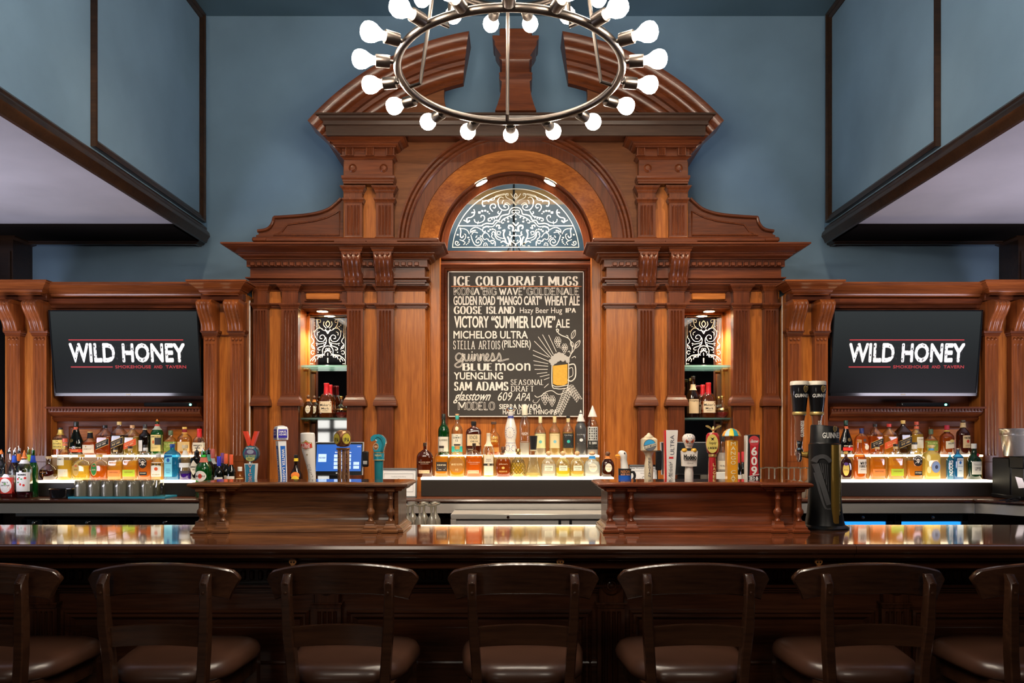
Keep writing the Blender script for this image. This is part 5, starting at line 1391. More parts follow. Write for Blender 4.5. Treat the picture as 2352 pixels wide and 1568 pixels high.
    def collar(b, col, z0, z1, k=1.04, mat=None, name='neck_label'):
        rows = []
        for i in range(5):
            h = z0 + (z1 - z0) * i / 4
            r, n, dr = (float(np.interp(h, b.zs[1:], v[1:])) for v in (b.rs, b.ns, b.ds))
            rows.append([(x, y, h * b.H) for x, y in sect(r * b.R * k, n, dr, 24)])
        return MB().rows(rows, True, False).build(name, mat or paper(col), b.t)
    def done(b):
        b.t.location = b.loc; b.t.rotation_euler = (0, 0, b.rz)
        return b.t
DL, DU, DN, DC = 4.915, 5.035, 5.36, 4.745
g_ll, g_lu, g_ml, g_mu, g_rl, g_ru = 'spirits on the left lower tread', 'spirits on the left upper tread', 'spirits on the middle lower tread', 'spirits on the middle upper tread', 'spirits on the right lower tread', 'spirits on the right upper tread'
def skull(b, cx, cz, w, h):
    lb = b.label('oval', cx, cz, w, h, (.02, .015, .013))
    def o(px_, pz_, rx, rz, col, e):
        pts = [(cx * b.R + (px_ + rx * cos(2 * pi * k / 16)) * w * b.R, cz * b.H + (pz_ + rz * sin(2 * pi * k / 16)) * h * b.H / 2) for k in range(16)]
        v, f = b.decal(pts, [tuple(range(16))], e); return MB().add(v, f).build('emblem', ink(col), lb, smooth=False)
    o(0, .05, .36, .36, (.75, .66, .55), .0016); o(0, -.28, .2, .16, (.75, .66, .55), .0016)
    for q in (-1, 1): o(q * .15, .02, .09, .09, (.02, .015, .013), .0020)
    for q in (-1, 1):
        pts = [(cx * b.R + u * w * b.R, cz * b.H + v_ * h * b.H / 2) for u, v_ in ((-q * .68, -.45), (q * .68, .28))]
        vs, fs = ribbon(pts, .1 * w * b.R); v, f = b.decal(vs, fs, .0013); MB().add(v, f).build('emblem', ink((.75, .66, .55)), lb, smooth=False)
    def arc_text(s, r, a0, a1, sgn):
        for i, ch in enumerate(s):
            a = RAD(a0 + (a1 - a0) * i / (len(s) - 1)); vs, fs = text_mesh(ch, .03)
            q = fit(vs, -.10, .10, -.11, .11); ca = a - pi / 2 * sgn
            pts = [(cx * b.R + (r * cos(a) + x * cos(ca) - z_ * sin(ca)) * w * b.R, cz * b.H + (r * sin(a) + x * sin(ca) + z_ * cos(ca)) * h * b.H / 2) for x, z_ in q]
            v, f = b.decal(pts, fs, .0018); arc_mb.add(v, f)
    arc_mb = MB(); arc_text('RUSTYBALLS' if 0 else 'BURYBALLS', .76, 160, 20, 1)
    arc_mb.build('lettering', ink((.75, .66, .55)), lb, smooth=False)

# ---------------------------------------------------------------- left lower tread
b = Bottle('cognac_decanter', 'round decanter of dark red spirit with cork stopper on the left lit tread', 'bottle', 112, 1101, 1047, 41, DL, LL, 'ball', (.10, .012, .008), .42, dens=.7, group=g_ll)
b.cap('knob', (.72, .50, .24), .88, 1.0, .36); b.label('rect', -.2, .30, .06, .36, (.55, .26, .10)); b.label('rect', -.2, .33, .34, .035, (.55, .26, .10)); b.done()
b = Bottle('scotch_bottle', 'tall pale gold bottle with red cap and two cream labels beside the round decanter', 'bottle', 149, 1101, 1006, 31, DL, LL, 'round', YEL, .47, group=g_ll)
b.cap('cyl', (.62, .10, .05), .90, 1, .36); b.collar((.75, .22, .10), .82, .88); b.label('rect', -.25, .46, .62, .22, CREAM, 0, [('DEWAR\u2019S', .50, .45, .035, BLACKINK, 'serif'), ('#', .43, .3, .008, (.4, .3, .2))]); b.label('rect', .1, .17, .66, .18, CREAM, 0, [('#', .2, .4, .02, (.45, .35, .2)), ('#', .13, .5, .012, (.45, .35, .2))]); b.done()
for px, w, col, lb, lab in ((187, 42, YEL, (.55, .34, .08), 'squat yellow whisky bottle with gold oval label on the left lit tread'), (228, 42, (.75, .24, .02), (.03, .20, .04), 'squat amber whisky bottle with green oval label on the left lit tread')):
    b = Bottle('whisky_bottle', lab, 'bottle', px, 1101, 1043, w, DL, LL, 'squat', col, .56, group=g_ll)
    b.cap('cyl', (.70, .42, .10), .90, 1.0, .34)
    b.label('oval', -.3, .42, .34, .52, (.55, .40, .18)); b.label('oval', -.3, .42, .30, .46, lb, 0, [('#', .55, .12, .05, (.6, .08, .04)), ('CROWN', .40, .2, .05, (.85, .75, .45) if lb[1] < .3 else BLACKINK)])
    for k in range(5): b.label('dia', -.7 + .35 * k, .09, .15, .13, (.9, .75, .4), 0, (), 'cut_facet', M_CLEAR)
    b.done()
for px, tp, band, lab in ((265, 1028, (.75, .24, .06), 'flat shouldered bourbon bottle with orange label, left tread'), (299, 1025, (.42, .55, .04), 'flat shouldered rye bottle with lime green label, left tread')):
    b = Bottle('bourbon_bottle', lab, 'bottle', px, 1102, tp, 33, DL, LL, 'flask', GLD if band[0] > .6 else (.90, .48, .05), .56, group=g_ll)
    b.cap('cyl', (.03, .02, .016), .93, 1, .32); b.cap('cyl', (.75, .55, .25), .86, .93, .30)
    b.label('rect', 0, .20, .86, .20, band, .0, [('STRAIGHT BOURBON', .23, .6, .03, (.30, .10, .03)), ('#', .15, .7, .006, (.3, .1, .03))]); b.label('rect', 0, .52, .02, .02, (.5, .3, .1), 0, [('BULLEIT', .53, .6, .06, (.45, .24, .06)), ('BOURBON', .41, .55, .045, (.40, .18, .04))]); b.done()
b = Bottle('rum_bottle', 'amber bottle with round black skull label and white collar, left tread', 'bottle', 334, 1103, 1023, 31, DL, LL, 'flask', (.80, .30, .05), .56, group=g_ll)
b.collar((.80, .80, .78), .83, .92, 1.1); b.cap('cyl', (.03, .03, .03), .93, 1.0, .30); skull(b, -.15, .48, .62, .30); b.label('rect', -.1, .18, .56, .10, BLK, 0, [('RYE WHISKEY', .19, .44, .035, CREAM)]); b.done()
b = Bottle('bourbon_bottle', 'square bourbon bottle with big white label and red seal, left tread', 'bottle', 364, 1102, 1042, 28, DL, LL, 'square', GLD, .8, group=g_ll)
b.cap('cyl', (.70, .70, .68), .86, 1, .4); b.label('rect', 0, .40, .97, .54, (.84, .82, .74), 0, [('JIM BEAM', .59, .78, .09, BLACKINK, 'serif'), ('BOURBON', .20, .6, .06, (.40, .32, .12))]); b.label('oval', 0, .42, .3, .13, (.70, .10, .03)); b.done()
b = Bottle('gin_bottle', 'bright blue square gin bottle with pale blue label, left tread', 'bottle', 396, 1104, 1022, 34, DL, LL, 'gin', BLU, .92, glass=liquid((.03, .30, .75), .4), dens=.35, group=g_ll)
b.cap('cyl', (.02, .07, .30), .90, 1, .34); b.label('rect', -.32, .40, .54, .62, (.20, .62, .82), 0, [('BOMBAY', .64, .4, .035, (.02, .05, .2), 'sans', -.32), ('SAPPHIRE', .46, .42, .03, (.02, .05, .2), 'sans', -.32), ('#', .30, .3, .012, (.02, .1, .35), 'sans', -.32), ('#', .25, .34, .012, (.02, .1, .35), 'sans', -.32), ('#', .2, .24, .012, (.02, .1, .35), 'sans', -.32)]); b.label('oval', -.32, .55, .2, .11, (.02, .10, .42)); b.done()
b = Bottle('gin_bottle', 'clear gin bottle with purple spirit and white band, beside the blue bottle', 'bottle', 425, 1104, 1024, 26, DL, LL, 'round', (.10, .03, .42), .22, group=g_ll)
b.cap('cyl', (.75, .62, .40), .9, 1, .5); b.collar((.78, .74, .66), .70, .84, 1.08); b.label('rect', 0, .42, .96, .13, (.82, .84, .88)); b.label('rect', 0, .22, .96, .08, (.06, .05, .08)); b.done()
b = Bottle('gin_bottle', 'black apothecary gin bottle with white diamond label beside purple spirit', 'bottle', 452, 1104, 1026, 28, DL, LL, 'apoth', (.018, .018, .02), .7, glass=liquid((.018, .018, .02), .9), dens=.92, group=g_ll)
b.label('dia', -.15, .36, .95, .44, (.74, .68, .56), 0, [('HENDRICK\u2019S', .38, .6, .045, BLACKINK, 'serif', -.15), ('GIN', .30, .2, .04, BLACKINK)]); b.cap('cyl', BLK, .78, .84, .40); b.pourer(.82, 1.0, .22, .25); b.done()
# ---------------------------------------------------------------- left upper tread
b = Bottle('whiskey_bottle', 'amber bottle with gold foil neck and handwritten yellow label, left upper tread', 'bottle', 139, 1045, 983, 32, DU, LU, 'round', (.75, .22, .02), .3, group=g_lu)
b.collar((.85, .60, .14), .74, .93, 1.12, simple('gold_foil', (.85, .60, .14), .4, .5)); b.cap('cyl', (.03, .03, .03), .93, 1, .28); b.label('rect', 0, .38, .9, .34, (.82, .60, .14), 0, [('THE', .50, .2, .035, BLACKINK), ('Irish', .42, .5, .06, BLACKINK), ('Whisky', .30, .6, .06, BLACKINK)]); b.done()
b = Bottle('cognac_bottle', 'dark green teardrop cognac bottle with gold seal, left upper tread', 'bottle', 175, 1045, 969, 34, DU, LU, 'tear', DGR, .9, glass=liquid(DGR, .9), dens=.92, group=g_lu)
b.cap('cyl', (.015, .02, .016), .86, 1, .31); b.label('rect', .0, .80, .28, .08, (.62, .12, .06)); b.label('oval', -.3, .43, .25, .11, (.7, .45, .1), 0, (), 'gold_seal', M_GOLD); b.label('rect', .15, .13, .8, .1, (.70, .08, .03), 0, [('REMY MARTIN', .22, .7, .04, CREAM, 'serif'), ('V.S.O.P', .13, .4, .05, (.85, .6, .2))]); b.done()
b = Bottle('cognac_bottle', 'amber cognac bottle with black neck sleeve and cream label, left upper tread', 'bottle', 207, 1045, 992, 31, DU, LU, 'sloped', (.70, .20, .03), .56, group=g_lu)
b.cap('cyl', (.75, .55, .16), .96, 1, .36); b.collar((.015, .015, .016), .72, .96, 1.12); b.label('rect', 0, .26, .86, .34, (.80, .72, .56), 0, [('HENNESSY', .25, .55, .04, (.35, .22, .1), 'serif')]); b.label('oval', -.2, .36, .1, .07, (.5, .35, .1)); b.done()
def jw(label, px, tp, liq, capc, lc, tc, s, z, g, w=31, side=1, sub='WALKER', glass=None):
    b = Bottle('scotch_bottle', label, 'bottle', px, 1045, tp, w, DU, z, 'square', liq, .60, glass=glass, group=g)
    b.cap('cyl', capc, .90, 1.0, .33)
    b.label('rect', -.02, .36, .94, .22, (.75, .5, .15) if lc != (.75, .10, .03) else (.8, .3, .1), .42); b.label('rect', -.02, .36, .92, .19, lc, .42, [('JOHNNIE ' + sub, .40, .7, .035, tc, 'sans', -.02), (s, .34, .62, .055, tc, 'serif', -.02)])
    return b.done()
jw('square whisky bottle with slanted black label and black cap, left upper tread', 241, 977, (.75, .16, .02), (.02, .02, .022), (.018, .018, .02), (.8, .7, .5), 'BLACK LABEL', LU, g_lu, 33)
jw('square dark whisky bottle with slanted black label and gold cap, left upper tread', 274, 969, (.12, .07, .02), (.72, .50, .18), (.03, .03, .04), (.7, .5, .2), 'BLUE LABEL', LU, g_lu, 31)
jw('square pale whisky bottle with slanted red label, left upper tread', 304, 977, (.80, .62, .12), (.75, .42, .20), (.75, .10, .03), (.85, .6, .3), 'RED LABEL', LU, g_lu, 31)
b = Bottle('liqueur_bottle', 'black brown bottle with black cap and white label, left upper tread', 'bottle', 333, 1045, 975, 27, DU, LU, 'round', BRN, .72, glass=liquid(BRN, .8), dens=.85, group=g_lu)
b.cap('cyl', (.04, .04, .045), .86, 1, .34); b.collar((.5, .42, .3), .82, .86, 1.2); b.label('rect', -.5, .30, .5, .36, (.80, .78, .72)); b.done()
b = Bottle('whiskey_bottle', 'green whiskey bottle with yellow label and orange pourer, left upper tread', 'bottle', 361, 1045, 963, 28, DU, LU, 'round', GRN, .74, glass=liquid(GRN, .5), dens=.6, group=g_lu)
b.collar((.60, .10, .08), .80, .86, 1.15); b.collar((.45, .50, .42), .70, .80, 1.15); b.cap('cyl', (.04, .04, .04), .86, .92, .30); b.cap('cone', (.85, .25, .03), .92, 1.0, .28); b.label('rect', 0, .33, .96, .46, (.82, .66, .26), 0, [('JAMESON', .50, .7, .05, BLACKINK), ('IRISH WHISKEY', .20, .5, .03, (.4, .3, .1))]); b.label('rect', .45, .38, .42, .20, (.05, .05, .055)); b.label('oval', -.2, .36, .2, .1, (.7, .2, .05)); b.done()
def dew(label, px, tp, z, g):
    b = Bottle('whiskey_bottle', label, 'bottle', px, 1045, tp, 31, DU, z, 'dumpy', (.80, .38, .04), .62, group=g)
    b.cap('cyl', (.10, .15, .08), .80, 1.0, .33); b.label('rect', 0, .34, .95, .40, (.22, .30, .05), 0, [('TULLAMORE', .45, .75, .07, (.75, .75, .25)), ('DEW', .35, .35, .07, (.75, .75, .25)), ('#', .25, .6, .05, (.55, .55, .12))]); b.done()
dew('amber bottle with dark green label and green cap, left upper tread', 392, 989, LU, g_lu)
b = Bottle('brandy_bottle', 'amber bottle with gold cap and maroon neck band, left upper tread', 'bottle', 424, 1045, 981, 31, DU, LU, 'round', (.88, .42, .04), .55, group=g_lu)
b.cap('cyl', (.80, .52, .12), .92, 1, .34); b.collar((.25, .02, .03), .80, .92, 1.12); b.collar((.75, .5, .12), .77, .80, 1.12); b.label('rect', 0, .30, .9, .34, (.75, .5, .2)); b.done()
b = Bottle('bourbon_bottle', 'clear bourbon bottle with dripping red wax seal, left upper tread', 'bottle', 458, 1045, 985, 31, DU, LU, 'dumpy', (.60, .30, .10), .3, group=g_lu)
b.cap('wax', (.72, .02, .02), .66, 1.0, .34); b.label('rect', .0, .30, .94, .34, (.82, .74, .58), 0, [('MAKER\u2019S', .36, .6, .06, BLACKINK, 'serif'), ('MARK', .26, .4, .06, BLACKINK, 'serif')]); b.done()
# ---------------------------------------------------------------- bottles on the counter, far left
b = Bottle('syrup_bottle', 'bottle with orange pourer cap at the extreme left of the counter', 'bottle', 3, 1148, 1040, 32, 4.83, ZK, 'round', (.3, .35, .12), .3)
b.cap('cone', (.85, .2, .03), .90, 1, .3); b.label('rect', 0, .3, .9, .25, (.5, .6, .25)); b.done()
b = Bottle('grenadine_bottle', 'clear bottle with red label and white oval on the left counter', 'bottle', 20, 1149, 1034, 33, 4.73, ZK, 'sloped', (.35, .02, .02), .12)
b.pourer(.88, 1.0, .24, .2); b.label('rect', 0, .25, .96, .32, (.68, .06, .04)); b.label('oval', 0, .25, .78, .29, (.84, .82, .76), 0, [('ROSE\u2019S', .31, .42, .03, BLACKINK, 'serif'), ('GRENADINE', .25, .6, .028, BLACKINK), ('#', .2, .3, .006, (.4, .4, .4)), ('#', .17, .36, .006, (.4, .4, .4))]); b.label('oval', 0, .28, .2, .03, (.12, .35, .06)); b.done()
b = Bottle('syrup_bottle', 'clear bottle with orange pourer and white strawberry label on the left counter', 'bottle', 56, 1149, 1040, 33, 4.73, ZK, 'round', (.12, .01, .02), .12)
b.cap('cone', (.85, .20, .03), .86, 1, .30); b.cap('cyl', (.85, .20, .03), .83, .86, .40); b.collar((.82, .80, .78), .72, .80, 1.3)
b.label('rect', .15, .34, .80, .40, (.84, .82, .78), 0, [('MONIN', .49, .5, .045, BLACKINK, 'serif', .15), ('#', .18, .5, .006, (.4, .4, .4), 'sans', .15)])
for cx, cz in ((-.3, .40), (.05, .29), (.45, .27), (.6, .42)): b.label('oval', cx, cz, .13, .05, (.72, .05, .04), 0, (), 'printed_fruit')
for cx, cz in ((-.1, .43), (-.25, .33), (.2, .40)): b.label('oval', cx, cz, .13, .028, (.10, .32, .10), 0, (), 'printed_leaf')
b.done()
for px, tp, col, band, lab in ((33, 1034, (.10, .04, .05), (.04, .10, .50), 'clear bottle with dark blue neck behind the red label bottle'), (44, 1032, (.1, .05, .06), (.75, .2, .03), 'dark bottle with orange neck behind the strawberry label bottle'), (66, 1034, (.45, .55, .05), (.5, .65, .06), 'bottle with lime green neck at the right of the left cluster'), (76, 1034, (.02, .28, .05), (.03, .08, .55), 'green bottle with blue neck label at the right end of the left cluster')):
    b = Bottle('liqueur_bottle', lab, 'bottle', px, 1147, tp, 21, 4.80 if px in (33, 76) else 4.868, ZK, 'wine', col, .7, glass=liquid(col, .4) if px > 60 else None)
    b.collar(band, .70, .84, 1.15); b.pourer(.86, 1.0, .3, .25 if px % 2 else -.2)
    if px < 60: b.label('rect', 0, .3, .9, .3, (.75, .62, .45))
    b.done()
# vermouth and wine behind the left tap box
b = Bottle('vermouth_bottle', 'round shouldered green vermouth bottle with half oval white label', 'bottle', 468, 1148, 1036, 36, 4.76, ZK, 'wine', (.03, .36, .06), .9, glass=liquid((.03, .36, .06), .4), dens=.4)
b.collar((.60, .18, .12), .72, .82, 1.12); b.pourer(.88, 1.0, .34, -.15); b.label('oval', -.1, .44, .74, .22, (.84, .80, .74)); b.label('oval', -.1, .44, .26, .10, (.75, .08, .05), 0, [('MARTINI', .44, .6, .035, BLACKINK)]); b.done()
b = Bottle('vermouth_bottle', 'dark green vermouth bottle with teal neck behind the bright green one', 'bottle', 478, 1148, 1036, 26, 4.842, ZK, 'wine', DGR, .9, glass=liquid(DGR, .7), dens=.9); b.collar((.08, .30, .24), .72, .86, 1.12); b.pourer(.88, 1.0, .34, .2); b.done()
b = Bottle('vermouth_bottle', 'dark wine bottle with dull red foil neck behind the left tap box', 'bottle', 488, 1148, 1041, 26, 4.908, ZK, 'wine', (.012, .012, .014), .9, glass=liquid((.012, .012, .014), .9), dens=.9); b.collar((.35, .36, .40), .68, .80, 1.14); b.cap('cyl', (.45, .10, .09), .80, 1.0, .40); b.done()
for px, tp, c, w, dd, lab in ((503, 1052, (.02, .03, .55), 22, 4.735, 'wine bottle with bright blue foil cap behind the left tap box'), (511, 1048, (.16, .05, .24), 20, 4.865, 'wine bottle with purple foil cap behind the left tap box'), (519, 1048, (.75, .12, .04), 22, 4.80, 'wine bottle with orange red foil cap beside the purple one'), (531, 1048, (.72, .10, .03), 20, 4.735, 'wine bottle with orange red foil cap, rightmost behind the left tap box'),
                          (1696, 1045, (.60, .03, .04), 16, 4.80, 'red capped wine bottle behind the right tap box, left of a pair'), (1706, 1045, (.62, .03, .04), 16, 4.86, 'red capped wine bottle behind the right tap box, right of a pair')):
    b = Bottle('wine_bottle', lab, 'bottle', px, 1147, tp, w, dd, ZK, 'wine', (.014, .018, .012), .9, glass=liquid((.02, .03, .014), .7), dens=.85, group='wine bottles behind the tap boxes')
    b.cap('cyl', c, .76, 1.0, .42); b.label('rect', 0, .33, .9, .34, (.78, .74, .66)); b.done()
b = Bottle('juice_bottle', 'small orange bottle with white screw cap behind the left tap box', 'bottle', 551, 1147, 1077, 20, 4.76, ZK, 'apoth', (.80, .32, .04), .8, glass=liquid((.8, .32, .04), .5)); b.cap('cyl', (.85, .84, .8), .86, 1, .52); b.label('rect', 0, .55, .9, .16, (.85, .65, .3)); b.done()
b = Bottle('liqueur_bottle', 'dark brown bottle with yellow label and black cap behind the left tap box', 'bottle', 680, 1147, 1048, 28, 4.72, ZK, 'sloped', (.05, .018, .008), .9, glass=liquid((.05, .018, .008), .8), dens=.85); b.cap('cyl', (.02, .02, .02), .93, 1, .34); b.collar((.85, .60, .05), .85, .92, 1.15); b.label('oval', .05, .52, .7, .17, (.80, .22, .04)); b.label('oval', .05, .40, .7, .24, (.88, .60, .05)); b.done()
# ---------------------------------------------------------------- middle lower tread
def wood4d(label, px, tp, liq, w, lc=None):
    b = Bottle('bourbon_bottle', label, 'bottle', px, 1094, tp, w, DL, ML, 'thin', liq, .62 if liq != DAM else .66, glass=liquid(DAM, .6) if liq == DAM else None, dens=.6, group=g_ml)
    b.cap('cyl', (.05, .03, .02), .90, 1.0, .22); b.label('rect', -.05, .15, .66, .10, TAN, 0, [('#', .15, .5, .02, (.4, .28, .16))]); b.label('rect', 0, .42, .01, .01, (.3, .2, .1), 0, [('WOODFORD RESERVE', .43, .7, .028, (.78, .66, .5)), ('#', .38, .5, .008, (.6, .5, .4))]); b.done()
wood4d('near black bourbon flask with tan label at the left end of the middle tread', 976, 1016, DAM, 38)
b = Bottle('whiskey_bottle', 'rectangular amber bottle with black label, second on the middle tread', 'bottle', 1014, 1094, 1023, 32, DL, ML, 'flask', (.85, .42, .05), .66, group=g_ml)
b.cap('cyl', (.05, .035, .03), .92, 1, .36); b.label('rect', .05, .33, .78, .30, (.045, .035, .03), 0, [('REDEMPTION', .38, .6, .05, CREAM, 'serif'), ('#', .28, .6, .02, (.4, .35, .3)), ('#', .23, .5, .02, (.4, .35, .3))]); b.done()
b = Bottle('whiskey_bottle', 'round shouldered golden bottle with brown shield label on the middle tread', 'bottle', 1050, 1094, 1019, 38, DL, ML, 'squat', (.88, .50, .05), .62, group=g_ml)
b.cap('cyl', (.06, .04, .03), .95, 1, .40); b.collar((.80, .42, .12), .84, .94, 1.2); b.label('oval', 0, .36, .92, .46, (.42, .18, .04), 0, [('WHISTLEPIG', .38, .68, .06, (.85, .65, .35), 'serif'), ('10', .22, .15, .06, (.85, .65, .35))]); b.done()
wood4d('amber bourbon flask with tan label on the middle tread', 1089, 1017, (.80, .24, .025), 38)
b = Bottle('bourbon_bottle', 'tall bottle with long white label and black belt on the middle tread', 'bottle', 1122, 1094, 994, 27, DL, ML, 'round', (.90, .60, .15), .5, group=g_ml)
b.collar((.82, .72, .52), .70, .97, 1.12); b.cap('cyl', (.8, .68, .5), .93, 1, .34); b.label('rect', .05, .27, .78, .46, (.84, .78, .62), 0, [('BASIL', .40, .4, .03, (.3, .25, .2), 'serif'), ('HAYDEN\u2019S', .36, .5, .03, (.3, .25, .2), 'serif'), ('#', .15, .3, .008, (.4, .3, .2))]); b.label('rect', .05, .28, .94, .05, (.04, .035, .03)); b.label('dia', .05, .28, .22, .08, (.55, .45, .3)); b.done()
b = Bottle('bourbon_bottle', 'rounded dark amber bottle with wooden ball stopper on the middle tread', 'bottle', 1156, 1094, 1025, 36, DL, ML, 'dumpy', (.45, .12, .02), .58, group=g_ml)
b.cap('knob', (.12, .05, .025), .80, 1.0, .30); b.label('rect', 0, .3, .01, .01, (.8, .6, .2), 0, [('Jefferson\u2019s', .42, .55, .06, (.85, .65, .4)), ('RESERVE', .18, .5, .05, (.8, .55, .15))]); b.label('oval', 0, .30, .2, .08, (.70, .48, .12)); b.done()
b = Bottle('tequila_bottle', 'gold pomegranate shaped bottle with cut diamond pattern on the middle tread', 'bottle', 1190, 1094, 1030, 34, DL, ML, 'pome', (.85, .66, .12), .5, group=g_ml)
b.cap('knob', (.55, .42, .16), .80, 1.0, .36, M_GOLD)
mbn = MB()
for q in (-1, 1):
    for k in range(14):
        pts = []
        for j in range(15):
            h = .10 + .52 * j / 14; a = 2 * pi * k / 14 + q * j * .11
            r, n, dr = (float(np.interp(h, b.zs[1:], v[1:])) for v in (b.rs, b.ns, b.ds))
            pts.append((r * b.R * cos(a) * 1.01, r * b.R * dr * sin(a) * 1.01, h * b.H))
        mbn.tube(pts, .0012, 4)
mbn.build('cut_pattern', liquid((.35, .22, .05), .6), b.t)['kind'] = 'stuff'; b.done()
b = Bottle('decanter', 'clear conical decanter with tall black stopper on the middle tread', 'decanter', 1225, 1095, 1001, 38, DL, ML, 'flaskcone', (.80, .72, .35), .10, group=g_ml)
b.cap('flare', (.012, .012, .012), .66, 1.0, .50); b.cap('cyl', (.7, .62, .4), .63, .66, .40); b.done()
for k, (px, liq, fl, lab) in enumerate(((1260, CLR, .5, 'clear squat tequila bottle with round cork, left of three alike'), (1293, (.90, .80, .10), .36, 'squat tequila bottle with yellow spirit and round cork'), (1326, (.88, .70, .22), .22, 'squat tequila bottle nearly empty, with round cork, right of three alike'))):
    b = Bottle('tequila_bottle', lab, 'bottle', px, 1095, 1036, 34, DL, ML, 'dumpy', liq, fl, group=g_ml, dens=.35)
    b.cap('ball', (.72, .45, .22), .82, 1.0, .36); b.collar((.8, .85, .6), .72, .75, 1.3); b.label('rect', 0, .34, .56, .20, (.82, .82, .66), 0, [('PATRON', .36, .42, .06, (.3, .3, .2), 'serif'), ('#', .28, .3, .02, (.4, .4, .3))]); b.done()
def julio(label, px, by, tp, w, d, z0, liq, rib, g, lc=(.80, .74, .60)):
    b = Bottle('tequila_bottle', label, 'bottle', px, by, tp, w, d, z0, 'dumpy', liq, .6, glass=liquid(liq, .3) if liq[0] < .5 else None, group=g, dens=.5)
    b.cap('ball', (.70, .42, .24) if rib[2] > .4 else (.16, .07, .04), .84, 1.0, .38); b.collar(rib, .71, .82, 1.3); b.label('oval', .05, .36, .52, .34, lc, 0, [('Don Julio', .40, .42, .06, (.25, .18, .12), 'sans', .05), ('#', .3, .25, .03, (.5, .6, .7) if rib[2] > .4 else (.6, .45, .2), 'sans', .05)]); b.done()
julio('round clear tequila bottle with blue ribbon on the middle tread', 1360, 1096, 1038, 37, DL, ML, (.78, .84, .86), (.05, .32, .75), g_ml)
julio('dark amber tequila bottle with orange ribbon at the right end of the middle tread', 1396, 1096, 1038, 30, DL, ML, (.12, .03, .008), (.80, .28, .08), g_ml)
# ---------------------------------------------------------------- middle upper tread
b = Bottle('whisky_bottle', 'tall green bottle with white label and black neck, middle upper tread', 'bottle', 1019, 1045, 951, 26, DU, MU, 'round', (.015, .16, .03), .7, glass=liquid((.015, .16, .03), .5), dens=.7, group=g_mu)
b.cap('cyl', (.02, .025, .02), .86, 1, .34); b.label('rect', .0, .26, .96, .36, (.80, .76, .66), 0, [('GLENFIDDICH', .36, .7, .05, (.2, .18, .12), 'serif'), ('#', .2, .3, .02, (.6, .15, .1))]); b.done()
b = Bottle('whisky_bottle', 'clear whisky bottle with teal cap and cream label, middle upper tread', 'bottle', 1050, 1045, 951, 26, DU, MU, 'round', (.85, .70, .25), .3, group=g_mu)
b.cap('cyl', (.04, .40, .36), .86, .96, .34); b.cap('cyl', (.75, .45, .22), .96, 1, .33); b.label('oval', 0, .64, .3, .1, (.8, .72, .45)); b.label('rect', 0, .36, .96, .30, (.82, .78, .64), 0, [('THE', .47, .2, .02, BLACKINK, 'serif'), ('GLENLIVET', .42, .68, .045, BLACKINK, 'serif'), ('12', .35, .2, .05, BLACKINK, 'serif')]); b.label('rect', 0, .14, .96, .14, (.05, .52, .46)); b.done()
b = Bottle('bourbon_bottle', 'square dark bourbon bottle with big cream label and black cap, middle upper tread', 'bottle', 1088, 1045, 968, 35, DU, MU, 'gin', (.16, .03, .012), .8, glass=liquid((.3, .08, .03), .4), dens=.7, group=g_mu)
b.cap('cyl', (.015, .015, .016), .87, 1, .34); b.label('rect', .08, .44, .9, .34, (.74, .60, .38), 0, [('KNOB', .52, .5, .11, (.05, .06, .04), 'sans', .02), ('CREEK', .40, .5, .05, (.05, .05, .04), 'serif', .1), ('9', .33, .08, .07, (.05, .05, .04), 'sans', .75)]); b.label('rect', -.4, .14, .4, .14, (.06, .03, .02), 0, [('#', .16, .3, .01, CREAM, 'sans', -.4)]); b.done()
b = Bottle('bourbon_bottle', 'rounded amber bourbon bottle with gold printing, middle upper tread', 'bottle', 1134, 1045, 969, 30, DU, MU, 'sloped', (.70, .24, .03), .3, glass=liquid((.85, .45, .08), .3), group=g_mu)
b.cap('cyl', (.10, .05, .03), .92, 1, .42); b.label('rect', .0, .45, .01, .01, (.8, .6, .2), 0, [('ELIJAH', .52, .6, .08, (.80, .62, .18), 'serif'), ('CRAIG', .42, .6, .08, (.80, .62, .18), 'serif')]); b.label('rect', .1, .16, .7, .14, (.55, .25, .06)); b.done()
b = Bottle('tequila_bottle', 'tall white ceramic bottle with hand painted blue flowers and silver ball top', 'bottle', 1173, 1045, 934, 32, DU, MU, 'ceramic', simple('white_ceramic', (.84, .80, .74), .2, coat=.6), 1, group=g_mu)
b.cap('cyl', (.84, .8, .74), .82, .90, .40, simple('white_ceramic', (.84, .80, .74), .2, coat=.6)); b.cap('ball', (.8, .8, .8), .89, 1.0, .64, M_CHROME)
blue = (.03, .05, .30)
for k in range(7): b.label('dia', -.36 + .12 * k, .78, .07, .10, blue, 0, (), 'painted_petal')
for cx, cz, rx, rz, n in ((-.1, .46, .62, .11, 14), (-.42, .14, .30, .06, 9), (.42, .14, .30, .06, 9)):
    for k in range(n):
        a = 2 * pi * k / n; b.label('oval', cx + rx * cos(a), cz + rz * sin(a), .06, .014, blue, 0, (), 'painted_petal')
b.label('oval', -.1, .47, .10, .02, (.55, .45, .3), 0, (), 'painted_petal')
for k in range(6): b.label('oval', -.55 + .22 * k, .245, .07, .014, blue, 0, (), 'painted_petal')
b.done()
b = Bottle('tequila_bottle', 'very tall slim clear bottle with pale stopper in front of the chalkboard edge', 'bottle', 1205, 1045, 931, 25, DU, MU, 'slim', (.82, .84, .80), .25, group=g_mu)
b.cap('cyl', (.85, .80, .62), .80, 1, .56); b.label('rect', 0, .42, .01, .01, (.9, .9, .9), 0, [('AVION', .43, .6, .045, (.85, .85, .85)), ('#', .40, .4, .008, (.8, .8, .8)), ('#', .27, .7, .006, (.8, .8, .8))]); b.done()
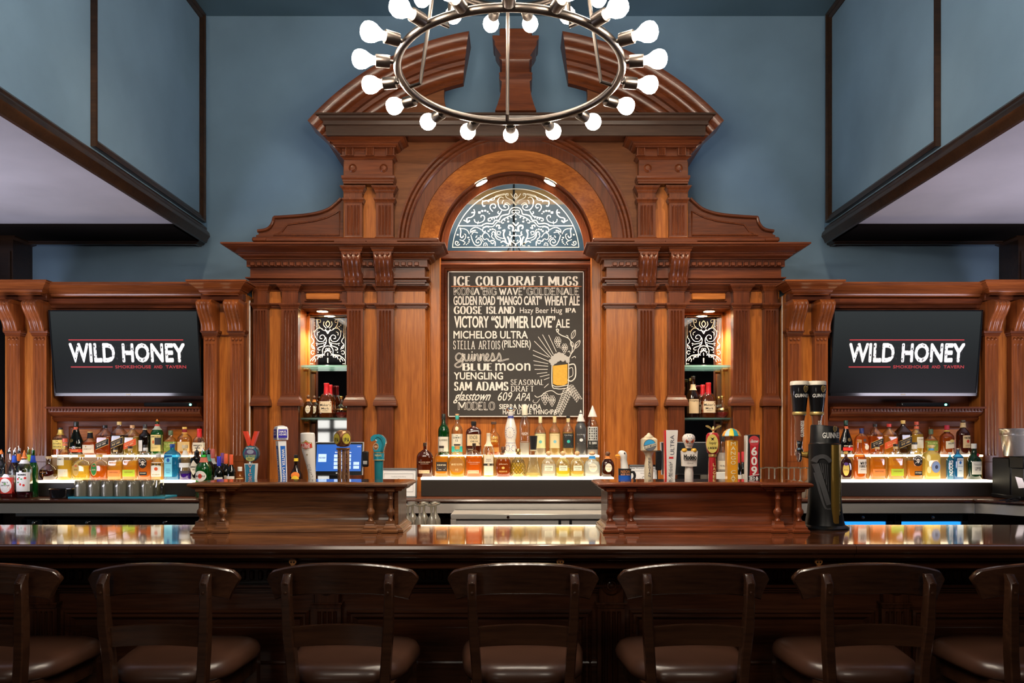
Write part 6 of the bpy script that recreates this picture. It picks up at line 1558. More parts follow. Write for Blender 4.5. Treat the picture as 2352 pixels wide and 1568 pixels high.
for px, tp, lc, sc, capc, lab in ((1241, 957, (.80, .78, .42), (.2, .55, .5), (.80, .72, .40), 'clear tequila bottle with pale yellow label, left of three alike on the upper tread'), (1274, 956, (.80, .64, .36), (.25, .55, .65), (.82, .66, .32), 'pale gold tequila bottle with tan label, middle of three alike'), (1305, 955, (.03, .035, .04), (.05, .5, .45), (.75, .6, .3), 'pale gold tequila bottle with black label, right of three alike')):
    b = Bottle('tequila_bottle', lab, 'bottle', px, 1045, tp, 26, DU, MU, 'round', (.86, .70, .30) if px > 1250 else (.82, .82, .66), .58, group=g_mu, dens=.35)
    b.cap('cyl', capc, .83, 1, .32)
    if px > 1300: b.cap('cyl', (.02, .02, .02), .93, 1.002, .34)
    tc_ = (.8, .8, .78) if px > 1300 else (.45, .38, .2)
    b.label('rect', 0, .36, .97, .37, lc, 0, [('Casa Amigos', .50, .7, .035, tc_), ('#', .46, .5, .01, tc_), ('#', .23, .6, .012, tc_)]); b.label('oval', 0, .34, .28, .08, sc); b.done()
b = Bottle('tequila_bottle', 'grey frosted bottle with white paper cone, left one of the two cone tops', 'bottle', 1334, 1045, 942, 27, DU, MU, 'round', liquid((.26, .27, .29), .85), 1, group=g_mu)
b.cap('cone', (.80, .76, .72), .74, 1.0, .72); b.label('oval', 0, .33, .3, .07, (.78, .80, .82)); b.label('rect', 0, .45, .01, .01, (.6, .6, .6), 0, [('Casa Amigos', .45, .7, .03, (.62, .64, .66)), ('#', .25, .6, .01, (.62, .64, .66))]); b.done()
b = Bottle('tequila_bottle', 'clear bottle with black and white lace label and white paper cone', 'bottle', 1361, 1045, 932, 25, DU, MU, 'round', (.84, .85, .84), .15, group=g_mu)
b.cap('cone', (.82, .77, .72), .77, 1.0, .84); b.label('rect', 0, .36, .95, .42, (.62, .62, .60)); b.label('rect', 0, .20, .96, .18, (.03, .03, .03), 0, [('EL BUHO', .24, .7, .05, (.8, .8, .78), 'serif'), ('#', .17, .6, .015, (.7, .7, .68))])
for i in range(4):
    for j in range(5): b.label('dia' if (i + j) % 2 else 'oval', -.6 + .4 * i, .33 + .05 * j, .13, .035, (.04, .04, .04), 0, (), 'printed_lace')
b.done()
# ---------------------------------------------------------------- right lower tread
b = Bottle('whisky_bottle', 'dark squat whisky bottle with gold shield label beside the black beer tower', 'bottle', 1943, 1102, 1038, 26, DL, RL_, 'squat', (.10, .025, .02), .58, glass=liquid((.10, .03, .02), .5), dens=.7, group=g_rl)
b.cap('cyl', (.7, .45, .12), .9, 1, .36); b.label('oval', -.2, .36, .55, .46, (.68, .50, .12), 0, [('ROYAL', .34, .4, .05, (.2, .08, .1))]); b.label('oval', -.2, .55, .4, .12, (.10, .05, .22)); b.done()
b = Bottle('bourbon_bottle', 'orange amber bottle with white label and black lettering, right lower tread', 'bottle', 1974, 1102, 1011, 30, DL, RL_, 'sloped', (.80, .26, .03), .62, group=g_rl)
b.cap('cyl', (.55, .28, .08), .92, 1, .34); b.label('rect', .22, .33, .76, .36, (.78, .72, .64), 0, [('WILD', .41, .5, .07, BLACKINK, 'serif', .25), ('TURKEY', .33, .62, .07, BLACKINK, 'serif', .25), ('BOURBON', .25, .4, .025, (.3, .2, .15), 'sans', .25)]); b.done()
for px, tp, band, lab in ((2015, 1022, (.75, .24, .06), 'flat shouldered bourbon bottle with orange label, right tread'), (2057, 1021, (.42, .55, .04), 'flat shouldered rye bottle with lime green label, right tread')):
    b = Bottle('bourbon_bottle', lab, 'bottle', px, 1102, tp, 34, DL, RL_, 'flask', (.85, .38, .04) if band[0] > .6 else (.90, .48, .05), .62, group=g_rl)
    b.cap('cyl', (.03, .02, .016), .93, 1, .32); b.cap('cyl', (.75, .55, .25), .86, .93, .30)
    b.label('rect', .05, .20, .86, .20, band, .0, [('STRAIGHT BOURBON', .23, .6, .03, (.30, .10, .03)), ('#', .15, .7, .006, (.3, .1, .03))]); b.label('rect', 0, .52, .02, .02, (.5, .3, .1), 0, [('BULLEIT', .55, .6, .06, (.32, .10, .03)), ('FRONTIER', .38, .55, .04, (.40, .18, .04))]); b.done()
b = Bottle('rum_bottle', 'pale bottle with round black skull label, right lower tread', 'bottle', 2100, 1102, 1017, 34, DL, RL_, 'flask', (.85, .42, .06), .50, group=g_rl)
b.collar((.84, .80, .68), .82, .94, 1.2); b.cap('cyl', (.04, .04, .04), .94, 1.0, .38); skull(b, .25, .50, .62, .29); b.label('rect', .3, .17, .52, .11, BLK, 0, [('RYE WHISKEY', .18, .42, .04, CREAM, 'sans', .3)]); b.done()
b = Bottle('limoncello_bottle', 'frosted yellow square bottle with blue oval label, right lower tread', 'bottle', 2139, 1102, 1023, 35, DL, RL_, 'gin', liquid((.95, .80, .25), .9), 1, group=g_rl)
b.collar((.10, .35, .65), .84, .90, 1.1); b.cap('knob', (.80, .58, .22), .90, 1, .44); b.label('oval', .30, .36, .62, .36, (.80, .45, .12)); b.label('oval', .30, .36, .58, .33, (.26, .36, .58)); b.label('oval', .36, .36, .2, .11, (.06, .07, .12))
for cx, cz in ((-.65, .62), (-.6, .28)): b.label('oval', cx, cz, .26, .2, (.97, .86, .38), 0, (), 'printed_slice')
b.done()
b = Bottle('gin_bottle', 'narrow light blue bottle with white upright lettering beside the blue gin bottle', 'bottle', 2182, 1102, 1040, 15, DL, RL_, 'gin', (.04, .42, .72), .92, glass=liquid((.04, .42, .72), .4), dens=.4, group=g_rl); b.cap('cyl', (.75, .75, .75), .9, 1, .5)
vs, fs = text_mesh('INDOORS', .02); q = fit(vs, 0, .55, -.3, .3); v, f = b.decal([(-z_ * b.R * 2.0, (.12 + x * 1.05) * b.H) for x, z_ in q], fs, .001); MB().add(v, f).build('lettering', ink((.85, .85, .85)), b.body, smooth=False); b.done()
b = Bottle('gin_bottle', 'bright blue square gin bottle with grey label, right lower tread', 'bottle', 2200, 1102, 1031, 22, DL, RL_, 'gin', (.03, .30, .70), .92, glass=liquid((.03, .22, .6), .4), dens=.45, group=g_rl)
b.cap('cyl', (.04, .06, .12), .90, .97, .34); b.cap('cyl', (.75, .62, .4), .965, 1, .26); b.label('rect', .2, .38, .66, .60, (.62, .70, .74), 0, [('BOMBAY', .62, .5, .04, (.02, .05, .2), 'sans', .2), ('SAPPHIRE', .42, .5, .03, (.02, .05, .2), 'sans', .2), ('#', .28, .3, .02, (.2, .3, .4), 'sans', .2)]); b.label('oval', .2, .54, .24, .10, (.02, .12, .42)); b.done()
b = Bottle('gin_bottle', 'dark green gin bottle with red seal and white label at the right end', 'bottle', 2237, 1102, 1020, 31, DL, RL_, 'sloped', (.012, .08, .035), .8, glass=liquid((.012, .08, .035), .5), dens=.75, group=g_rl)
b.cap('cyl', (.72, .72, .70), .86, 1, .38); b.label('oval', .45, .68, .3, .10, (.70, .04, .05)); b.label('rect', .12, .32, .82, .36, (.74, .72, .66), 0, [('Tanqueray', .41, .6, .06, (.3, .3, .28), 'sans', .12), ('LONDON', .32, .45, .035, BLACKINK, 'serif', .12), ('DRY GIN', .27, .45, .035, BLACKINK, 'serif', .12), ('#', .19, .75, .015, (.05, .2, .1), 'sans', .12)]); b.done()
# ---------------------------------------------------------------- right upper tread
b = Bottle('cognac_bottle', 'black teardrop cognac bottle with gold seal, right upper tread', 'bottle', 1943, 1045, 967, 31, DU, RU, 'tear', (.014, .014, .014), .9, glass=liquid((.014, .016, .014), .9), dens=.92, group=g_ru)
b.cap('cyl', (.012, .05, .04), .86, 1, .31); b.label('rect', .0, .79, .28, .08, (.62, .14, .06)); b.label('oval', .25, .43, .25, .11, (.7, .45, .1), 0, (), 'gold_seal', M_GOLD); b.label('rect', .15, .16, .8, .1, (.72, .04, .03), 0, [('REMY MARTIN', .25, .7, .04, CREAM, 'serif')]); b.done()
b = Bottle('cognac_bottle', 'orange cognac bottle with dark blue neck, right upper tread', 'bottle', 1979, 1045, 985, 33, DU, RU, 'squat', (.85, .26, .02), .7, group=g_ru)
b.cap('cyl', (.02, .03, .14), .80, 1.0, .30); b.label('oval', .2, .54, .22, .12, (.10, .06, .05)); b.label('oval', .5, .28, .3, .2, (.82, .74, .55)); b.done()
jw('square whisky bottle with slanted black label and black cap, right upper tread', 2010, 975, (.80, .20, .02), (.02, .02, .022), (.018, .018, .02), (.8, .7, .5), 'BLACK LABEL', RU, g_ru, 30)
jw('square amber whisky bottle with slanted red label, right upper tread', 2042, 975, (.85, .42, .06), (.68, .06, .05), (.75, .10, .03), (.85, .5, .2), 'RED LABEL', RU, g_ru, 31)
jw('square dark whisky bottle with gold cap and slanted black label, right upper tread', 2074, 967, (.10, .045, .02), (.75, .50, .15), (.03, .03, .04), (.7, .5, .2), 'BLUE LABEL', RU, g_ru, 32, glass=liquid((.16, .08, .03), .4))
b = Bottle('scotch_bottle', 'pale gold bottle with red neck bands and cream label, right upper tread', 'bottle', 2105, 1045, 970, 29, DU, RU, 'round', YEL, .62, group=g_ru)
b.cap('cyl', (.62, .10, .06), .90, 1, .34); b.collar((.70, .16, .08), .78, .86, 1.12); b.label('rect', .3, .36, .68, .34, (.80, .74, .56), 0, [('DEWAR\u2019S', .46, .5, .05, (.4, .28, .15), 'serif', .3), ('#', .38, .45, .01, (.5, .4, .25), 'sans', .3)]); b.done()
dew('amber bottle with dark green label and green cap, right upper tread', 2138, 987, RU, g_ru)
b = Bottle('rum_bottle', 'dark amber rum bottle with red cap and cream label, right upper tread', 'bottle', 2175, 1045, 978, 30, DU, RU, 'round', (.62, .18, .02), .72, glass=liquid((.2, .05, .02), .3), group=g_ru)
b.cap('cyl', (.55, .03, .06), .84, 1, .36); b.collar((.75, .55, .12), .78, .83, 1.2); b.label('rect', .2, .34, .8, .26, (.78, .68, .50), .12, [('MOUNT', .38, .5, .06, (.2, .2, .12), 'serif', .2)]); b.label('oval', .3, .46, .4, .1, (.78, .6, .2)); b.done()
b = Bottle('bourbon_bottle', 'dark amber bourbon bottle with cream label and red rose at the right end', 'bottle', 2212, 1045, 966, 29, DU, RU, 'round', (.16, .03, .012), .9, glass=liquid((.16, .03, .012), .5), dens=.7, group=g_ru)
b.cap('cyl', (.12, .09, .07), .94, 1, .34); b.collar((.76, .56, .30), .78, .92, 1.3); b.label('rect', .25, .37, .74, .36, (.76, .56, .32), 0, [('FOUR ROSES', .48, .6, .06, BLACKINK, 'serif', .25), ('BOURBON', .26, .4, .03, (.3, .15, .1), 'sans', .25)]); b.label('oval', .25, .38, .24, .09, (.62, .05, .03)); b.done()
# ---------------------------------------------------------------- bottles in the two niches
ZN = Z(961, 5.29) + .0065
gn = 'bottles on the niche shelves'
julio('amber tequila bottle with orange ribbon on the left niche shelf, in front', 708, 957, 905, 22, 5.32, ZN, (.25, .09, .02), (.75, .28, .08), gn)
julio('amber tequila bottle with orange ribbon on the left niche shelf, behind', 722, 957, 906, 20, 5.395, ZN, (.25, .09, .02), (.75, .28, .08), gn)
def maker(lab, px, tp, w, d):
    b = Bottle('bourbon_bottle', lab, 'bottle', px, 957, tp, w, d, ZN, 'dumpy', (.42, .10, .02), .66, group=gn)
    b.cap('wax', (.72, .02, .03), .66, 1.0, .34); b.label('rect', .0, .30, .95, .33, (.80, .66, .45), 0, [('Maker\u2019s', .36, .7, .07, BLACKINK), ('Mark', .26, .5, .06, BLACKINK), ('WHISKY', .19, .4, .025, BLACKINK)]); b.done()
maker('red wax sealed bourbon on the left niche shelf, in front', 750, 878, 35, 5.32)
maker('red wax sealed bourbon on the left niche shelf, half hidden behind', 759, 881, 26, 5.395)
maker('red wax sealed bourbon on the right niche shelf, in front', 1627, 877, 35, 5.32)
maker('red wax sealed bourbon on the right niche shelf, half hidden behind', 1614, 881, 30, 5.395)
for px, d, w, lab in ((784, 5.35, 30, 'round liqueur bottle with gold band on the left niche shelf'), (1659, 5.32, 29, 'round liqueur bottle with gold band on the right niche shelf, in front'), (1651, 5.40, 22, 'round liqueur bottle on the right niche shelf, half hidden behind')):
    b = Bottle('liqueur_bottle', lab, 'bottle', px, 957, 908, w, d, ZN, 'ball', PNK, .25, group=gn)
    b.cap('knob', (.75, .55, .2), .86, 1.0, .30, M_GOLD); b.collar((.8, .62, .25), .36, .42, 1.02, M_GOLD, 'gold_band'); b.done()
b = Bottle('liqueur_bottle', 'tall brown bottle with cream label on the right niche shelf', 'bottle', 1592, 957, 862, 28, 5.33, ZN, 'sloped', (.06, .02, .01), .9, glass=liquid((.06, .02, .01), .7), dens=.8, group=gn)
b.cap('cyl', (.03, .02, .015), .93, 1, .34); b.collar((.80, .66, .42), .66, .80, 1.1); b.label('rect', 0, .27, .96, .34, (.72, .55, .32), 0, [('Frangelico', .40, .7, .05, BLACKINK)]); b.done()
b = Bottle('liqueur_bottle', 'brown bottle partly hidden at the back of the right niche shelf', 'bottle', 1586, 957, 866, 20, 5.40, ZN, 'sloped', (.06, .02, .01), .9, glass=liquid((.06, .02, .01), .7), dens=.8, group=gn); b.cap('cyl', (.4, .28, .1), .93, 1, .34); b.done()
b = Bottle('vodka_bottle', 'clear cut glass bottle with black cap and cream label below the right niche', 'bottle', 1660, 1147, 1006, 25, 4.9, ZK, 'round', (.78, .78, .74), .7); b.cap('cyl', (.015, .015, .016), .88, 1, .40); b.label('rect', 0, .50, .96, .14, (.80, .74, .60), 0, [('NO BLACK', .49, .7, .025, BLACKINK)]); b.done()
# ================================================================ tap handles
DT = 3.60
TG = 'tap handles on the bar'
def tap(name_label, px):
    x = X(px, DT)
    t = thing('beer_tap', name_label, 'beer tap', (x, DT, 1.15), TG)
    f = MB().lathe([(.008, 1.145), (.013, 1.15), (.013, 1.178), (.009, 1.182), (.011, 1.19), (.011, 1.205), (.007, 1.21), (.007, 1.222)], (x, DT, 0), 16)
    f.tube([(x, DT, 1.165), (x, 3.535, 1.165)], .011, 12)
    f.tube([(x, DT, 1.15), (x, DT + .03, 1.12), (x, DT + .035, 1.09)], .009, 10)
    f.build('faucet', M_CHROME, t)
    return t, x
PX = lambda p: X(p, DT)
PZ = lambda p: Z(p, DT)
def vert_text(s, px, y0, y1, w, yy, mat, parent, name='lettering', sx_=0):
    """Letters stacked one under another."""
    h = (y1 - y0) / len(s)
    for i, ch in enumerate(s):
        if ch == ' ': continue
        a, b_ = y0 + h * i + h * .12, y0 + h * (i + 1) - h * .12
        wc = w * (.26 if ch in 'I1' else 1)
        mb = MB(); write(mb, ch, PX(px - wc / 2 + sx_ * i), PX(px + wc / 2 + sx_ * i), PZ(b_), PZ(a), yy, 'sans', .02)
        mb.build(name, mat, parent, smooth=False)
def side_text(s, px0, px1, y0, y1, yy, mat, parent, up=True, bold=.01, shear=0):
    """A word turned on its side; reads upwards or downwards."""
    vs, fs = text_mesh(s, bold); q = fit(vs, 0, 1, 0, 1, shear)
    if up: pts = [(PX(px1 - (px1 - px0) * v), yy, PZ(y1 + (y0 - y1) * u)) for u, v in q]
    else: pts = [(PX(px0 + (px1 - px0) * v), yy, PZ(y0 + (y1 - y0) * u)) for u, v in q]
    return MB().add(pts, fs).build('lettering', mat, parent, smooth=False)
def flat(mbpts, yy, mat, name, parent): return MB().add([(a, yy, b_) for a, b_ in mbpts], [tuple(range(len(mbpts)))]).build(name, mat, parent, smooth=False)
def ell(px, py, rx, ry, n=28): return [(PX(px + rx * cos(2 * pi * k / n)), PZ(py + ry * sin(2 * pi * k / n))) for k in range(n)]
ZB0 = 1.215
# 1 red V over a round badge
t, x = tap('tap handle with a red letter V over a round dark badge', 577)
red = plas((.78, .06, .025), .35)
for s in (-1, 1):
    pts = [(577 + s * 17.5, 990), (577 + s * 9, 990), (577 - s * 1, 1022), (577 + s * 6, 1024)]
    MB().prism([(PX(a), PZ(b_)) for a, b_ in pts], DT - .012, DT + .012).build('letter_stroke', red, t)
bd = MB().lathe([(.0345, -.012), (.037, -.009), (.037, .010), (.034, .012)], (PX(577), DT, PZ(1041)), 32, 'y').build('badge', plas((.03, .05, .07), .35), t)
yy = DT - .0124
flat(ell(577, 1041, 15.5, 17.5), yy, ink((.03, .20, .30)), 'badge_print', bd); flat(ell(577, 1042, 14, 12), yy - .0005, ink((.10, .06, .16)), 'badge_print', bd); flat(ell(577, 1037, 8, 5), yy - .001, ink((.35, .38, .50)), 'badge_print', bd)
flat([(PX(565), PZ(1044)), (PX(589), PZ(1044)), (PX(586), PZ(1056)), (PX(577), PZ(1058.5)), (PX(568), PZ(1056))], yy - .001, ink((.62, .62, .20)), 'badge_print', bd)
mb = MB(); write(mb, 'VICTORY', PX(567), PX(587), PZ(1030.5), PZ(1026.5), yy - .0015, 'sans', .03); mb.build('lettering', ink((.85, .82, .8)), bd, smooth=False)
mb = MB(); write(mb, 'DIRTWOLF', PX(566), PX(588), PZ(1050), PZ(1044.5), yy - .0015, 'sans', .04); mb.build('lettering', ink((.04, .22, .32)), bd, smooth=False)
mb = MB(); write(mb, 'RED IPA', PX(571), PX(583), PZ(1055), PZ(1052), yy - .0015, 'sans', .02); mb.build('lettering', ink((.05, .1, .1)), bd, smooth=False)
blk = MB().rows([[(PX(577 - w), DT - .014, z_), (PX(577 + w), DT - .014, z_), (PX(577 + w), DT + .014, z_), (PX(577 - w), DT + .014, z_)] for w, z_ in ((9.5, ZB0), (13.5, PZ(1064)))]).build('handle_block', plas((.80, .78, .74)), t)
flat([(PX(565.5), PZ(1066)), (PX(588.5), PZ(1066)), (PX(586.5), PZ(1108)), (PX(567.5), PZ(1108))], DT - .0145, ink((.04, .24, .40)), 'print_panel', blk)
vert_text('VICT', 577, 1066, 1104, 8, DT - .015, ink((.85, .35, .3)), blk)
MB().lathe([(.006, PZ(1064)), (.006, PZ(1059))], (PX(577), DT, 0), 10).build('neck', M_CHROME, t)
# 2 white and blue four sided handle
t, x = tap('white and blue four sided tap handle lettered downwards', 645)
def tw(w, z_, cxp=645): # square section turned so that an edge faces left of centre
    a = RAD(35); c_ = PX(cxp)
    return [(c_ + w * cos(a + RAD(45) + k * pi / 2), DT + w * sin(a + RAD(45) + k * pi / 2), z_) for k in range(4)]
MB().rows([tw(.020, ZB0, 651), tw(.026, PZ(1012), 645)]).build('shaft', simple('white_enamel', (.80, .80, .80), .25, coat=.5), t)
MB().rows([tw(.034, PZ(1010)), tw(.036, PZ(1004)), tw(.035, PZ(985)), tw(.030, PZ(980)), tw(.012, PZ(977))]).build('head', simple('white_enamel', (.80, .80, .80), .25, coat=.5), t)
def on_face(i0, i1, w0, z0_, c0, w1, z1_, c1, u0, u1, off=.0006):
    A, B = tw(w0, z0_, c0), tw(w1, z1_, c1)
    def P(u, v):
        p = [A[i0][k] * (1 - v) + B[i0][k] * v for k in range(3)]; q = [A[i1][k] * (1 - v) + B[i1][k] * v for k in range(3)]
        r = [p[k] * (1 - u) + q[k] * u for k in range(3)]
        nx, ny = (q[1] - p[1]), -(q[0] - p[0]); l = sqrt(nx * nx + ny * ny)
        return (r[0] + nx / l * off, r[1] + ny / l * off, r[2])
    return P
blu = ink((.02, .13, .50)); wht = ink((.84, .84, .84))
tw0 = tw(1, 0); order = sorted(range(4), key=lambda k: tw0[k][1])    # nearest edge first
near = order[0]; lf = min(order[1:3], key=lambda k: tw0[k][0]); rt = max(order[1:3], key=lambda k: tw0[k][0])
for i0, i1, u0, u1 in ((near, rt, .22, .85), (lf, near, .15, .75)):
    P = on_face(i0, i1, .020, ZB0, 651, .026, PZ(1012), 645, 0, 1)
    if i0 == lf: P = on_face(lf, near, .020, ZB0, 651, .026, PZ(1012), 645, 0, 1)
    st_ = MB().add([P(u0, .05), P(u1, .05), P(u1, .90), P(u0, .90)], [(0, 1, 2, 3)]).build('blue_stripe', blu, t, smooth=False)
    P2 = on_face(i0, i1, .020, ZB0, 651, .026, PZ(1012), 645, 0, 1, .0011)
    vs, fs = text_mesh('WINTER LAGER', .03); q = fit(vs, 0, 1, 0, 1)
    MB().add([P2(u0 + (u1 - u0) * (.2 + .6 * v), .84 - .62 * u) for u, v in q], fs).build('lettering', wht, st_, smooth=False)
    P3 = on_face(i0, i1, .036, PZ(1004), 645, .035, PZ(985), 645, 0, 1, .0012)
    h_ = MB().add([P3(.1, -.05), P3(.9, -.05), P3(.9, .95), P3(.1, .95)], [(0, 1, 2, 3)]).build('head_panel', ink((.03, .02, .36)), t, smooth=False)
    P4 = on_face(i0, i1, .036, PZ(1004), 645, .035, PZ(985), 645, 0, 1, .0018)
    for w_, a_, b_ in (('SAMUEL', .55, .82), ('ADAMS', .22, .48)):
        vs, fs = text_mesh(w_, .03); q = fit(vs, .16, .84, a_, b_)
        MB().add([P4(u, v) for u, v in q], fs).build('lettering', wht, h_, smooth=False)
    P5 = on_face(i0, i1, .034, PZ(1010), 645, .036, PZ(1004), 645, 0, 1, .0016)
    vs, fs = text_mesh('SEASONAL', .02); q = fit(vs, .14, .86, .1, .85); MB().add([P5(u, v) for u, v in q], fs).build('lettering', ink((.1, .1, .3)), h_, smooth=False)
# 3 white twisted glass shape
t, x = tap('slim white tap handle shaped like a tall beer glass with red label', 708)
ST = [(706.5, 16.5, 996), (707, 16.8, 1004), (707.5, 16.3, 1020), (709, 15, 1036), (711.5, 12.8, 1052), (714, 10.5, 1068), (716, 9, 1084), (717, 8.6, 1100), (717.5, 8.6, 1125)]
def st_ring(c_, w_, py_): return [(PX(c_ + w_ * cos(2 * pi * k / 24)), DT + w_ / F * DT * .8 * sin(2 * pi * k / 24), PZ(py_)) for k in range(24)]
body = MB().rows([st_ring(c_, w_, p_) for c_, w_, p_ in ST] ).build('glass_shape', simple('white_gloss', (.80, .75, .70), .2, coat=.6), t)
MB().rows([st_ring(706.5, 16.5, 996), st_ring(706.5, 14, 993.5), st_ring(706.5, 6, 992.5)]).build('foam_top', simple('white_gloss', (.80, .75, .70), .2, coat=.6), t)
yy = DT - .0275
lab = [(693, 1017), (700, 1016), (706, 1011), (712, 1016), (719, 1017), (720, 1029), (713, 1031), (706, 1033), (699, 1031), (692, 1028)]
def wrap(px_, py_, off):
    c_ = float(np.interp(py_, [s_[2] for s_ in ST], [s_[0] for s_ in ST])); w_ = float(np.interp(py_, [s_[2] for s_ in ST], [s_[1] for s_ in ST]))
    q = min(.98, abs(px_ - c_) / w_)
    return (PX(px_), DT - w_ / F * DT * .8 * sqrt(1 - q * q) - off, PZ(py_))
def wrapfill(poly, off, mat, name, parent):
    cxm = sum(p[0] for p in poly) / len(poly); cym = sum(p[1] for p in poly) / len(poly)
    pp = []
    for i in range(len(poly)):
        a, b_ = poly[i], poly[(i + 1) % len(poly)]
        for k in range(3): pp.append((a[0] + (b_[0] - a[0]) * k / 3, a[1] + (b_[1] - a[1]) * k / 3))
    n = len(pp); vs = []
    for q in (0.02, .5, 1): vs += [wrap(cxm + (a - cxm) * q, cym + (b_ - cym) * q, off) for a, b_ in pp]
    return MB().add(vs, [(i * n + k, i * n + (k + 1) % n, (i + 1) * n + (k + 1) % n, (i + 1) * n + k) for i in range(2) for k in range(n)]).build(name, mat, parent)
wrapfill([(a, b_ - 1) for a, b_ in lab], .0006, ink((.42, .30, .10)), 'label', body)
lb = wrapfill([(706 + (a - 706) * .93, 1023 + (b_ - 1023) * .72) for a, b_ in lab], .0016, ink((.62, .04, .03)), 'label', body)
for s, a, b_ in (('STELLA', 1018, 1023.5), ('ARTOIS', 1024, 1029)):
    vs, fs = text_mesh(s, .03); MB().add([wrap(u, v, .0027) for u, v in fit(vs, 697, 715, b_, a)], fs).build('lettering', ink((.85, .8, .75)), body, smooth=False)
vs, fs = text_mesh('Belgium', 0); MB().add([wrap(u, v, .001) for u, v in fit(vs, 701, 713, 1035, 1032)], fs).build('lettering', ink((.2, .15, .1)), body, smooth=False)
wrapfill([(708, 1040), (709, 1043), (711.5, 1043.5), (709, 1044.5), (708, 1048), (707, 1044.5), (704.5, 1043.5), (707, 1043)], .0008, ink((.3, .22, .12)), 'printed_star', body)
mb = MB(); rnd = random.Random(5)
for k in range(80):
    u_ = rnd.uniform(0, 1); py_ = 1066 + 36 * u_; px_ = 707 + 9 * u_ + rnd.uniform(-2, 7)
    p_ = wrap(px_, py_, .0012); r_ = .0012
    mb.add([(p_[0] - r_, p_[1], p_[2]), (p_[0], p_[1], p_[2] - r_), (p_[0] + r_, p_[1], p_[2]), (p_[0], p_[1], p_[2] + r_)], [(0, 1, 2, 3)])
mb.build('bubble_print', ink((.12, .10, .09)), body, smooth=False)['kind'] = 'stuff'
# 4 bronze barrel head on three posts
t, x = tap('bronze tap handle with round yellow medallions and three slim posts', 788)
brz = simple('antique_copper', (.30, .14, .065), .32, .6)
MB().lathe([(.012, PZ(1026)), (.027, PZ(1024)), (.034, PZ(1017)), (.036, PZ(1007)), (.034, PZ(997)), (.027, PZ(990)), (.012, PZ(987.5))], (PX(788), DT, 0), 28).build('barrel_head', brz, t)
for s in (-1, 1):
    a = RAD(-90 + s * 36)
    cx_, cy_ = PX(788) + .033 * cos(a), DT + .033 * sin(a); tx, ty = -sin(a), cos(a)
    def dsk(r, off, n=24): return [(cx_ + cos(a) * off + tx * r * cos(2 * pi * k / n), cy_ + sin(a) * off + ty * r * cos(2 * pi * k / n), PZ(1007) + r * 1.25 * sin(2 * pi * k / n)) for k in range(n)]
    md = MB().rows([dsk(.022, -.010), dsk(.022, .003), dsk(.0185, .004)]).build('medallion', brz, t)
    MB().add(dsk(.0185, .0046), [tuple(range(24))]).build('medallion_face', ink((.52, .42, .05)), md, smooth=False)
    vs, fs = text_mesh('IPA', .04); q = fit(vs, -.013, .013, -.016, .004)
    MB().add([(cx_ + cos(a) * .0054 + tx * u, cy_ + sin(a) * .0054 + ty * u, PZ(1007) + v) for u, v in q], fs).build('lettering', ink(BLACKINK), md, smooth=False)
for px_, w_ in ((780, 3.5), (789, 3), (798, 4)):
    po = MB().box(PX(px_ - w_), PX(px_ + w_), DT - .014 + (.006 if px_ == 789 else 0), DT + .008, ZB0, PZ(1031), .003).build('post', brz, t)
    if px_ != 789: vert_text('SIERRA', px_, 1040, 1112, 3.6, DT - .0146, ink((.03, .015, .01)), po)
MB().box(PX(774), PX(803), DT - .018, DT + .018, PZ(1033), PZ(1028), .003).build('post_cap', brz, t)
# 5 teal breaking wave
t, x = tap('teal tap handle topped by a curling ocean wave', 870)
teal = simple('teal_glaze', (.02, .25, .34), .25, coat=.6); teal2 = simple('deep_teal_glaze', (.015, .18, .22), .3, coat=.4)
MB().rows([[(PX(870 + (c_ * w_)), DT + s_ * w_ / F * DT * .7, z_) for c_, s_ in [(cos(2 * pi * k / 20), sin(2 * pi * k / 20)) for k in range(20)]] for w_, z_ in ((9, ZB0), (10.5, PZ(1060)), (11.5, PZ(1050)), (12, PZ(1036)))]).build('shaft', teal2, t)
cl = MB().rows([[(PX(870 + (c_ * 12.6)), DT + s_ * 12.6 / F * DT * .72, z_) for c_, s_ in [(cos(2 * pi * k / 20), sin(2 * pi * k / 20)) for k in range(20)]] for z_ in (PZ(1056), PZ(1039))]).build('collar', teal, t)
for p_ in (1056, 1039): MB().rows([[(PX(870 + c_ * 13), DT + s_ * 13 / F * DT * .72, z_) for c_, s_ in [(cos(2 * pi * k / 20), sin(2 * pi * k / 20)) for k in range(20)]] for z_ in (PZ(p_ + 1), PZ(p_ - 1))]).build('collar_rim', simple('pale_gold', (.6, .5, .25), .4, .5), cl)
mb = MB(); write(mb, 'WAVE', PX(862), PX(878), PZ(1048), PZ(1043), DT - .0185, 'sans', .02); mb.build('lettering', ink((.6, .5, .2)), cl, smooth=False)
wave = cat([(860, 1037), (858, 1026), (862, 1018), (868, 1013), (866, 1008), (860, 1011), (854, 1013), (853, 1005), (859, 999), (868, 997), (878, 999), (885, 1007), (887, 1016), (884, 1026), (881, 1037)], 4)
MB().prism([(PX(a), PZ(b_)) for a, b_ in wave], DT - .018, DT + .018).build('wave', teal, t)
for k in range(3):
    cv = cat([(861 + 3 * k, 1010 - 3 * k), (868 + 3 * k, 1003 - k), (877 + 2 * k, 1008), (881 + k, 1020), (877 + 2 * k, 1034)], 5)
    MB().tube([(PX(a), DT - .018, PZ(b_)) for a, b_ in cv], .0028, 6).build('wave_ridge', teal if k % 2 else teal2, t)
mb = MB().tube([(PX(a), DT - .015, PZ(b_)) for a, b_ in cat([(867, 1012), (861, 1009), (856, 1012), (854, 1008)], 4)], .0032, 6); mb.build('wave_crest', simple('pale_foam', (.45, .62, .66), .4), t)
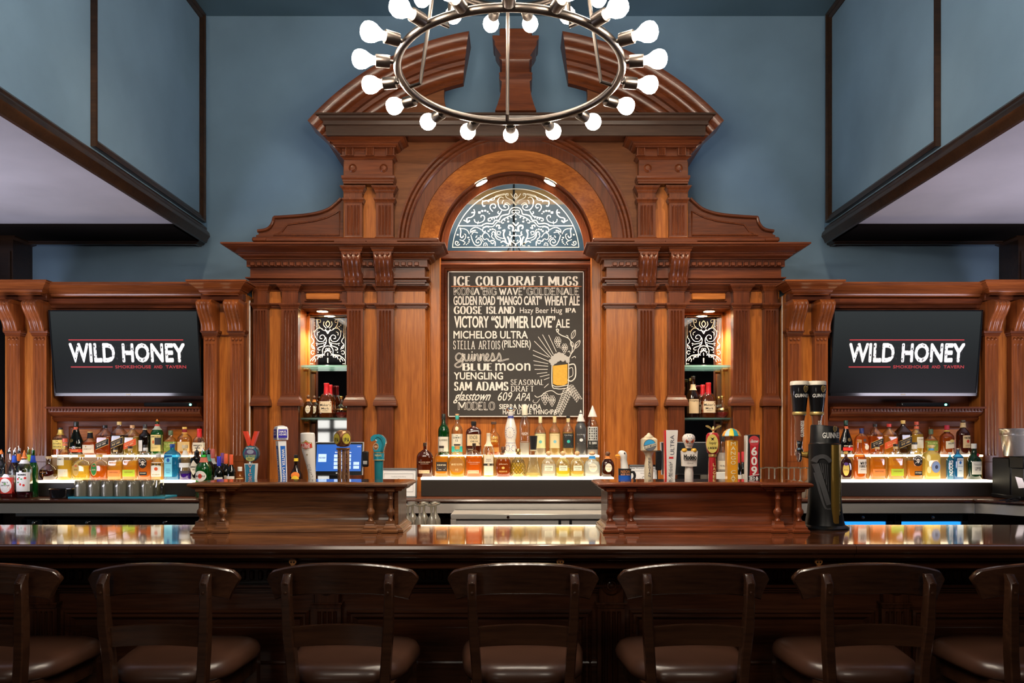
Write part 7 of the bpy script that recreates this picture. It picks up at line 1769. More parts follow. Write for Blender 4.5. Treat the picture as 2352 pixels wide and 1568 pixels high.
e_ = flat(ell(865, 1025, 6.2, 8.2), DT - .0188, ink((.55, .42, .30)), 'round_badge', t); flat(ell(865, 1025, 5.2, 7), DT - .0193, ink((.20, .08, .03)), 'badge_print', e_); flat(ell(865, 1025, 4, 2.4), DT - .0198, ink((.6, .35, .2)), 'badge_print', e_)
# 6 goose head tap
t, x = tap('tap handle shaped like a white goose head with an orange beak', 1433)
gw = simple('white_gloss', (.82, .79, .74), .25, coat=.4)
mb = MB()
def ringx(cx2, py_, rx, ry): return [(PX(cx2 + rx * cos(2 * pi * k / 18)), DT + ry / F * DT * sin(2 * pi * k / 18), PZ(py_)) for k in range(18)]
mb.rows([ringx(1435, 1077, 9.5, 9.5), ringx(1434, 1066, 8.4, 8), ringx(1432.5, 1056, 7.6, 7.6), ringx(1431.5, 1050, 9, 8.6), ringx(1430, 1044, 10.6, 9.4), ringx(1429, 1038, 9, 8), ringx(1428.5, 1035, 5, 4.5), ringx(1428.5, 1034, 1.5, 1.5)])
mb.build('goose_head', gw, t)
orange = plas((.85, .36, .03), .35)
MB().rows([[(PX(a), DT + b_ / F * DT, PZ(c_)) for a, b_, c_ in pts] for pts in (
    [(1424, -6, 1043), (1424, 6, 1043), (1424, 7, 1048), (1424, -7, 1048)], [(1418, -5, 1042), (1418, 5, 1042), (1418, 5.5, 1047.5), (1418, -5.5, 1047.5)], [(1412.5, -3.5, 1045), (1412.5, 3.5, 1045), (1412.5, 3.5, 1047), (1412.5, -3.5, 1047)])]).build('upper_beak', orange, t)
MB().rows([[(PX(a), DT + b_ / F * DT, PZ(c_)) for a, b_, c_ in pts] for pts in (
    [(1425, -5.5, 1048.5), (1425, 5.5, 1048.5), (1425, 5.5, 1053), (1425, -5.5, 1053)], [(1418, -4.5, 1048.5), (1418, 4.5, 1048.5), (1418, 4.5, 1052), (1418, -4.5, 1052)], [(1414, -3, 1048.5), (1414, 3, 1048.5), (1414, 3, 1050), (1414, -3, 1050)])]).build('lower_beak', plas((.72, .24, .02), .35), t)
for s in (-1, 1): MB().lathe([(.0032, -.002), (.0032, 0), (.002, .002)], (PX(1433.5), DT + s * .0165, PZ(1040)), 10, 'y').build('eye', M_GLOSSBLK, t)
cn = MB().rows([ringx(1435, 1110, 14, 13), ringx(1435, 1078, 15, 13.5), ringx(1435, 1075.5, 15, 13.5)]).build('can_body', plas((.015, .016, .02), .4), t)
cdy = DT - 13.8 / F * DT
for txt, a, b_, col in (('NEON', 1079, 1086, (.70, .30, .12)), ('BEER HUG', 1087, 1091, (.85, .45, .35))):
    vs, fs = text_mesh(txt, .05)
    MB().add([(u, DT - sqrt(max(0, (13.9 / F * DT) ** 2 - (u - PX(1435)) ** 2 * .8)) - .001, v) for u, v in fit(vs, PX(1424.5), PX(1445.5), PZ(b_), PZ(a))], fs).build('lettering', ink(col), cn, smooth=False)
MB().rows([[(p[0] if 1 else 0, p[1], p[2]) for p in ringx(1435, q_, 14.7, 13.7)] for q_ in (1100, 1091)], True, False).build('blue_band', ink((.02, .12, .55)), cn)
MB().tube([(PX(a), DT, PZ(b_)) for a, b_ in cat([(1448, 1084), (1455, 1084), (1458, 1092), (1455, 1100), (1449, 1103)], 4)], .006, 8).build('can_handle', plas((.015, .016, .02), .4), t)
# 7 cream handle with round blue badge
t, x = tap('cream tap handle with a round blue badge and domed top', 1490)
crm = simple('cream_gloss', (.70, .58, .40), .3, coat=.4)
MB().rows([[(PX(1490 - w_), DT - w_ / F * DT * .9, PZ(p_)), (PX(1490 + w_), DT - w_ / F * DT * .9, PZ(p_)), (PX(1490 + w_), DT + .02, PZ(p_)), (PX(1490 - w_), DT + .02, PZ(p_))] for w_, p_ in ((12, 1038), (17, 1034), (17, 1009), (14, 1006), (10, 1004))]).build('head', crm, t)
MB().lathe([(.022, PZ(1006)), (.021, PZ(1002)), (.012, PZ(999)), (.008, PZ(996)), (.004, PZ(994))], (PX(1490), DT - .005, 0), 18).build('dome', crm, t)
MB().lathe([(.018, ZB0), (.020, PZ(1096)), (.0205, PZ(1080)), (.0185, PZ(1064)), (.0150, PZ(1052)), (.0155, PZ(1046)), (.022, PZ(1038))], (PX(1490), DT, 0), 22).build('vase_shaft', crm, t)
yy = DT - 17 / F * DT * .9 - .0006
e_ = MB().add([(a, yy, b_) for a, b_ in ell(1490, 1022, 14.2, 13.6)], [tuple(range(28))]).build('round_badge', ink((.10, .09, .08)), t, smooth=False)
flat([p for p in ell(1490, 1022, 13, 12.4, 40)], yy - .0005, ink((.16, .17, .20)), 'badge_print', e_); flat([(PX(1490 + 13 * cos(a)), PZ(1022 - 12.4 * sin(a))) for a in [RAD(20 + 160 * k / 16) for k in range(17)]], yy - .001, ink((.05, .36, .68)), 'badge_print', e_)
flat([(PX(1475), PZ(1026)), (PX(1505), PZ(1016)), (PX(1506), PZ(1022)), (PX(1476), PZ(1032))], yy - .0015, ink((.80, .72, .55)), 'badge_band', e_)
vs, fs = text_mesh('BLUE MOON', .03); MB().add([(u, yy - .002, v + (u - PX(1490)) * .33) for u, v in fit(vs, PX(1477), PX(1504), PZ(1026.3), PZ(1021.8))], fs).build('lettering', ink((.02, .04, .10)), e_, smooth=False)
vert_text('BELGIAN W', 1490, 1050, 1108, 5, DT - .0212, ink((.05, .05, .09)), t)
# 8 white tall slab with red edge
t, x = tap('tall white tapered tap handle with a red edge and sideways lettering', 1540)
MB().rows([[(PX(a), DT - .016, z_), (PX(b_), DT - .016, z_), (PX(b_), DT + .016, z_), (PX(a), DT + .016, z_)] for a, b_, z_ in ((1530.5, 1547, ZB0), (1528.5, 1555.5, PZ(989)), (1529.5, 1555, PZ(987.5)))]).build('slab', simple('white_enamel', (.80, .76, .72), .25, coat=.5), t)
MB().rows([[(PX(a), DT - .0155, z_), (PX(b_), DT - .0155, z_), (PX(b_), DT + .0155, z_), (PX(a), DT + .0155, z_)] for a, b_, z_ in ((1526, 1530.5, ZB0), (1525, 1528.5, PZ(988)))]).build('red_edge', plas((.62, .03, .03), .3), t)
yy = DT - .0166
side_text('ULTRA', 1538, 1547, 999, 1044, yy, ink((.04, .05, .08)), t, True, 0)
side_text('Michelob', 1534, 1543, 1056, 1100, yy, ink((.03, .04, .06)), t, True, 0, .2)
flat([(PX(a), PZ(b_)) for a, b_ in ((1534, 1048.5), (1546, 1048.5), (1544.5, 1050.5), (1546, 1053), (1534, 1053), (1535.5, 1050.5))], yy, ink((.60, .04, .04)), 'ribbon_print', t)
# 9 skull over a shield
t, x = tap('tap handle with a decorated white sugar skull over a lettered shield', 1582)
sk = simple('white_gloss', (.80, .72, .66), .3, coat=.4)
mb = MB(); mb.rows([ringx(1582, 1029, 7, 6), ringx(1582, 1022, 9.5, 9), ringx(1582, 1017, 11.5, 10.5), ringx(1582, 1010, 15, 13), ringx(1582, 1003, 14.5, 13), ringx(1582, 998, 11, 10), ringx(1582, 995.5, 5, 5)])
sko = mb.build('skull', sk, t)
for s in (-1, 1):
    MB().lathe([(.0072, .004), (.0085, -.001), (.0065, -.002), (.003, .0)], (PX(1582 + s * 5.6), DT - .0215, PZ(1012.5)), 16, 'y').build('eye_socket', plas((.52, .10, .03), .3), sko)
    MB().lathe([(.0035, 0), (.0035, -.003), (.001, -.004)], (PX(1582 + s * 5.6), DT - .0222, PZ(1012.5)), 10, 'y').build('eye', plas((.15, .02, .02), .2), sko)
    MB().lathe([(.012, PZ(1037)), (.014, PZ(1034)), (.010, PZ(1030)), (.002, PZ(1029))], (PX(1582 + s * 11), DT - .008, 0), 14).build('flower', plas((.80, .42, .03), .4), sko)
flat([(PX(1580.5), PZ(1019)), (PX(1583.5), PZ(1019)), (PX(1582), PZ(1015))], DT - .0238, ink((.06, .03, .03)), 'nose', sko)
for k in range(7): flat([(PX(1576.5 + 1.7 * k), PZ(1024.5)), (PX(1577.8 + 1.7 * k), PZ(1024.5)), (PX(1577.8 + 1.7 * k), PZ(1022)), (PX(1576.5 + 1.7 * k), PZ(1022))], DT - .0200, ink((.25, .16, .14)), 'tooth', sko)
for a, b_ in ((1576, 1001), (1582, 1000), (1588, 1001), (1579, 1006), (1585, 1006)): flat(ell(a, b_, 1.3, 1.1, 8), DT - .0262 + .0 * a, ink((.25, .25, .40)), 'painted_dot', sko)
sh = MB().rows([[(PX(1582.5 - w_), DT - .014, PZ(p_)), (PX(1582.5), DT - .022, PZ(p_ + 1)), (PX(1582.5 + w_), DT - .014, PZ(p_)), (PX(1582.5 + w_), DT + .012, PZ(p_)), (PX(1582.5 - w_), DT + .012, PZ(p_))] for w_, p_ in ((16.5, 1070), (17.5, 1050), (18.5, 1035))]).build('shield', simple('white_gloss', (.80, .72, .66), .3, coat=.4), t)
mb = MB(); write(mb, 'Modelo', PX(1568.5), PX(1597), PZ(1055), PZ(1043.5), DT - .0232, 'sans', .045); mb.build('lettering', ink(BLACKINK), sh, smooth=False)
mb = MB(); write(mb, 'Especial', PX(1574), PX(1592), PZ(1066), PZ(1060.5), DT - .0232, 'sans', 0, .2); mb.build('lettering', ink((.2, .15, .12)), sh, smooth=False)
flat([(PX(1569), PZ(1057.5)), (PX(1596.5), PZ(1057.5)), (PX(1596.5), PZ(1056.5)), (PX(1569), PZ(1056.5))], DT - .0232, ink((.15, .1, .08)), 'printed_rule', sh)
MB().lathe([(.018, ZB0), (.0190, PZ(1100)), (.0195, PZ(1085)), (.0165, PZ(1072)), (.018, PZ(1069))], (PX(1582.5), DT, 0), 20).build('shaft', simple('white_gloss', (.80, .72, .66), .3, coat=.4), t)
# 10 red barrel with gold eagle
t, x = tap('red tap handle with a yellow oval badge and small gold eagle on top', 1637)
rb = simple('red_gloss', (.42, .02, .025), .25, coat=.5); gld = simple('gold_paint', (.65, .45, .16), .35, .6)
MB().rows([ringx(1637, 1043, 8, 8), ringx(1637, 1038, 13, 11), ringx(1637, 1018, 16, 13), ringx(1637, 999, 15, 12), ringx(1637, 994, 11, 10), ringx(1637, 992.5, 4, 4)]).build('barrel', rb, t)
MB().rows([ringx(1636, 1122, 8.5, 8.5), ringx(1636, 1098, 9.2, 9), ringx(1636, 1070, 9, 9), ringx(1636, 1050, 8, 8)]).build('shaft', rb, t)
MB().lathe([(.014, PZ(1050)), (.0175, PZ(1048)), (.0175, PZ(1043)), (.015, PZ(1041))], (PX(1636.5), DT, 0), 20).build('gold_ring', gld, t)
e_ = MB().rows([[(a, DT - .026 + (.004 if k_ == 0 else 0), b_) for a, b_ in ell(1633, 1018.5, r_, r2_)] for k_, (r_, r2_) in enumerate(((13.5, 21.5), (13.5, 21.5), (12.2, 20)))]).build('oval_badge', ink((.72, .55, .14)), t)
mb = MB(); write(mb, 'Yuengling', PX(1622.5), PX(1644), PZ(1021), PZ(1013.5), DT - .0268, 'sans', 0, .2); mb.build('lettering', ink(BLACKINK), e_, smooth=False)
mb = MB(); write(mb, 'LAGER', PX(1623.5), PX(1643), PZ(1031), PZ(1025.5), DT - .0268, 'serif'); mb.build('lettering', ink(BLACKINK), e_, smooth=False)
flat([(PX(a), PZ(b_)) for a, b_ in ((1628, 1004), (1633, 1006), (1638, 1003.5), (1635, 1008), (1637, 1011), (1633, 1009.5), (1630, 1012), (1631.5, 1008))], DT - .0268, ink(BLACKINK), 'printed_eagle', e_)
vert_text('LAGER', 1638, 1062, 1108, 5.5, DT - .0188, ink((.75, .58, .22)), t)
eg = MB().rows([[(PX(1638.5 + w_ * c_), DT + w_ / F * DT * s_, PZ(p_)) for c_, s_ in [(cos(2 * pi * k / 10), sin(2 * pi * k / 10)) for k in range(10)]] for w_, p_ in ((3, 993), (2.2, 990), (4.5, 986), (3, 982), (1.6, 979), (.6, 978))]).build('eagle', gld, t)
for s in (-1, 1):
    MB().prism([(PX(1638.5 + s * a), PZ(b_)) for a, b_ in cat([(2, 986), (7, 980), (13, 976.5), (18, 977.5), (15, 981), (9, 983.5), (4, 988)], 3)], DT - .003, DT + .003).build('eagle_wing', gld, eg)
# 11 orange block with parasol
t, x = tap('orange tap handle with a small striped parasol on top', 1680)
org = simple('orange_gloss', (.80, .34, .02), .3, coat=.4)
ob = MB().box(PX(1668), PX(1692.5), DT - .022, DT + .022, ZB0, PZ(1011), .003).build('block', org, t)
vert_text('MANGO CA', 1681, 1013, 1100, 11, DT - .0226, ink((.88, .74, .45)), ob)
MB().tube([(PX(1680), DT, PZ(1011)), (PX(1680), DT, PZ(990))], .007, 10).build('parasol_stem', simple('pale_wood_paint', (.75, .62, .45), .4), t)
pcs = [(.80, .58, .03), (.03, .30, .36), (.80, .34, .02), (.45, .62, .68)]
for k in range(12):
    a0, a1 = 2 * pi * k / 12, 2 * pi * (k + 1) / 12
    rows = []
    for r_, p_ in ((.002, 983), (.020, 985.5), (.034, 991), (.043, 1000), (.042, 1001.5)):
        rows.append([(PX(1680) + r_ * cos(a0 + (a1 - a0) * j / 3), DT + r_ * sin(a0 + (a1 - a0) * j / 3), PZ(p_)) for j in range(4)])
    MB().rows(rows, False, False).build('parasol_panel', plas(pcs[k % 4], .35), t)
# 12 black box with red stripe and figures
t, x = tap('black box shaped tap handle with a red stripe and white figures', 1727)
bx = MB().box(PX(1713), PX(1741), DT - .03, DT + .015, ZB0, PZ(998), .002).build('box', plas((.02, .017, .018), .35), t)
MB().box(PX(1711), PX(1713.2), DT - .0295, DT + .015, ZB0, PZ(1000), .001).build('white_side', plas((.75, .72, .68), .4), t)
yy = DT - .0305
rs = flat([(PX(a), PZ(b_)) for a, b_ in ((1718, 1018), (1738, 1018), (1736, 1050), (1738, 1092), (1717, 1092), (1719, 1050))], yy, ink((.50, .02, .03)), 'red_stripe', t)
flat(ell(1727.5, 1012, 12, 11.5), yy - .0004, ink((.60, .06, .07)), 'round_badge', t)
mb = MB(); write(mb, 'Glasstown', PX(1718), PX(1738), PZ(1016), PZ(1009), yy - .001, 'sans', .02, .15); mb.build('lettering', ink((.85, .8, .78)), t, smooth=False)
for i, ch in enumerate('609'):
    mb = MB(); write(mb, ch, PX(1721.5), PX(1733.5), PZ(1045 + 22 * i), PZ(1026.5 + 22 * i), yy - .001, 'sans', .05); mb.build('lettering', ink((.85, .80, .76)), t, smooth=False)
mb = MB(); write(mb, 'IPA', PX(1717), PX(1738), PZ(1102), PZ(1093), yy - .001, 'serif'); mb.build('lettering', ink((.85, .80, .76)), t, smooth=False)
flat([(PX(1715), PZ(1092)), (PX(1739), PZ(1087)), (PX(1739), PZ(1088.5)), (PX(1715), PZ(1093.5))], yy - .0012, ink((.85, .8, .76)), 'printed_rule', t)
# ================================================================ stout tower and its two handles
DG = 3.42
xg = X(1894, DG)
tw_ = thing('beer_tower', 'black cylindrical beer tower with harp relief and vertical gold bar', 'beer tower', (xg, DG, ZT))
GZ = lambda p: Z(p, DG)
GX = lambda p: X(p, DG)
blk = simple('satin_black', (.007, .007, .0075), .36, spec=.3)
rg_ = .0655
MB().lathe([(.098, ZT + .0005), (.098, ZT + .006), (.090, ZT + .012), (.082, ZT + .016), (.078, ZT + .03), (.072, ZT + .07), (.068, ZT + .11), (rg_, ZT + .2), (rg_, GZ(1020)), (rg_ - .004, GZ(1018.5))], (xg, DG, 0), 48).build('column', blk, tw_)
rows = []
for r_, z_, sl in ((rg_ - .003, GZ(1018), 0), (rg_ - .006, GZ(1014), 0), (rg_ - .008, GZ(981), .006), (rg_ - .012, GZ(978), .006), (.02, GZ(977), .003)):
    rows.append([(xg + r_ * cos(2 * pi * k / 48), DG + r_ * sin(2 * pi * k / 48), z_ + sl * cos(2 * pi * k / 48) * -1) for k in range(48)])
hd = MB().rows(rows).build('head', blk, tw_)
def tcyl(px, py, r, off): # point on the column front under a photo position
    u = GX(px) - xg; u = max(-r * .98, min(r * .98, u))
    return (xg + u, DG - sqrt(r * r - u * u) - off, GZ(py))
vs, fs = text_mesh('GUINNESS', .02); MB().add([tcyl(u, v, rg_ - .0052, .0012) for u, v in fit(vs, 1878, 1926, 1006, 993)], fs).build('lettering', ink((.80, .79, .76)), hd, smooth=False)
def harp(px, py, k, fn, mat, parent, name='harp_emblem'):
    st = [([(-5, -7), (-6, 0), (-2, 8)], 1.6), ([(-5, -7), (-1, -9), (3, -6), (6, -8), (6, 0), (2, 6), (-2, 8)], 1.8), ([(-3, -6), (-3, 3)], .7), ([(-1, -6.5), (-1, 5)], .7), ([(1, -6), (1, 4)], .7), ([(3, -5), (3, 2)], .7)]
    mb = MB()
    for pts, w_ in st:
        v_, f_ = ribbon(cat([(px + a * k, py + b_ * k) for a, b_ in pts], 5), w_ * k); mb.add([fn(a, b_) for a, b_ in v_], f_)
    o = mb.build(name, mat, parent, smooth=False); o['kind'] = 'stuff' if 0 else 'thing'; del o['kind']; return o
harp(1906, 985.5, .75, lambda a, b_: tcyl(a, b_, rg_ - .0052, .0014), simple('gold_print', (.62, .42, .14), .4, .3), hd)
rows = []
for p_ in (1021, 1060, 1120, 1198):
    a, b_ = 1895, 1919
    rows.append([tcyl(a, p_, rg_, -.004), tcyl(a, p_, rg_, .004), tcyl(a + 3, p_, rg_, .012), tcyl(a + 9, p_, rg_, .016), tcyl(b_ - 8, p_, rg_, .016), tcyl(b_ - 7, p_, rg_, .009), tcyl(b_, p_, rg_, .008), tcyl(b_, p_, rg_, -.004)])
gb = MB().rows(rows).build('gold_bar', simple('brushed_gold', (.58, .36, .08), .28, .9), tw_)
vs, fs = text_mesh('ST. JAMES\u2019S GATE', .0); q = fit(vs, 0, 1, 0, 1)
MB().add([tcyl(1918 - 4 * v, 1182 - 140 * u, rg_, .0096) for u, v in q], fs).build('lettering', ink((.80, .62, .22)), gb, smooth=False)
gr = simple('grey_relief', (.05, .05, .053), .4, spec=.3)
for pts, w_ in (([(1863, 1060), (1868, 1050), (1879, 1047), (1887, 1052), (1893, 1060)], 9), ([(1865, 1064), (1876, 1108), (1889, 1156)], 10), ([(1864, 1084), (1873, 1132), (1882, 1163), (1893, 1165)], 4)):
    v_, f_ = ribbon(cat(pts, 6), w_); n_ = len(v_) // 2
    mb = MB().rows([[tcyl(v_[i][0], v_[i][1], rg_, .0015), tcyl(v_[i][0], v_[i][1], rg_, .005), tcyl(v_[n_ + i][0], v_[n_ + i][1], rg_, .005), tcyl(v_[n_ + i][0], v_[n_ + i][1], rg_, .0015)] for i in range(n_)])
    mb.build('harp_relief', gr, tw_)
for k in range(4):
    v_, f_ = ribbon([(1873 + 4.5 * k, 1062 + k), (1877 + 4 * k, 1084 + 14 * k)], 1.5)
    MB().add([tcyl(a, b_, rg_, .0025) for a, b_ in v_], f_).build('harp_string', gr, tw_, smooth=False)
gs_ = simple('brushed_gold', (.58, .36, .08), .28, .9)
for px, lab in ((1836, 'tap handle shaped like a pint of stout, left of two beside the tower'), (1876, 'tap handle shaped like a pint of stout, right of two, rising behind the tower')):
    dg = 3.50
    GX2 = lambda p: X(p, dg); GZ2 = lambda p: Z(p, dg)
    x_ = GX2(px)
    t = thing('beer_tap', lab, 'beer tap', (x_, dg, GZ2(1060)), TG)
    sc = dg / F
    MB().lathe([(15 * sc, GZ2(946)), (16 * sc, GZ2(935)), (18.5 * sc, GZ2(912)), (21 * sc, GZ2(893)), (20.5 * sc, GZ2(884))], (x_, dg, 0), 32).build('pint_body', simple('stout_black', (.010, .009, .010), .1, coat=.8), t)
    MB().lathe([(20.6 * sc, GZ2(884.5)), (20.6 * sc, GZ2(878)), (19.5 * sc, GZ2(875.5)), (8 * sc, GZ2(875))], (x_, dg, 0), 32).build('foam_head', simple('cream_foam', (.80, .72, .60), .5), t)
    MB().lathe([(13 * sc, GZ2(954)), (15.5 * sc, GZ2(952)), (16 * sc, GZ2(948)), (15 * sc, GZ2(945.5))], (x_, dg, 0), 28).build('gold_ring', gld, t)
    MB().lathe([(8.0 * sc, GZ2(1012)), (9 * sc, GZ2(995)), (10.5 * sc, GZ2(966)), (13 * sc, GZ2(954))], (x_, dg, 0), 24).build('wooden_grip', simple('stained_grip', (.16, .055, .028), .3, coat=.4), t)
    def pc(u, v, off=.0012):
        r_ = float(np.interp(v, [884, 893, 912, 935, 946], [20.5, 21, 18.5, 16, 15])) * sc
        a = min(r_ * .97, max(-r_ * .97, GX2(u) - x_)); return (x_ + a, dg - sqrt(r_ * r_ - a * a) - off, GZ2(v))
    vs, fs = text_mesh('GUINNESS', .02); MB().add([pc(u, v) for u, v in fit(vs, px - 14.5, px + 19, 913, 905)], fs).build('lettering', ink((.82, .8, .77)), t, smooth=False)
    harp(px + 8, 894.5, .85, lambda a, b_: pc(a, b_, .0014), simple('gold_print', (.62, .42, .14), .4, .3), t)
    vs, fs = text_mesh('GUINNESS', .02); q = fit(vs, 0, 1, 0, 1)
    MB().add([(GX2(px + 7 - 8 * v), dg - 10.8 * sc, GZ2(1003 - 37 * u)) for u, v in q], fs).build('lettering', ink((.80, .76, .70)), t, smooth=False)
    mb = MB().lathe([(7 * sc, GZ2(1012)), (7.5 * sc, GZ2(1016)), (6 * sc, GZ2(1028)), (9 * sc, GZ2(1032)), (8.5 * sc, GZ2(1044)), (6 * sc, GZ2(1048)), (6 * sc, GZ2(1054)), (3 * sc, GZ2(1060))], (x_, dg, 0), 20)
    fc = mb.build('faucet', M_CHROME, t)
    MB().tube([(x_ + .008, dg, GZ2(1043)), (x_ + (.03 if px < 1850 else 0.01), DG + .055, GZ2(1044)), (xg - (.04 if px < 1850 else .01), DG + .058, GZ2(1045))], [.010, .016, .017], 14).build('gold_shank', gs_, t)
# ================================================================ glassware and equipment
def glass(prof, name='glass'): return MB().lathe(prof, (0, 0, 0), 20, cap=False)
# tumblers standing upside down on a blue mat
dm_ = 4.70
mat_o = MB().prism_z([(X(162, dm_), 4.672), (X(383, dm_), 4.672), (X(383, dm_), 4.845), (X(162, dm_), 4.845)], ZK + .0006, ZK + .011)
bm_ = tag(mat_o.build('bar_mat', plas((.03, .32, .48), .5)), 'bright blue rubber bar mat under the upturned tumblers', 'mat')
r0 = .0385
proto = local('tumbler', 'upturned clear tumbler, front row on the blue mat', 'glass', 'upturned tumblers on the blue mat')
FROST = liquid((.82, .79, .68), .42)
glass([(.0365, 0), (r0, .002), (r0 * .99, .06), (.0355, .088), (.033, .094), (.001, .094), (.001, .090), (.031, .088), (.034, .06), (.0355, .004), (.0365, 0)]).build('glass_wall', FROST, proto)
MB().lathe([(.031, .080), (.0335, .084), (.0335, .0935), (.001, .0945)], (0, 0, 0), 18).build('thick_base', clear_glass('thick_glass', (.80, .78, .70)), proto)
names = ['leftmost', 'second', 'third', 'fourth', 'fifth', 'sixth']
firstt = True
for row, dd in ((0, 4.712), (1, 4.795)):
    for k in range(6):
        px = 187 + 30.3 * k
        loc = (X(px, 4.712), dd, ZK + .0112)
        lab = 'upturned clear tumbler, %s from the left in the %s row on the blue mat' % (names[k] if k else 'first', 'front' if row == 0 else 'back')
        if firstt: proto.location = loc; proto['label'] = lab; firstt = False
        else: dup(proto, loc, .3 * k, lab)
tb = local('tumbler', 'smaller faceted upturned glass at the right end of the blue mat', 'glass', 'upturned tumblers on the blue mat')
K = 10
MB().rows([[(r_ * cos(2 * pi * k / K), r_ * sin(2 * pi * k / K), z_) for k in range(K)] for r_, z_ in ((.033, 0), (.034, .003), (.026, .07), (.024, .094), (.001, .094))], True, False).build('glass_wall', clear_glass('thick_glass', (.80, .78, .70)), tb)
tb.location = (X(366, 4.712), 4.712, ZK + .0112)
# black bowl
bo = thing('ashtray', 'round black bowl on the counter beside the blue mat', 'bowl', (X(143, 4.72), 4.72, ZK))
MB().lathe([(.060, .0005), (.064, .004), (.068, .05), (.070, .054), (.066, .056), (.062, .052), (.058, .010), (.001, .008)], (X(143, 4.72), 4.72, ZK), 32).build('bowl', M_GLOSSBLK, bo)
# stemmed beer glasses upside down on a red mat under the middle of the counter
sh_ = thing('glass_shelf', 'low steel shelf with a red mat under the stemmed glasses', 'shelf', (X(968, 4.15), 4.15, .6))
MB().box(X(900, 4.15), X(1012, 4.15), 4.02, 4.32, .90, .925, .003).build('steel_tray', M_STEEL, sh_)
MB().box(X(905, 4.15), X(1008, 4.15), 4.03, 4.31, .9252, .932, .002).build('red_mat', plas((.50, .04, .05), .5), sh_)
for px in (905, 1006): MB().box(X(px, 4.15) - .01, X(px, 4.15) + .01, 4.15, 4.17, 0.0, .90).build('leg', M_STEEL, sh_)
gp = local('stemmed_glass', 'upturned stemmed beer glass', 'glass', 'upturned stemmed glasses on the red mat')
glass([(.024, 0), (.027, .03), (.029, .06), (.025, .10), (.014, .118), (.007, .128), (.005, .145), (.007, .17), (.027, .178), (.028, .182), (.001, .183)]).build('glass_wall', FROST, gp)
MB().rows([[(r_ * cos(2 * pi * k / 20), r_ * sin(2 * pi * k / 20), z_) for k in range(20)] for r_, z_ in ((.0252, .008), (.0268, .024))], True, False).build('red_print', ink((.65, .05, .05)), gp)
fi = True
for row, dd in ((0, 4.08), (1, 4.17), (2, 4.26)):
    for k in range(3):
        loc = (X(937 + 27 * k, 4.08) + (.0 if row != 1 else .012), dd, .9322)
        lab = 'upturned stemmed beer glass, %s in the %s row on the red mat' % (('left', 'middle', 'right')[k], ('front', 'middle', 'back')[row])
        if fi: gp.location = loc; gp['label'] = lab; fi = False
        else: dup(gp, loc, 0, lab)
# wine glasses upside down behind the right tap box
wp_ = local('wine_glass', 'upturned wine glass', 'glass', 'upturned wine glasses behind the right tap box')
glass([(.030, 0), (.037, .04), (.036, .065), (.022, .092), (.006, .105), (.0042, .115), (.0042, .165), (.006, .171), (.031, .176), (.032, .1785), (.001, .179)]).build('glass_wall', FROST, wp_)
fi = True
ordn = ('first', 'second', 'third', 'fourth', 'fifth', 'sixth', 'seventh', 'eighth')
for k, (px, dd) in enumerate(((1747, 4.74), (1766, 4.84), (1779, 4.74), (1796, 4.84), (1811, 4.74), (1824, 4.84), (1838, 4.74), (1856, 4.80))):
    loc = (X(px, dd), dd, ZK + .0005)
    lab = 'upturned wine glass, %s from the left behind the right tap box' % ordn[k]
    if fi: wp_.location = loc; wp_['label'] = lab; fi = False
    else: dup(wp_, loc, 0, lab)
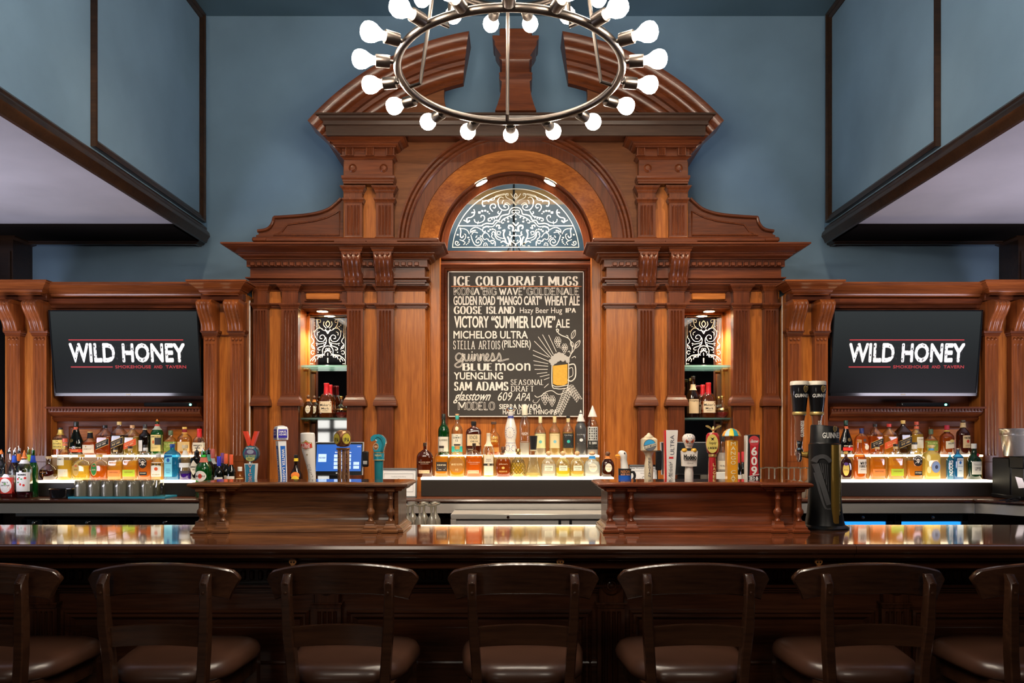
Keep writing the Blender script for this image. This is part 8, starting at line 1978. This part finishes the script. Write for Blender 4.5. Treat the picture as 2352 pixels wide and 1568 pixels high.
# point of sale screens
def pos(label, px0, px1, y0, y1, d, lit):
    t = thing('sales_terminal', label, 'terminal', (X((px0 + px1) / 2, d), d, ZK), 'sales terminals on the back counter')
    xa, xb = X(px0, d), X(px1, d); zb_, zt_ = Z(y1, d), Z(y0, d); tl = .035
    def q(u, v, off): return (xa + (xb - xa) * u, d + tl * v - off, zb_ + (zt_ - zb_) * v)
    def sl(u0, u1, v0, v1, o0, o1): return MB().rows([[q(u0, v0, o0), q(u1, v0, o0), q(u1, v1, o0), q(u0, v1, o0)], [q(u0, v0, o1), q(u1, v0, o1), q(u1, v1, o1), q(u0, v1, o1)]])
    sl(0, 1, 0, 1, -.03, -.002).build('shell', simple('silver_plastic', (.55, .55, .56), .35), t)
    sl(.008, .992, .012, .988, -.003, .003).build('bezel', M_GLOSSBLK, t)
    if lit:
        scr = sl(.03, .97, .12, .93, .002, .0042).build('screen', simple('lit_blue_screen', (.01, .05, .25), .3, emit=.75, ecol=(.006, .085, .36)), t)
        wk = simple('screen_white', (.6, .6, .6), .6, emit=.62, ecol=(1, 1, .98)); pale = simple('screen_pale', (.3, .4, .6), .6, emit=.7, ecol=(.45, .62, .85))
        def tile(u0, u1, v0, v1, m, nm='screen_button'): MB().add([q(u0, v0, .0046), q(u1, v0, .0046), q(u1, v1, .0046), q(u0, v1, .0046)], [(0, 1, 2, 3)]).build(nm, m, scr, smooth=False)
        tile(.07, .24, .40, .64, pale, 'logo_panel')
        vs, fs = text_mesh('WILD HONEY', .02); MB().add([q(u, v, .0052) for u, v in fit(vs, .085, .225, .50, .55)], fs).build('lettering', ink((.02, .05, .12)), scr, smooth=False)
        for i in range(4):
            for j in range(3): tile(.40 + .125 * j, .505 + .125 * j, .535 - .115 * i, .625 - .115 * i, pale)
        for i in range(2): tile(.81, .93, .31 - .115 * i, .40 - .115 * i, pale)
        vs, fs = text_mesh('Enter your code', .02); MB().add([q(u, v, .0046) for u, v in fit(vs, .42, .76, .66, .71)], fs).build('lettering', wk, scr, smooth=False)
        vs, fs = text_mesh('10:42', .0); MB().add([q(u, v, .0046) for u, v in fit(vs, .88, .95, .85, .88)], fs).build('lettering', wk, scr, smooth=False)
        vs, fs = text_mesh('Shift4', .0); MB().add([q(u, v, .0036) for u, v in fit(vs, .45, .55, .045, .085)], fs).build('maker_mark', wk, t, smooth=False)
        MB().box(xb, xb + .035, d - .005, d + .03, Z(1072, d), Z(1036, d), .006).build('card_reader', M_BLACK, t)
        MB().box(xb + .006, xb + .03, d - .008, d - .004, Z(1066, d), Z(1058, d), .001).build('reader_panel', simple('grey_plastic', (.3, .3, .3), .4), t)
    else:
        sl(.03, .97, .06, .95, .002, .0042).build('screen', simple('unlit_screen', (.008, .008, .009), .08), t)
        MB().box(xa - .035, xa, d - .005, d + .03, Z(1080, d), Z(1034, d), .006).build('card_reader', M_BLACK, t)
    MB().box(xa + (xb - xa) * .3, xb - (xb - xa) * .3, d + .01, d + .05, ZK + .02, zb_ + .05, .004).build('stand', M_BLACK, t)
    MB().box(xa + (xb - xa) * .2, xb - (xb - xa) * .2, d - .02, d + .10, ZK + .0005, ZK + .022, .004).build('foot', M_BLACK, t)
pos('touch screen terminal with a lit blue screen behind the left tap box', 722, 832, 1015, 1091, 4.72, True)
pos('touch screen terminal with a black unlit screen behind the right tap box', 1520, 1645, 1015, 1090, 4.72, False)
# receipt papers
tag(MB().box(X(1632, 4.75), X(1668, 4.75), 4.66, 4.69, ZK + .0005, Z(1083, 4.75), .002).build('paper_box', paper((.74, .72, .68))), 'white paper box on the counter beside the clear cut glass bottle', 'box')
# framed certificates
def cert(label, px0, px1, y0, y1, d, lines, frame):
    t = thing('framed_certificate', label, 'framed picture', (X((px0 + px1) / 2, d), d, ZK), 'framed certificates on the back counter')
    xa, xb, z0, z1 = X(px0, d), X(px1, d), ZK + .001, Z(y0, d)
    lean = .03
    def q(u, v, off): return (xa + (xb - xa) * u, d + lean * v - off, z0 + (z1 - z0) * v)
    def sl(u0, u1, v0, v1, o0, o1): return MB().rows([[q(u0, v0, o0), q(u1, v0, o0), q(u1, v1, o0), q(u0, v1, o0)], [q(u0, v0, o1), q(u1, v0, o1), q(u1, v1, o1), q(u0, v1, o1)]])
    fm = MB()
    for a in ((0, 1, 0, .05), (0, 1, .95, 1), (0, .035, 0, 1), (.965, 1, 0, 1)): s_ = sl(*a, -.008, .008); fm.add(s_.v, s_.f)
    fm.build('frame', frame, t)
    sl(.03, .97, .04, .96, -.006, .001).build('sheet', paper((.80, .79, .80)), t)
    dk = ink((.12, .12, .14))
    for a in ((.10, .90, .19, .2), (.10, .90, .8, .81), (.10, .105, .2, .8), (.895, .9, .2, .8)): s_ = sl(*a, .001, .0018); s_.build('printed_border', dk, t)
    for txt, u0, u1, v0, v1 in lines:
        vs, fs = text_mesh(txt, 0); MB().add([q(u, v, .002) for u, v in fit(vs, u0, u1, v0, v1)], fs).build('lettering', dk, t, smooth=False)
    pts = [q(.5 + .05 * cos(2 * pi * k / 20), .58 + .06 * sin(2 * pi * k / 20), .002) for k in range(20)]; pt2 = [q(.5 + .038 * cos(2 * pi * k / 20), .58 + .046 * sin(2 * pi * k / 20), .002) for k in range(20)]
    MB().rows([pts, pt2], True, False).build('printed_seal', dk, t)
cert('certificate in a thin silver black frame right of the left tap box', 872, 957, 1075, 1140, 4.74, (('Certificate of Excellence', .3, .7, .69, .72), ('presented to', .3, .45, .56, .58), ('Wild Honey', .58, .72, .56, .58)), simple('silver_black_frame', (.12, .12, .12), .3, .6))
cert('certificate in a dark frame behind the goose head tap handle', 1446, 1512, 1067, 1142, 4.76, (('Best Woman Newcomer', .08, .92, .86, .92), ('honored with', .4, .7, .72, .76), ('Una Murphy', .2, .6, .52, .58)), M_GLOSSBLK)
# coffee brewer with steel server at the far right, on the bend of the counter
cm = thing('coffee_machine', 'black coffee machine under a steel bucket at the right edge', 'coffee machine', (X(2400, 4.62), 4.62, ZK))
d = 4.55
MB().box(X(2335, d), X(2475, d), 4.52, 4.80, ZK + .0005, ZK + .025, .005).build('base', M_BLACK, cm)
MB().box(X(2338, d), X(2475, d), 4.62, 4.80, ZK + .02, Z(1052, d), .006).build('tower', M_BLACK, cm)
MB().box(X(2338, d), X(2475, d), 4.50, 4.64, Z(1076, d), Z(1048, d), .006).build('brew_head', M_BLACK, cm)
MB().box(X(2346, d), X(2350, d), 4.60, 4.61, Z(1110, d), Z(1078, d), .002).build('level_tube', simple('grey_plastic', (.3, .3, .3), .4), cm)
MB().box(X(2338, d), X(2340, d), 4.50, 4.61, ZK + .02, Z(1076, d), .001).build('side_guard', M_BLACK, cm)
bk = thing('steel_bucket', 'shiny steel ice bucket on top of the black coffee machine', 'bucket', (X(2342, d), 4.60, Z(1048, d)))
MB().lathe([(.100, .001), (.103, .005), (.118, .09), (.121, .118), (.127, .122), (.127, .150), (.131, .156), (.128, .160), (.118, .156), (.112, .09), (.098, .008), (.001, .006)], (X(2366, d), 4.60, Z(1048, d)), 40).build('bucket_wall', simple('hammered_steel', (.62, .60, .56), .22, .85), bk)
nk = tag(MB().prism([(X(a, 4.47), Z(b_, 4.47)) for a, b_ in ((2332, 1094), (2348, 1098), (2356, 1120), (2340, 1121))], 4.47, 4.474).build('paper_tag', paper((.62, .56, .48))), 'loose pale paper sheet leaning on the coffee machine', 'paper')
mb = MB().tube(cat([(X(2296, 4.5), 4.50, ZK + .004), (X(2318, 4.45), 4.45, ZK + .012), (X(2340, 4.44), 4.44, ZK + .006), (X(2313, 4.42), 4.425, ZK + .004)], 6), .0035, 6)
mb.tube(cat([(X(2313, 4.42), 4.43, ZK + .004), (X(2330, 4.44), 4.45, ZK + .02), (X(2345, 4.46), 4.46, ZK + .012)], 6), .0035, 6)
tag(mb.build('cord', M_BLACK), 'black power cord lying in front of the coffee machine', 'cord')
